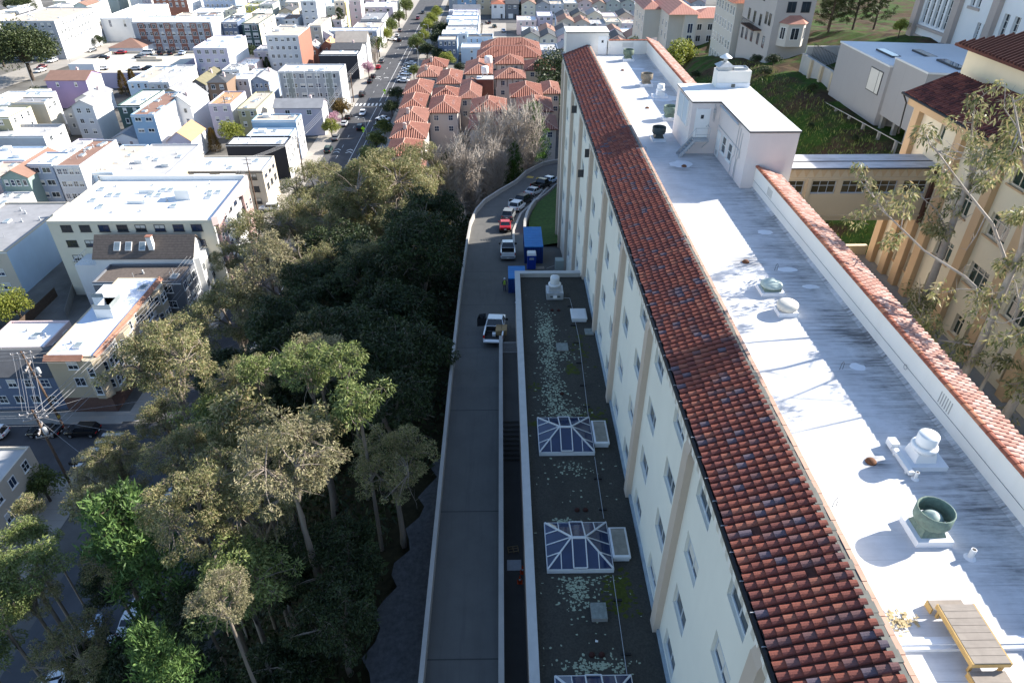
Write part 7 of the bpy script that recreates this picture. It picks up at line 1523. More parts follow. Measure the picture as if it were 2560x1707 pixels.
def euc_tree(seed, R0, lm='euc', dens=1.0, L=.36, W=.055, zs=.85, bare=18, cr=(.5,1.1), r0=None):
    """eucalyptus in crown space (origin at the crown's middle): forked arching limbs, an open dome of separate leaf clumps"""
    rnd = random.Random(seed); r0 = r0 or .07*R0 + .05; st = MB(); w_ = MB(); lf = MB()
    st.tube([(0,0,0),(rnd.uniform(-.25,.25),rnd.uniform(-.25,.25),.35),(rnd.uniform(-.2,.2),rnd.uniform(-.2,.2),.7),(0,0,1)], [r0*1.05,r0*.9,r0*.75,r0*.62], 8, caps=False)
    fork = Vector((0,0,-R0*1.05)); limbs = []; nl = max(3, int(3+R0*.35))
    for i in range(nl):
        a = 6.283*(i+rnd.uniform(-.35,.35))/nl; k = rnd.uniform(.35,.75)*R0; e = Vector((math.cos(a)*k, math.sin(a)*k, rnd.uniform(.0,.5)*R0*zs)); m = fork.lerp(e,.5) + Vector((-math.cos(a)*.12*k, -math.sin(a)*.12*k, .1*R0)) + rv(rnd)*.12*R0
        w_.tube([tuple(fork),tuple(m),tuple(e)], [r0*.62,r0*.4,r0*.16], 6, caps=False); limbs += [fork.lerp(m,.6), m, m.lerp(e,.5), e]
    n = int(5 + 2.6*R0*R0*dens)
    for i in range(n):
        d = rv(rnd).normalized(); d.z = abs(d.z) if rnd.random() < .82 else -abs(d.z)*.5; q = rnd.uniform(.55,1.0); lump = 1 + .22*math.sin(3*math.atan2(d.y,d.x)+seed) 
        t = Vector((d.x*R0*q*lump, d.y*R0*q*lump, d.z*R0*zs*q)); b = min(limbs, key=lambda p: (p-t).length); kn = b.lerp(t,.55) + rv(rnd)*.12*(t-b).length + Vector((0,0,.06*R0))
        w_.tube([tuple(b),tuple(kn),tuple(t)], [r0*.2,r0*.13,.02], 4, caps=False)
        r = rnd.uniform(*cr); clump(lf, t, r, int(150*(r/.8)**2), rnd, L, W, droop=.55, flat=.7)
        for _ in range(3): w_.tube([tuple(t),tuple(t+rv(rnd)*r)], [.025,.01], 3, caps=False)
    for _ in range(bare):
        b = rnd.choice(limbs); d = (rv(rnd)+b.normalized()*.5).normalized(); ln = R0*rnd.uniform(.25,.6); m = b + d*ln*.5 + rv(rnd)*.15*ln; e = m + (d+rv(rnd)*.7).normalized()*ln*.5; w_.tube([tuple(b),tuple(m),tuple(e)], [.05,.035,.012], 4, caps=False)
        for _ in range(3): q = m.lerp(e, rnd.random()); w_.tube([tuple(q),tuple(q+rv(rnd)*ln*.35)], [.02,.008], 3, caps=False)
    return st.mesh('trunk', bark, True), lf.mesh('crown', LF[lm]), w_.mesh('limbs', bark, True)
def round_tree(seed, Hh=7, R0=3, lm='street', n=3600, L=.34, W=.11, clumps=26, tr=.18, base=.3, zs=1.0):
    rnd = random.Random(seed); w_ = MB(); lf = MB(); c0 = Vector((0,0,Hh-R0*zs)); w_.tube([(0,0,-1),(rnd.uniform(-.1,.1),0,Hh*base),(0,0,Hh*.7)], [tr*1.2,tr,tr*.5], 7, caps=False)
    for i in range(clumps):
        v = rv(rnd).normalized(); v.z = abs(v.z)*1.1 - .35; k = rnd.uniform(.45,.85); c = c0 + Vector((v.x*R0*k, v.y*R0*k, v.z*R0*zs*k)); r = R0*rnd.uniform(.24,.42)
        w_.tube([(0,0,Hh*base*.9),tuple(c0.lerp(c,.5)),tuple(c)], [tr*.5,tr*.3,tr*.1], 4, caps=False); clump(lf, c, r, n//clumps, rnd, L, W, droop=.15, flat=.85)
    return w_.mesh('trunk', bark_d, True), lf.mesh('crown', LF[lm])
def pine_tree(seed, Hh=18, R0=3.6, lm='pine', n=9000, lo=.45):
    rnd = random.Random(seed); w_ = MB(); lf = MB(); w_.tube([(0,0,-2),(0,0,Hh*.5),(0,0,Hh)], [.3,.2,.05], 7, caps=False); nb = 54
    for i in range(nb):
        t = (i/nb)**.8; z = Hh*(lo+(1-lo)*t); a = i*2.4+rnd.gauss(0,.3); ln = R0*(1-.75*t)*rnd.uniform(.7,1.1); e = Vector((math.cos(a)*ln, math.sin(a)*ln, z+ln*.35)); w_.tube([(0,0,z),tuple(e)], [.06,.02], 4, caps=False)
        for k in range(4):
            c = Vector((0,0,z)).lerp(e, .45+.18*k) + rv(rnd)*.35
            for _ in range(n//nb//4): d = (rv(rnd) + Vector((0,0,.5))).normalized(); leaf(lf, c + rv(rnd)*.45, d, rnd.uniform(.25,.5), .045, rnd)
    return w_.mesh('trunk', bark_d, True), lf.mesh('crown', LF[lm])
def cone_tree(seed, Hh=8, R0=1.8, lm='cyp', n=3200):
    rnd = random.Random(seed); w_ = MB(); lf = MB(); w_.tube([(0,0,-1),(0,0,Hh*.8)], [.16,.05], 6, caps=False)
    for _ in range(n):
        t = rnd.random()**.75; z = Hh*(.08+.92*(1-t)) if False else Hh*(.08+.92*rnd.random()); k = R0*(1-((z/Hh)-.08)/.95)**.7*(1+.2*math.sin(z*3+_%5)); a = rnd.random()*6.283; q = rnd.random()**.35
        leaf(lf, Vector((math.cos(a)*k*q, math.sin(a)*k*q, z)), (Vector((math.cos(a),math.sin(a),rnd.uniform(-.2,1)))).normalized(), rnd.uniform(.25,.5), .09, rnd)
    return w_.mesh('trunk', bark_d, True), lf.mesh('crown', LF[lm])
def bare_tree(seed, Hh=14, R0=3.2, n=900):
    """leafless tree of many upright fine branches"""
    rnd = random.Random(seed); w_ = MB(); tw = MB()
    stems = []
    for i in range(7):
        a = i*.9+rnd.gauss(0,.2); k = R0*rnd.uniform(.2,.75); e = Vector((math.cos(a)*k, math.sin(a)*k, Hh*rnd.uniform(.75,.98))); m = e*.5 + Vector((rnd.gauss(0,.3),rnd.gauss(0,.3),0)); w_.tube([(0,0,-1),tuple(m*.55),tuple(m),tuple(e)], [.14,.10,.07,.02], 5, caps=False); stems.append((m,e))
    for i in range(n):
        m, e = rnd.choice(stems); s = m.lerp(e, rnd.uniform(-.5,.95)); d = Vector((rnd.gauss(0,.42), rnd.gauss(0,.42), rnd.uniform(.5,1))).normalized(); ln = rnd.uniform(.9,2.4); k = s + d*ln*.5 + rv(rnd)*.12; q = k + (d+rv(rnd)*.3).normalized()*ln*.5
        tw.tube([tuple(s),tuple(k),tuple(q)], [.04,.028,.014], 3, caps=False)
        for _ in range(3): u = k.lerp(q, rnd.random()); tw.tube([tuple(u),tuple(u+(d+rv(rnd)*.8).normalized()*rnd.uniform(.3,.8))], [.022,.01], 3, caps=False)
    return w_.mesh('trunk', twig_m, True), tw.mesh('bare_branches', twig_m)
def palm_tree(seed):
    rnd = random.Random(seed); w_ = MB(); lf = MB(); w_.tube([(0,0,-.5),(0,0,4.5)], [.3,.24], 8)
    for i in range(26):
        a = i*2.4; el = rnd.uniform(-.3,1.1); pr = Vector((0,0,4.5)); d = Vector((math.cos(a)*math.cos(el), math.sin(a)*math.cos(el), math.sin(el)))
        for k in range(9):
            p = pr + d*.28*k + Vector((0,0,-.022*k*k)); s = d.cross(Vector((0,0,1))).normalized()
            for sg in (-1,1): leaf(lf, p, (s*sg+d*.6+Vector((0,0,-.3))).normalized(), .55*(1-k*.06), .05, rnd)
    return w_.mesh('trunk', bark_d, True), lf.mesh('crown', LF['street'])
PROTO = {}
def proto(k):
    if k in PROTO: return PROTO[k]
    kind, a = k[0], k[1]
    PROTO[k] = dict(
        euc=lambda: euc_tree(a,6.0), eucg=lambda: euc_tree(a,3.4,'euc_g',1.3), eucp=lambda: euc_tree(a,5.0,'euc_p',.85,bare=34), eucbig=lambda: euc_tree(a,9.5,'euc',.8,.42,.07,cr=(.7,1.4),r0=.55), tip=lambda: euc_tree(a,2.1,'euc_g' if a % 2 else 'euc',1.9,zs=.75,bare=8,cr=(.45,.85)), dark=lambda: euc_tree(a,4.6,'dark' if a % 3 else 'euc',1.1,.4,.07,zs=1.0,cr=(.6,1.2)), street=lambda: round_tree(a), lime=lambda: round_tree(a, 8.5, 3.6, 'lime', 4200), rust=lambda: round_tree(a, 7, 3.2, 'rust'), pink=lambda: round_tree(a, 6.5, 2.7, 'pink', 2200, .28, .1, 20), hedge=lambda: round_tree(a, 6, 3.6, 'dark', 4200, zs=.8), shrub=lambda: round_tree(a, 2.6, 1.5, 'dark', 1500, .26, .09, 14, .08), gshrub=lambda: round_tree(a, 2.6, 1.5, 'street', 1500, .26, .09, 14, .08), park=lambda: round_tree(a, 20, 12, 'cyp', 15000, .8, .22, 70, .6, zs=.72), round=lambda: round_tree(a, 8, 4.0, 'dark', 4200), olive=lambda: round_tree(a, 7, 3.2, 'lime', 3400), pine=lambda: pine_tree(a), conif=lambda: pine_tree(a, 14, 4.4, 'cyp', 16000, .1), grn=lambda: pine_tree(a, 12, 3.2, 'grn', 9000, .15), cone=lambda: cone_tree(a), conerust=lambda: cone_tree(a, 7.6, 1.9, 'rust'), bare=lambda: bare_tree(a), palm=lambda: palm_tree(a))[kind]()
    return PROTO[k]
NAMES = dict(euc='eucalyptus_tree', eucg='eucalyptus_tree', eucp='eucalyptus_tree', eucbig='eucalyptus_tree', tip='eucalyptus_tree', dark='eucalyptus_tree', street='street_tree', lime='street_tree', rust='street_tree', pink='blossom_tree', hedge='bushy_tree', shrub='shrub', gshrub='shrub', park='park_tree', round='garden_tree', olive='garden_tree', pine='pine_tree', conif='conifer_tree', grn='conifer_tree', cone='cypress_tree', conerust='cypress_tree', bare='bare_tree', palm='palm_tree')
REFH = dict(euc=16, eucg=16, eucp=16, eucbig=22, tip=16, dark=14, street=7, lime=8.5, rust=7, pink=6.5, hedge=6, shrub=2.6, gshrub=2.6, park=20, round=8, olive=7, pine=18, conif=14, grn=12, cone=8, conerust=7.6, bare=14, palm=6)
RREF = dict(euc=6.6, eucg=3.9, eucp=5.5, tip=2.5, dark=5.2, eucbig=10.4)
def tree(kind, seed, x, y, top, label, group, rz=None, wide=1.0, base=None):
    g = (ground_z(x, y) if base is None else base); hgt = max(top - g, REFH[kind]*.3); top = g + hgt; s = hgt/REFH[kind]; p_ = proto((kind, seed)); a, b = p_[:2]; t = thing(NAMES[kind], label, 'shrub' if 'shrub' in kind else 'tree', (x,y,g), 0, group); rnd = random.Random(int(x*13+y*7)); rz = rnd.uniform(0,6.28) if rz is None else rz
    sx = wide/RREF[kind] if kind in RREF else s*wide
    if len(p_) > 2:
        rr = wide*.95; zc = top - g - rr*.85; inst('trunk', a, t, (0,0,-1), rz, scale=(sx,sx,max(zc-rr*.95+1,.5))); inst('limbs', p_[2], t, (0,0,zc), rz, scale=(sx,)*3); inst('crown', b, t, (0,0,zc), rz, scale=(sx,)*3); return t
    inst('trunk', a, t, rz=rz, scale=(sx,sx,s)); inst('crown' if kind != 'bare' else 'bare_branches', b, t, rz=rz, scale=(sx,sx,s)); return t
HG = 'trees on the wooded slope beside the ramp'
for a in [
 ('eucp',1,-12.2,28.0,13.4,'tall pale tan eucalyptus with long bare trunk, nearest and brightest on the slope',3.4),('euc',2,-30.7,50.5,5.2,'broad olive eucalyptus with arching pale limbs above the crosswalk',5.2),('eucg',3,-14.7,41.0,9.6,'bright green eucalyptus crown, the widest of the bright ones in the middle of the slope',2.9),('tip',5,-11.3,39.2,10.8,'small bright green crown to the right of the widest bright crown',1.8),('tip',7,-20.2,44.3,6.4,'small fluffy bright crown left of the widest bright crown',1.9),('tip',9,-9.2,33.2,12.2,'round yellow green crown on a bent trunk, nearest the ramp',2.1),('tip',2,-11.9,32.3,10.6,'rusty olive crown just behind the pale tan eucalyptus',2.0),('tip',4,-20.4,40.2,5.6,'olive crown with leaning bare branches in the middle of the slope',2.7),('euc',6,-19.3,29.0,8.0,'olive brown eucalyptus with spreading grey limbs left of the pale tan one',3.4),('pine',1,-26.2,31.8,3.6,'fresh green pine among the olive eucalyptus at the lower left',.9),('tip',6,-31.9,36.4,-.4,'flat topped bright crown standing over the shaded lane',1.9),('tip',8,-38.8,38.6,-3.4,'small flat topped crown at the far left over the street',1.3),('eucg',10,-37.4,35.2,-3.0,'bright loose eucalyptus crown at the left edge',2.4),('eucg',11,-33.0,30.2,.3,'bright loose eucalyptus crown below the fresh green pine',2.7),('eucg',12,-33.8,27.4,-.4,'bright loose eucalyptus crown in the bottom left corner',2.4),('eucp',14,-13.4,19.8,11.2,'small pale crown glowing above the dark bottom of the slope',1.7),('pine',2,-16.4,18.2,9.4,'fresh green pine tip at the bottom edge',.65),('euc',13,-7.6,33.4,7.6,'dark drooping eucalyptus leaning over the ramp edge',3.4),('dark',14,-8.8,40.4,6.6,'shaded eucalyptus beside the ramp below the lit crowns',3.4),('euc',15,-24.8,38.4,3.4,'olive crown with orange tinge left of the slope middle',2.8),('tip',12,-19.8,34.6,5.4,'fine leaved olive crown behind the spreading grey limbs',2.1),('euc',17,-30.1,27.6,-4.6,'shaded eucalyptus at the lower left above the parked cars',3.0),('euc',18,-33.9,43.8,-2.0,'olive eucalyptus crown at the right side of the shaded street corner',2.6),
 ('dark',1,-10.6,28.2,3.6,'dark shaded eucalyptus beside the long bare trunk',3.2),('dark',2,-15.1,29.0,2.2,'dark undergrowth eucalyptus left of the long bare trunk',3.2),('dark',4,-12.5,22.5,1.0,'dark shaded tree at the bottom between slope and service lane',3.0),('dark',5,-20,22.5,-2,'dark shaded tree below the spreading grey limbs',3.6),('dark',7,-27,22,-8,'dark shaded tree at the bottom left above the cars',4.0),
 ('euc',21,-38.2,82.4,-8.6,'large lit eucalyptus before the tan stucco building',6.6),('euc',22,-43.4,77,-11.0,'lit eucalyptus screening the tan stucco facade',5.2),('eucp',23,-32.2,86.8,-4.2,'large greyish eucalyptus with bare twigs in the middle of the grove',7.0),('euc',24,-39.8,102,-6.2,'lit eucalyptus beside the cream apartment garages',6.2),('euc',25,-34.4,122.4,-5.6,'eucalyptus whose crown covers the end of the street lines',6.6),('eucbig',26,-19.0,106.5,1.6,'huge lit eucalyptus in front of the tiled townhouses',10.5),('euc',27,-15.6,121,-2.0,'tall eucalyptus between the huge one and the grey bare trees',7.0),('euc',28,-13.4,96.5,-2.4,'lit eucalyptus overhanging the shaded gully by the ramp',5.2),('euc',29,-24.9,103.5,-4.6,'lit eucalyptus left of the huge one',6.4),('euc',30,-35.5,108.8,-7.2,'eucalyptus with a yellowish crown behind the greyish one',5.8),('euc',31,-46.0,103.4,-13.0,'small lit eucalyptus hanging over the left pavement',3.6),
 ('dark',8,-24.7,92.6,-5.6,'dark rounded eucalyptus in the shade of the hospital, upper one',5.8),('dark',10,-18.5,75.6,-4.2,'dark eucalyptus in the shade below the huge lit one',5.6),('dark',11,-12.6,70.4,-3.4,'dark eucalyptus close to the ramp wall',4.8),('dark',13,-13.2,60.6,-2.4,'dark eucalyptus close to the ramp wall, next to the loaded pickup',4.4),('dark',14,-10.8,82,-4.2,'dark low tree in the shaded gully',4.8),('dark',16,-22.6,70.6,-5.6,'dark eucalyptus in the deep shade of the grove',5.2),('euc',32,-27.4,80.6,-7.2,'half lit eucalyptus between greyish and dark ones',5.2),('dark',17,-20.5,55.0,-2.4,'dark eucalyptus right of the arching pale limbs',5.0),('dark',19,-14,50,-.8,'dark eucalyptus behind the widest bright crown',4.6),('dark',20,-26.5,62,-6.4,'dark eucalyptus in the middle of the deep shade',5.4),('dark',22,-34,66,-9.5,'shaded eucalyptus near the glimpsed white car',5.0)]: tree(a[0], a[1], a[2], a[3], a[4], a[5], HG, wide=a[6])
# massed crowns of the grove: nothing in the view tells these apart
rnd = random.Random(31); PL = [(-12.2,28),(-14.7,41),(-11.3,39.2),(-9.2,33.2),(-7.6,33.4)]
def mass(n, xr, yr, kinds, topf, R_, label, gap):
    k = 0; tries = 0
    while k < n and tries < 4000:
        tries += 1; x = rnd.uniform(*xr); y = rnd.uniform(*yr)
        if any(math.hypot(x-a, y-b) < gap for a, b in PL) or (x < -35 and 62 < y < 80): continue
        PL.append((x, y)); k += 1; tree(rnd.choice(kinds), rnd.choice([1,2,4,5,7]), x, y, topf(x), label, HG, wide=rnd.uniform(*R_))
sh_ = lambda x: 19.9 - (11 - x)/1.74
mass(13, (-37,-15), (24,52), ['eucg','euc','eucp','eucg'], lambda x: sh_(x) + rnd.uniform(1.2,3.6), (2.6,3.8), 'olive eucalyptus crown catching the sun among its neighbours on the lower slope', 3.6)
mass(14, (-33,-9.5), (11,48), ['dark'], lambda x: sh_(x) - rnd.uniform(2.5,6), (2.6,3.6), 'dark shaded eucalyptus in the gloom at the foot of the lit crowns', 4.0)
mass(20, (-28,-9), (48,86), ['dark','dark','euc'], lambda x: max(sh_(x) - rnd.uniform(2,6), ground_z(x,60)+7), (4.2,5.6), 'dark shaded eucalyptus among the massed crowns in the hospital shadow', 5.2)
mass(15, (-42,-12), (84,128), ['euc','euc','eucp'], lambda x: -9.5 + rnd.uniform(-3,2) + (x+12)*.14, (4.2,5.8), 'olive eucalyptus among the massed sunlit crowns of the grove', 5.6)
BG_ = 'leafless grey trees at the ramp bend'
for i, (x, y, top, lb) in enumerate([(-9.6,122.6,-2.6,'grey leafless tree with pale brush like branches, nearest the huge eucalyptus'),(-6.6,125.5,-3.4,'grey leafless tree at the outer ramp bend'),(-2.4,145.5,-2.6,'tall grey leafless tree in front of the double gabled townhouse'),(1.6,142.4,-3.2,'grey leafless tree left of the green conifer'),(-1.5,134,-5.4,'grey leafless tree low by the ramp bend wall'),(4.6,146.5,-2.4,'grey leafless tree touching the townhouse eaves'),(-5,138,-4,'brownish leafless tree behind the ramp bend')]): tree('bare', 1+i % 3, x, y, top, lb, BG_, wide=1.0)
tree('grn',1,7.0,160,-6.5,'bright green conifer between the bare trees and the hospital wall',HG); tree('grn',2,2.4,140,-9.0,'small bright green conifer at the ramp bend',HG,wide=.8); tree('hedge',3,-13.5,177,-22.5,'dark round bush under the tall townhouse windows',HG)
SG = 'trees along the main street'
for a in [('rust',1,-55.2,235,-20.4,'orange brown street tree before the striped grey apartments'),('rust',2,-50.9,220.2,-20.2,'big dark rusty street tree at the left kerb before the crosswalk'),('olive',1,-51.0,204.4,-21.8,'fresh yellow green street tree by the pink blossoms at the left kerb'),('pink',1,-50.9,274,-20.6,'pink blossom tree at the kerb beside the white apartments'),('pink',2,-51.2,210.8,-21.9,'small pink blossom tree behind the fresh yellow green tree'),('street',1,-52.4,311.5,-19,'round green street tree beyond the dark walled house'),('bare',2,-51,291.6,-19.6,'sparse leafless street tree in front of the round green one'),('street',2,-52.6,354,-18.8,'green street tree in the far left row, near the taupe roofs'),('street',3,-52.1,379,-19,'green street tree in the far left row, middle'),('street',4,-51.9,409.8,-17.4,'tall green street tree at the end of the far left row'),('olive',2,-52.9,339.5,-20,'light green street tree below the stepped roof house'),
 ('lime',1,-34.1,393,-19.2,'yellow green street tree, farthest in the right hand row'),('lime',2,-34.6,372,-19,'yellow green street tree, second farthest in the right hand row'),('lime',3,-34.8,354,-18.8,'yellow green street tree, middle of the right hand row'),('lime',1,-35,333.6,-20,'yellow green street tree, nearest in the right hand row'),('street',5,-36.6,316.4,-19.2,'grey green bushy street tree at the end of the right hand row'),('hedge',1,-31.6,308.5,-21.2,'dark hedge tree left of the slate blue house'),('hedge',2,-25.5,300,-21.4,'dark hedge tree next to the slate blue house front'),('hedge',4,-28.6,330,-20,'dark shaded tree behind the yellow green row'),('hedge',5,-28.8,352,-20,'dark shaded tree behind the yellow green row, farther'),('street',6,-33.6,273.5,-22.2,'small dark green tree by the white car of the slanted row'),('hedge',6,-36.0,242.8,-22.4,'dark bushy tree at the right end of the crosswalk'),('hedge',7,-35.8,226,-22.6,'dark bushy tree over the cars before the crosswalk'),('street',1,-35.4,189.6,-20.8,'dark tree below the lower crossing sign'),('gshrub',1,-35.8,207.6,-23,'shrubby tree beside the lower crossing sign'),('street',2,-34.9,176,-20.6,'green tree between street and townhouse chimneys'),('street',3,-34.4,160,-20.6,'green tree at the street edge near the treetops'),('olive',3,-21.8,291,-20.8,'olive yellow tree in front of the slate blue house'),('round',3,-16.5,281.5,-23,'small round dark tree behind the townhouse ridges')]: tree(a[0], a[1], a[2], a[3], a[4], a[5], SG)
CGt = 'trees in the gardens and park'
for a in [('park',1,-179,274,-7.4,'huge dark green park tree at the left edge'),('park',2,-203,296,-14,'second park tree behind the huge one'),('round',1,-196.4,314.4,-17.8,'umbrella shaped tree in front of the grand hall'),('round',2,-182,333.9,-22,'single round dark tree at the roadside by the grand hall'),('park',3,-253,399,-14,'wide dark tree mass at the top left corner'),('park',4,-268,388,-16,'yellowish tree at the top left corner'),('conerust',1,-133.6,251.8,-19.6,'orange brown cypress beside the parking deck, left one'),('conerust',2,-131.4,254.8,-19.8,'orange brown cypress beside the parking deck, right one'),('round',4,-105.4,302.4,-19.2,'dense dark round garden tree left of the tall white flats'),('olive',4,-96,282.6,-21.8,'yellow green garden tree at the foot of the tall white flats'),('cone',1,-89.8,277,-20.6,'dark cypress in the garden of the tall white flats'),('cone',2,-92.6,279.5,-21.2,'dark green cypress next to the yellow green garden tree'),('olive',5,-77.8,195.8,-19.4,'flowering pale green garden tree behind the orange gabled cottage'),('conerust',3,-81.6,192,-21.2,'golden cypress next to the orange gabled cottage'),('hedge',2,-83.5,181.5,-23,'dark garden bush left of the black tarred wall'),('olive',6,-84.8,102.4,-20.2,'green garden tree at the left edge beside the fences'),('olive',7,-88.6,101.0,-20.8,'second green garden tree at the left edge'),('shrub',1,-146.5,246,-24.4,'orange bush below the purple house'),('conif',1,-76.8,356.8,-15.8,'tall dark conifer left of the street roofs at the top'),('conif',2,-79.5,345,-17.5,'shorter dark conifer in front of the tall one at the top'),('gshrub',2,-120.3,276.6,-24,'green garden bush beside the lavender apartments'),('hedge',3,-161,246,-23,'olive shrub mass at the corner of the park'),('gshrub',3,-87.7,263,-24,'green bush under the pale flats'),('palm',1,-124.6,395,-21.5,'single palm among the far gables'),('round',1,12.5,414.9-1.5,-19.5,'left one of the twin dark trees at the top middle'),('round',2,19,411.5,-19.5,'right one of the twin dark trees at the top middle'),('street',4,-64.6,61.2,-20.4,'dark tree in the shade of the corner house'),('street',5,-57.8,60.8,-21.8,'dark leafy tree at the base of the corner pole'),('gshrub',4,-53.6,101.5,-26,'clipped green bush at the tan stucco entrance'),('gshrub',5,-53.4,110.5,-26,'clipped green bush in front of the brown gable house'),('gshrub',1,-53.5,107.6,-26,'second clipped bush in front of the brown gable house'),('hedge',4,-80.5,96.5,-24.5,'dark bush along the board fence'),('shrub',2,-75,97.5,-25.2,'low dark bush along the board fence')]: tree(a[0], a[1], a[2], a[3], a[4], a[5], CGt)
RGt = 'trees and bushes on the hill'
for a in [('conif',3,66.5,139,24.5,'big dark conifer behind the grey building'),('conif',4,62,139,23,'dark conifer left of the big one'),('conif',5,71,140,23.5,'dark conifer right of the big one'),('conif',6,64.5,145,25,'dark conifer farthest behind the grey building'),('olive',8,63.4,116.5,19,'pale grey green tree between conifers and white institution'),('olive',9,39.4,160,8.4,'yellow green tree before the cream flats'),('cone',3,42.2,163,7.0,'dark slim cypress before the cream flats, left one'),('cone',4,45.8,160,7.4,'dark slim cypress before the cream flats, right one'),('gshrub',2,36.2,155,3.0,'orange green bush by the paved terrace'),('hedge',5,48.5,158,6.4,'dark bush at the foot of the pale flats'),('hedge',6,43.4,122.4,12.2,'dark leafy bush in front of the taupe flats'),('hedge',7,45.0,118.5,13.4,'dark leafy bush left of the taupe bay window'),('hedge',1,38.5,124,10.0,'dark bush at the top of the shaded bank'),('hedge',2,34.5,116,6.4,'dark bush on the shaded bank behind the parapet'),('hedge',3,30.5,112,4.0,'dark bush low on the shaded bank'),('hedge',5,37.5,109,8.2,'dark bush in the middle of the shaded bank'),('hedge',6,41.5,112,11.4,'dark bush high on the shaded bank'),('shrub',3,44.6,100.5,13.2,'grey twiggy shrub under the pale timber rails'),('shrub',4,40,88,10.6,'low scrub on the grassy slope'),('shrub',5,42,80,12.2,'low scrub beside the concrete posts'),('hedge',7,36,132,7.0,'dark bush behind the mushroom vent'),('olive',1,36.9,196,2.5,'pale garden tree left of the salmon roofed flats'),('cone',1,34,201,-.5,'slim garden cypress left of the salmon roofed flats'),('olive',2,31,204,-2.5,'light green garden tree by the far end parapet'),('cone',2,28,196,-4.5,'dark pyramid shaped tree behind the end parapet'),('round',4,17.8,240.5,-9.6,'dark tree behind the end tower, nearer one'),('hedge',4,22.5,262,-15,'dark tree behind the end tower, farther one'),('hedge',1,14.5,226,-15.5,'dark bushy tree between end tower and townhouses'),('gshrub',3,33,190,-2,'small garden bush by the light path')]: tree(a[0], a[1], a[2], a[3], a[4], a[5], RGt)
# ---- tall eucalyptus to the right of the hospital, its branches reaching over the parapet
def right_euc(x, y, g, label, limbs, clumps, seed, trunk, per=70):
    rnd = random.Random(seed); t = thing('eucalyptus_tree', label, 'tree', (x,y,g), 0, 'eucalyptus between the two hospital buildings'); w_ = MB(); lf = MB(); rel = lambda p: Vector(p) - Vector((x,y,g))
    tips = []
    w_.tube([tuple(rel(p)) for p in trunk], [.36 - .22*i/(len(trunk)-1) for i in range(len(trunk))], 8, caps=False)
    for pts, r in limbs:
        P = [rel(p) for p in pts]; w_.tube([tuple(p) for p in P], [r*(1-.75*i/(len(P)-1)) for i in range(len(P))], 6, caps=False)
        for k in range(12):
            i = rnd.randrange(len(P)-1); s = P[i].lerp(P[i+1], rnd.uniform(.15,1)); d = (rv(rnd) + Vector((0,0,.15))).normalized(); ln = rnd.uniform(.7,2.4); m = s + d*ln*.5 + rv(rnd)*.2; e = m + (d*.7 + rv(rnd)*.7).normalized()*ln*.5
            w_.tube([tuple(s),tuple(m),tuple(e)], [.035,.022,.01], 4, caps=False); tips.append(e); tips.append(m)
            for _ in range(3): q = m.lerp(e, rnd.random()); w_.tube([tuple(q),tuple(q + rv(rnd)*.7)], [.014,.006], 3, caps=False)
    for c in rnd.sample(tips, min(clumps, len(tips))): clump(lf, c, rnd.uniform(.35,.75), per, rnd, .34, .05, droop=.9)
    w_.build('trunk', bark_p, t, True); lf.build('crown', LF['euc'], t)
bark_p = mk('pale_bark', (.38,.33,.29), var=.3, scale=1.2, stain=.4, stain_scale=(4,4,.7), stain_col=(.17,.14,.12))
right_euc(25.4,30,5,'tall eucalyptus with pale twisting branches in front of the cream building',[([(25.8,30,21),(24.4,31,23.5),(22.6,31.5,25.2),(20.8,32,27.0)],.10),([(25.8,30,19.2),(24.3,31.2,20.4),(22.6,32.6,21.2),(20.9,34.2,22.6),(19.6,35.4,24.0)],.09),([(25.6,30,22.5),(24.6,29.6,25.4),(23.4,29.8,27.6),(22.4,30.4,29.8)],.12),([(25.4,30,16.8),(24.6,31.4,16.2),(23.8,32.6,16.0)],.06),([(25.5,30,22.8),(26.2,28.6,25),(25.2,27.4,27.4)],.10)],66,3,[(25.3,30,3),(25.5,30,10),(25.8,30,17),(25.6,30,22.8)])
right_euc(26.6,27.6,5,'second eucalyptus at the right edge, forking low beside the first',[([(26.6,27.6,13),(25.8,28.6,14.8),(26.4,29.2,18.4),(25.9,29.6,22.6)],.14),([(26.8,27.4,16),(25.6,26.4,18.4),(24.2,25.8,21.0),(22.9,25.6,23.2)],.10),([(26.8,27.4,17),(26.2,26.2,20.6),(25,25.4,24.2),(23.6,25.4,27.2)],.10),([(26.7,27.5,12),(25.6,28.0,11.2),(24.6,28.8,11.6)],.06)],56,5,[(26.4,27.6,3),(26.6,27.6,10),(26.9,27.3,17),(26.6,27,22)])
right_euc(30,41,7,'slender eucalyptus before the cream building roof with a leafy top',[([(29.6,41,22),(28.4,40.6,24.6),(27.6,40.6,27.4)],.10),([(29.6,41,21),(30.4,40,24),(29.8,39.6,26.6)],.09),([(29.7,41,18),(28.6,41.6,19.6),(27.4,42.4,20.4)],.06),([(29.7,41,14),(28.9,40.2,13.2),(28.3,39.4,13.4)],.05)],50,8,[(30,41,5),(29.8,41,12),(29.6,41,19),(29.4,40.8,24)],80)
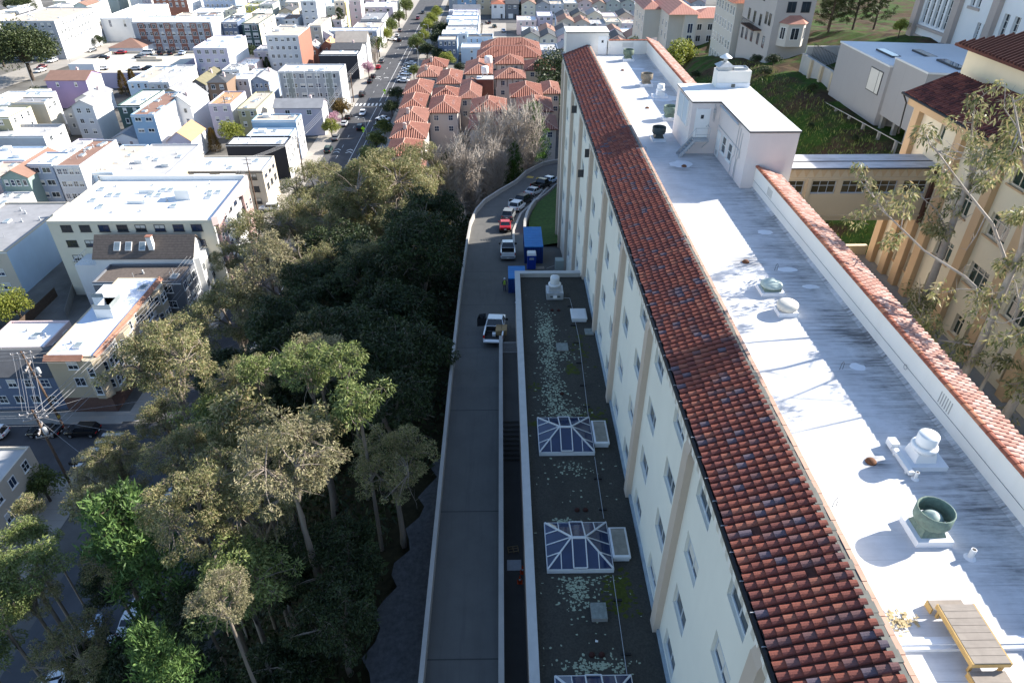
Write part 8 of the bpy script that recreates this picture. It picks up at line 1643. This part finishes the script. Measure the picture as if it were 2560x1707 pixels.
# ---- undergrowth on the slope: one continuous ground cover
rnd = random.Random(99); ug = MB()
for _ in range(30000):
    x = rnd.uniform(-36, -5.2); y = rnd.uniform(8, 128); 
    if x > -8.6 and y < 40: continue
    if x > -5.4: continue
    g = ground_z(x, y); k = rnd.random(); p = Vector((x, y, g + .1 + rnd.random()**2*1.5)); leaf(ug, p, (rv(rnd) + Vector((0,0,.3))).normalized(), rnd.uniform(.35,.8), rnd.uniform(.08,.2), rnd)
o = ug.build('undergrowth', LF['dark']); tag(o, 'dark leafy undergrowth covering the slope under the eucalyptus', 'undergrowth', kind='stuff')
ug = MB()
for _ in range(9000):
    x = rnd.uniform(22, 44); y = rnd.uniform(56, 128)
    g = ground_z(x, y); leaf(ug, Vector((x, y, g - .05)), (rv(rnd)*.8 + Vector((0,0,.9))).normalized(), rnd.uniform(.25,.7), rnd.uniform(.03,.09), rnd)
o = ug.build('long_grass', LF['street']); tag(o, 'long green grass on the bank between the buildings', 'grass', kind='stuff')
# ================================================================ poles, wires, signs, lamps
pole_m = mk('pole_wood', (.13,.085,.06), var=.25, scale=3, stain=.4, stain_scale=(8,8,.3), stain_col=(.06,.045,.035)); arm_m = mk('arm_wood', (.34,.30,.27), var=.2, scale=3); ins_m = mk('insulator', (.55,.55,.58), rough=.3, var=0); tr_m = mk('transformer', (.42,.44,.46), rough=.4, var=.1)
def upole(x, y, h, label, arms, lean=(0,0), rz=0, trans=False, stripe=False):
    v = thing('utility_pole', label, 'pole', (x,y,CITY), rz, 'wooden utility poles'); m = MB(); m.tube([(0,0,-.5),(lean[0]*.5,lean[1]*.5,h*.5),(lean[0],lean[1],h)], [.19,.16,.12], 9); m.build('shaft', pole_m, v)
    for z, w_, a in arms:
        m = MB(); m.box(-w_,-.06,-.07,w_,.06,.07)
        for k in range(4): 
            xx = -w_+.12+(2*w_-.24)*k/3; m.lathe((xx,0,.07), [(.03,0),(.06,.06),(.06,.16),(.03,.22)], 7, 1)
        for s in (-1,1): m.tube([(s*w_*.6,0,-.07),(0,.05,-.6)], .02, 4)
        o = m.build('crossarm', [arm_m, ins_m], v); o.location = (lean[0]*z/h, lean[1]*z/h - .16, z); o.rotation_euler = (0,0,R(a))
    if trans:
        m = MB(); m.lathe((.38,-.1,h-3.6), [(.24,0),(.26,.05),(.26,.85),(.2,.95)], 12); m.build('transformer', tr_m, v, True)
    if stripe: m = MB(); m.lathe((0,0,1.6), [(.2,0),(.2,.5)], 9, cap=False); m.build('yellow_band', yellow, v)
    return v
upole(-55.35,62.1,14,'tall dark utility pole on the corner with white insulator arms',[(13.6,1.4,20),(12.7,1.3,20),(11.2,1.2,110),(10.0,.9,20)],trans=True)
upole(-63.7,75.2,13.2,'utility pole with yellow band standing beyond the cross street',[(12.9,1.3,15),(12.0,1.3,15),(10.8,1.2,105),(9.9,1.0,15),(9.0,.8,15)],lean=(-.8,0),trans=True,stripe=True)
upole(-57.0,149.0,13.4,'slim pole at the street corner of the beige bay fronted apartments',[(13.0,1.1,0),(12.1,1.0,0)])
upole(-54.4,114.3,11.5,'slim pole in front of the brown gable house',[(11.1,1.1,0),(10.2,1.0,0)])
upole(-50.9,168.8,11.6,'slim pole at the street end of the black walled house',[(11.2,1.0,0),(10.4,1.0,0)])
upole(-51.2,242.1,9.8,'pole at the crosswalk against the white apartment side wall',[(9.4,1.0,0)])
upole(-51.2,300,10.5,'pole among the wires by the pink blossom trees',[(10.1,1.0,0),(9.4,1.0,0)])
upole(-81,205,12,'pole with white street lights among the rear gardens',[(11.6,1.2,30),(10.4,1.0,30),(9.2,.9,30)])
upole(-74.5,226,10,'pole with pale arms in front of the striped grey apartments',[(9.6,.9,0),(8.2,.8,0)])
upole(-190,325,14,'pale pole with arms before the grand hall',[(13.4,1.4,0),(12.2,1.2,0)])
wire_m = mk('wire', (.30,.30,.31), rough=.5, var=0)
def wires(label, spans, r=.018, group='overhead wires'):
    m = MB()
    for a, b, sag in spans:
        a, b = Vector(a), Vector(b); pts = [a.lerp(b, t/8) + Vector((0,0,-sag*4*(t/8)*(1-t/8))) for t in range(9)]; m.tube(pts, r, 4, caps=False)
    o = m.build('overhead_wires', wire_m); return tag(o, label, 'wires', group)
Z = lambda h: CITY + h
wires('bundle of thin wires crossing the street corner between the two tall poles', [((-55.35+dx,62.1,Z(h)),(-63.7-.8+dx,75.2,Z(h-.8)),.35) for dx, h in ((-1.2,13.8),(-.4,13.8),(.4,13.8),(1.2,13.8),(-1,12.8),(1,12.8),(0,11.4))])
wires('long wires running from the corner pole past the tan stucco building up the street', [((-55.35+dx,62.1,Z(h)),(-54.4+dx*.8,114.3,Z(h-2.4)),1.1) for dx, h in ((-1.1,12.9),(-.3,12.9),(.5,12.9),(1.1,12.9),(0,10.2),(.2,9.6))] , .022)
wires('wires along the front of the cream apartment block', [((-54.4+dx,114.3,Z(h)),(-57.0+dx,149,Z(h+1.8)),.8) for dx, h in ((-.9,11.3),(-.3,11.3),(.3,11.3),(.9,11.3),(0,10.4))], .022)
wires('wires along the house fronts towards the crosswalk', [((-57.0+dx,149,Z(h)),(-50.9+dx,168.8,Z(h-1.8)),.5) for dx, h in ((-.9,13.2),(-.3,13.2),(.3,13.2),(.9,13.2))] + [((-50.9+dx,168.8,Z(h)),(-51.2+dx,242.1,Z(h-1.8)),1.4) for dx, h in ((-.9,11.4),(-.3,11.4),(.3,11.4),(.9,11.4),(0,10.6))], .026)
wires('wires beyond the crosswalk among the blossom trees', [((-51.2+dx,242.1,Z(h)),(-51.2+dx,300,Z(h+.7)),1.1) for dx, h in ((-.9,9.6),(-.3,9.6),(.3,9.6),(.9,9.6))], .03)
wires('wires leaving the two tall poles towards the left edge', [((-55.35,62.1+dx,Z(h)),(-110,66+dx,Z(h)),1.2) for dx, h in ((-.8,13.8),(0,13.8),(.8,13.8),(0,12.8),(.3,11.3))] + [((-64.5,75.2+dx,Z(h)),(-120,78+dx,Z(h)),1.2) for dx, h in ((-.8,13),(0,13),(.8,13),(0,11.8))], .02)
wires('service wires fanning from the corner pole across the street to the eucalyptus side', [((-55.35,62.1,Z(12.9+.2*k)),(-36,50+12*k,Z(9)),.7) for k in range(4)] + [((-64.5,75.2,Z(12.2)),(-64.0,81,Z(8.5)),.2),((-64.5,75.2,Z(12.4)),(-57.5,84,Z(9.5)),.3),((-64.5,75.2,Z(11.4)),(-58,78.6,Z(8.9)),.2)], .016)
def lamp(x, y, h, label, rz=0, arm=1.8):
    v = thing('street_lamp', label, 'lamp', (x,y,CITY), rz, 'street lamps'); m = MB(); m.tube([(0,0,0),(0,0,h-.3),(.5,0,h),(arm,0,h+.1)], [.09,.06,.05,.04], 7); m.build('lamp_post', galv, v)
    m = MB(); m.box(arm-.1,-.13,h+.03,arm+.6,.13,h+.17); m.build('lamp_head', fr_white, v)
lamp(-40.6,204,6,'street lamp over the lane beside the dark green kerb car',math.pi,2.2); lamp(-35.0,262,8,'street lamp above the near end of the slanted parking row',math.pi,2.0); lamp(-33,286.5,8.3,'tall pale street lamp behind the slanted parking row',math.pi,.6); lamp(-34,345,7,'street lamp under the right hand trees, farther one',math.pi,1.6); lamp(-34.2,325,7,'street lamp under the right hand trees, nearer one',math.pi,1.4)
lamp(-172,262,9,'grey street lamp in front of the park tree',0,2.5); lamp(-178,300,9,'grey street lamp below the grand hall corner',math.pi,2.5); lamp(-109,206,10,'pale lamp post by the dark green house'); lamp(-8,344,8,'street lamp on the short cross street',math.pi)
lime = mk('sign_lime', (.45,.85,.03), rough=.5, var=0)
for x, y, lb in ((-40.9,246.3,'yellow green crossing sign beyond the far crosswalk'),(-41.4,203.9,'yellow green crossing sign by the shrubs before the far crosswalk')):
    v = thing('crossing_sign', lb, 'sign', (x,y,CITY), 0, 'pedestrian crossing signs'); m = MB(); m.tube([(0,0,0),(0,0,3.4)], .04, 6); m.build('sign_post', galv, v)
    m = MB(); m.prism([(0,0),(0,0)], 0, 0) if False else None; s = .62
    m.add([(0,-.05,2.2),(s,-.05,2.2+s),(0,-.05,2.2+2*s),(-s,-.05,2.2+s),(0,-.02,2.2),(s,-.02,2.2+s),(0,-.02,2.2+2*s),(-s,-.02,2.2+s)], [(0,1,2,3),(7,6,5,4),(0,4,5,1),(1,5,6,2),(2,6,7,3),(3,7,4,0)]); m.build('sign_plate', lime, v)
    m = MB(); m.lathe((0,-.06,3.1), [(.07,-.07),(.07,.07)], 8); m.box(-.07,-.07,2.72,.07,-.055,3.0); m.add([(-.06,-.065,2.72),(.0,-.065,2.72),(-.12,-.065,2.4),(-.18,-.065,2.4)], [(0,1,2,3)]); m.add([(0,-.065,2.72),(.06,-.065,2.72),(.2,-.065,2.42),(.13,-.065,2.4)], [(0,1,2,3)]); m.build('walking_figure', black, v)
    m = MB(); m.box(-.3,-.05,1.75,.3,-.02,2.1); m.build('arrow_plate', lime, v)
v = thing('signal_post', 'dark short signal post on the kerb corner', 'post', (-55.5,64.2,CITY)); m = MB(); m.tube([(0,0,0),(0,0,3.4)], .07, 7); m.build('post', black, v); m = MB(); m.box(-.5,-.15,3.1,.5,.15,3.5); m.build('signal_head', black, v)
v = thing('garden_lamp', 'small post lamp among the conifers by the grey building', 'lamp', (49.5,99.2,13.6)); m = MB(); m.tube([(0,0,-2),(0,0,3.0)], .06, 6); m.build('lamp_post', galv, v); m = MB(); m.lathe((0,0,3.0), [(.1,0),(.45,.08),(.4,.16),(.02,.2)], 10); m.build('lamp_shade', galv, v, True)
# iron fence by the conifers
m = MB()
for i in range(24): m.box(47.7,99.0+i*.5,14.4,47.74,99.04+i*.5,16.4)
m.box(47.69,99,16.2,47.75,111,16.25); m.box(47.69,99,14.6,47.75,111,14.65); o = m.build('iron_fence', black); tag(o, 'black iron fence on top of the retaining wall', 'fence')
# garden fences of the near gardens
def gfence(a, b, h, label, mt):
    m = MB(); a = Vector(a); b = Vector(b); d = (b-a); n = int(d.length/.18); d /= n
    for i in range(n): p = a + d*i; q = p + d*.9; m.prism([(p.x,p.y),(q.x,q.y),(q.x+.03,q.y+.03),(p.x+.03,p.y+.03)], CITY, CITY+h)
    o = m.build('garden_fence', mt); return tag(o, label, 'fence')
brown_f = mk('fence_wood', (.10,.07,.05), var=.3, scale=2)
gfence((-84,95,0),(-66,95,0),1.9,'dark brown board fence behind the pinkish white shed',brown_f); gfence((-84,95,0),(-84,112,0),1.9,'dark brown board fence running back beside the gardens',brown_f); gfence((-78,104,0),(-88,131,0),1.8,'pale picket fence between the grey flats and the cream apartments',conc_m)
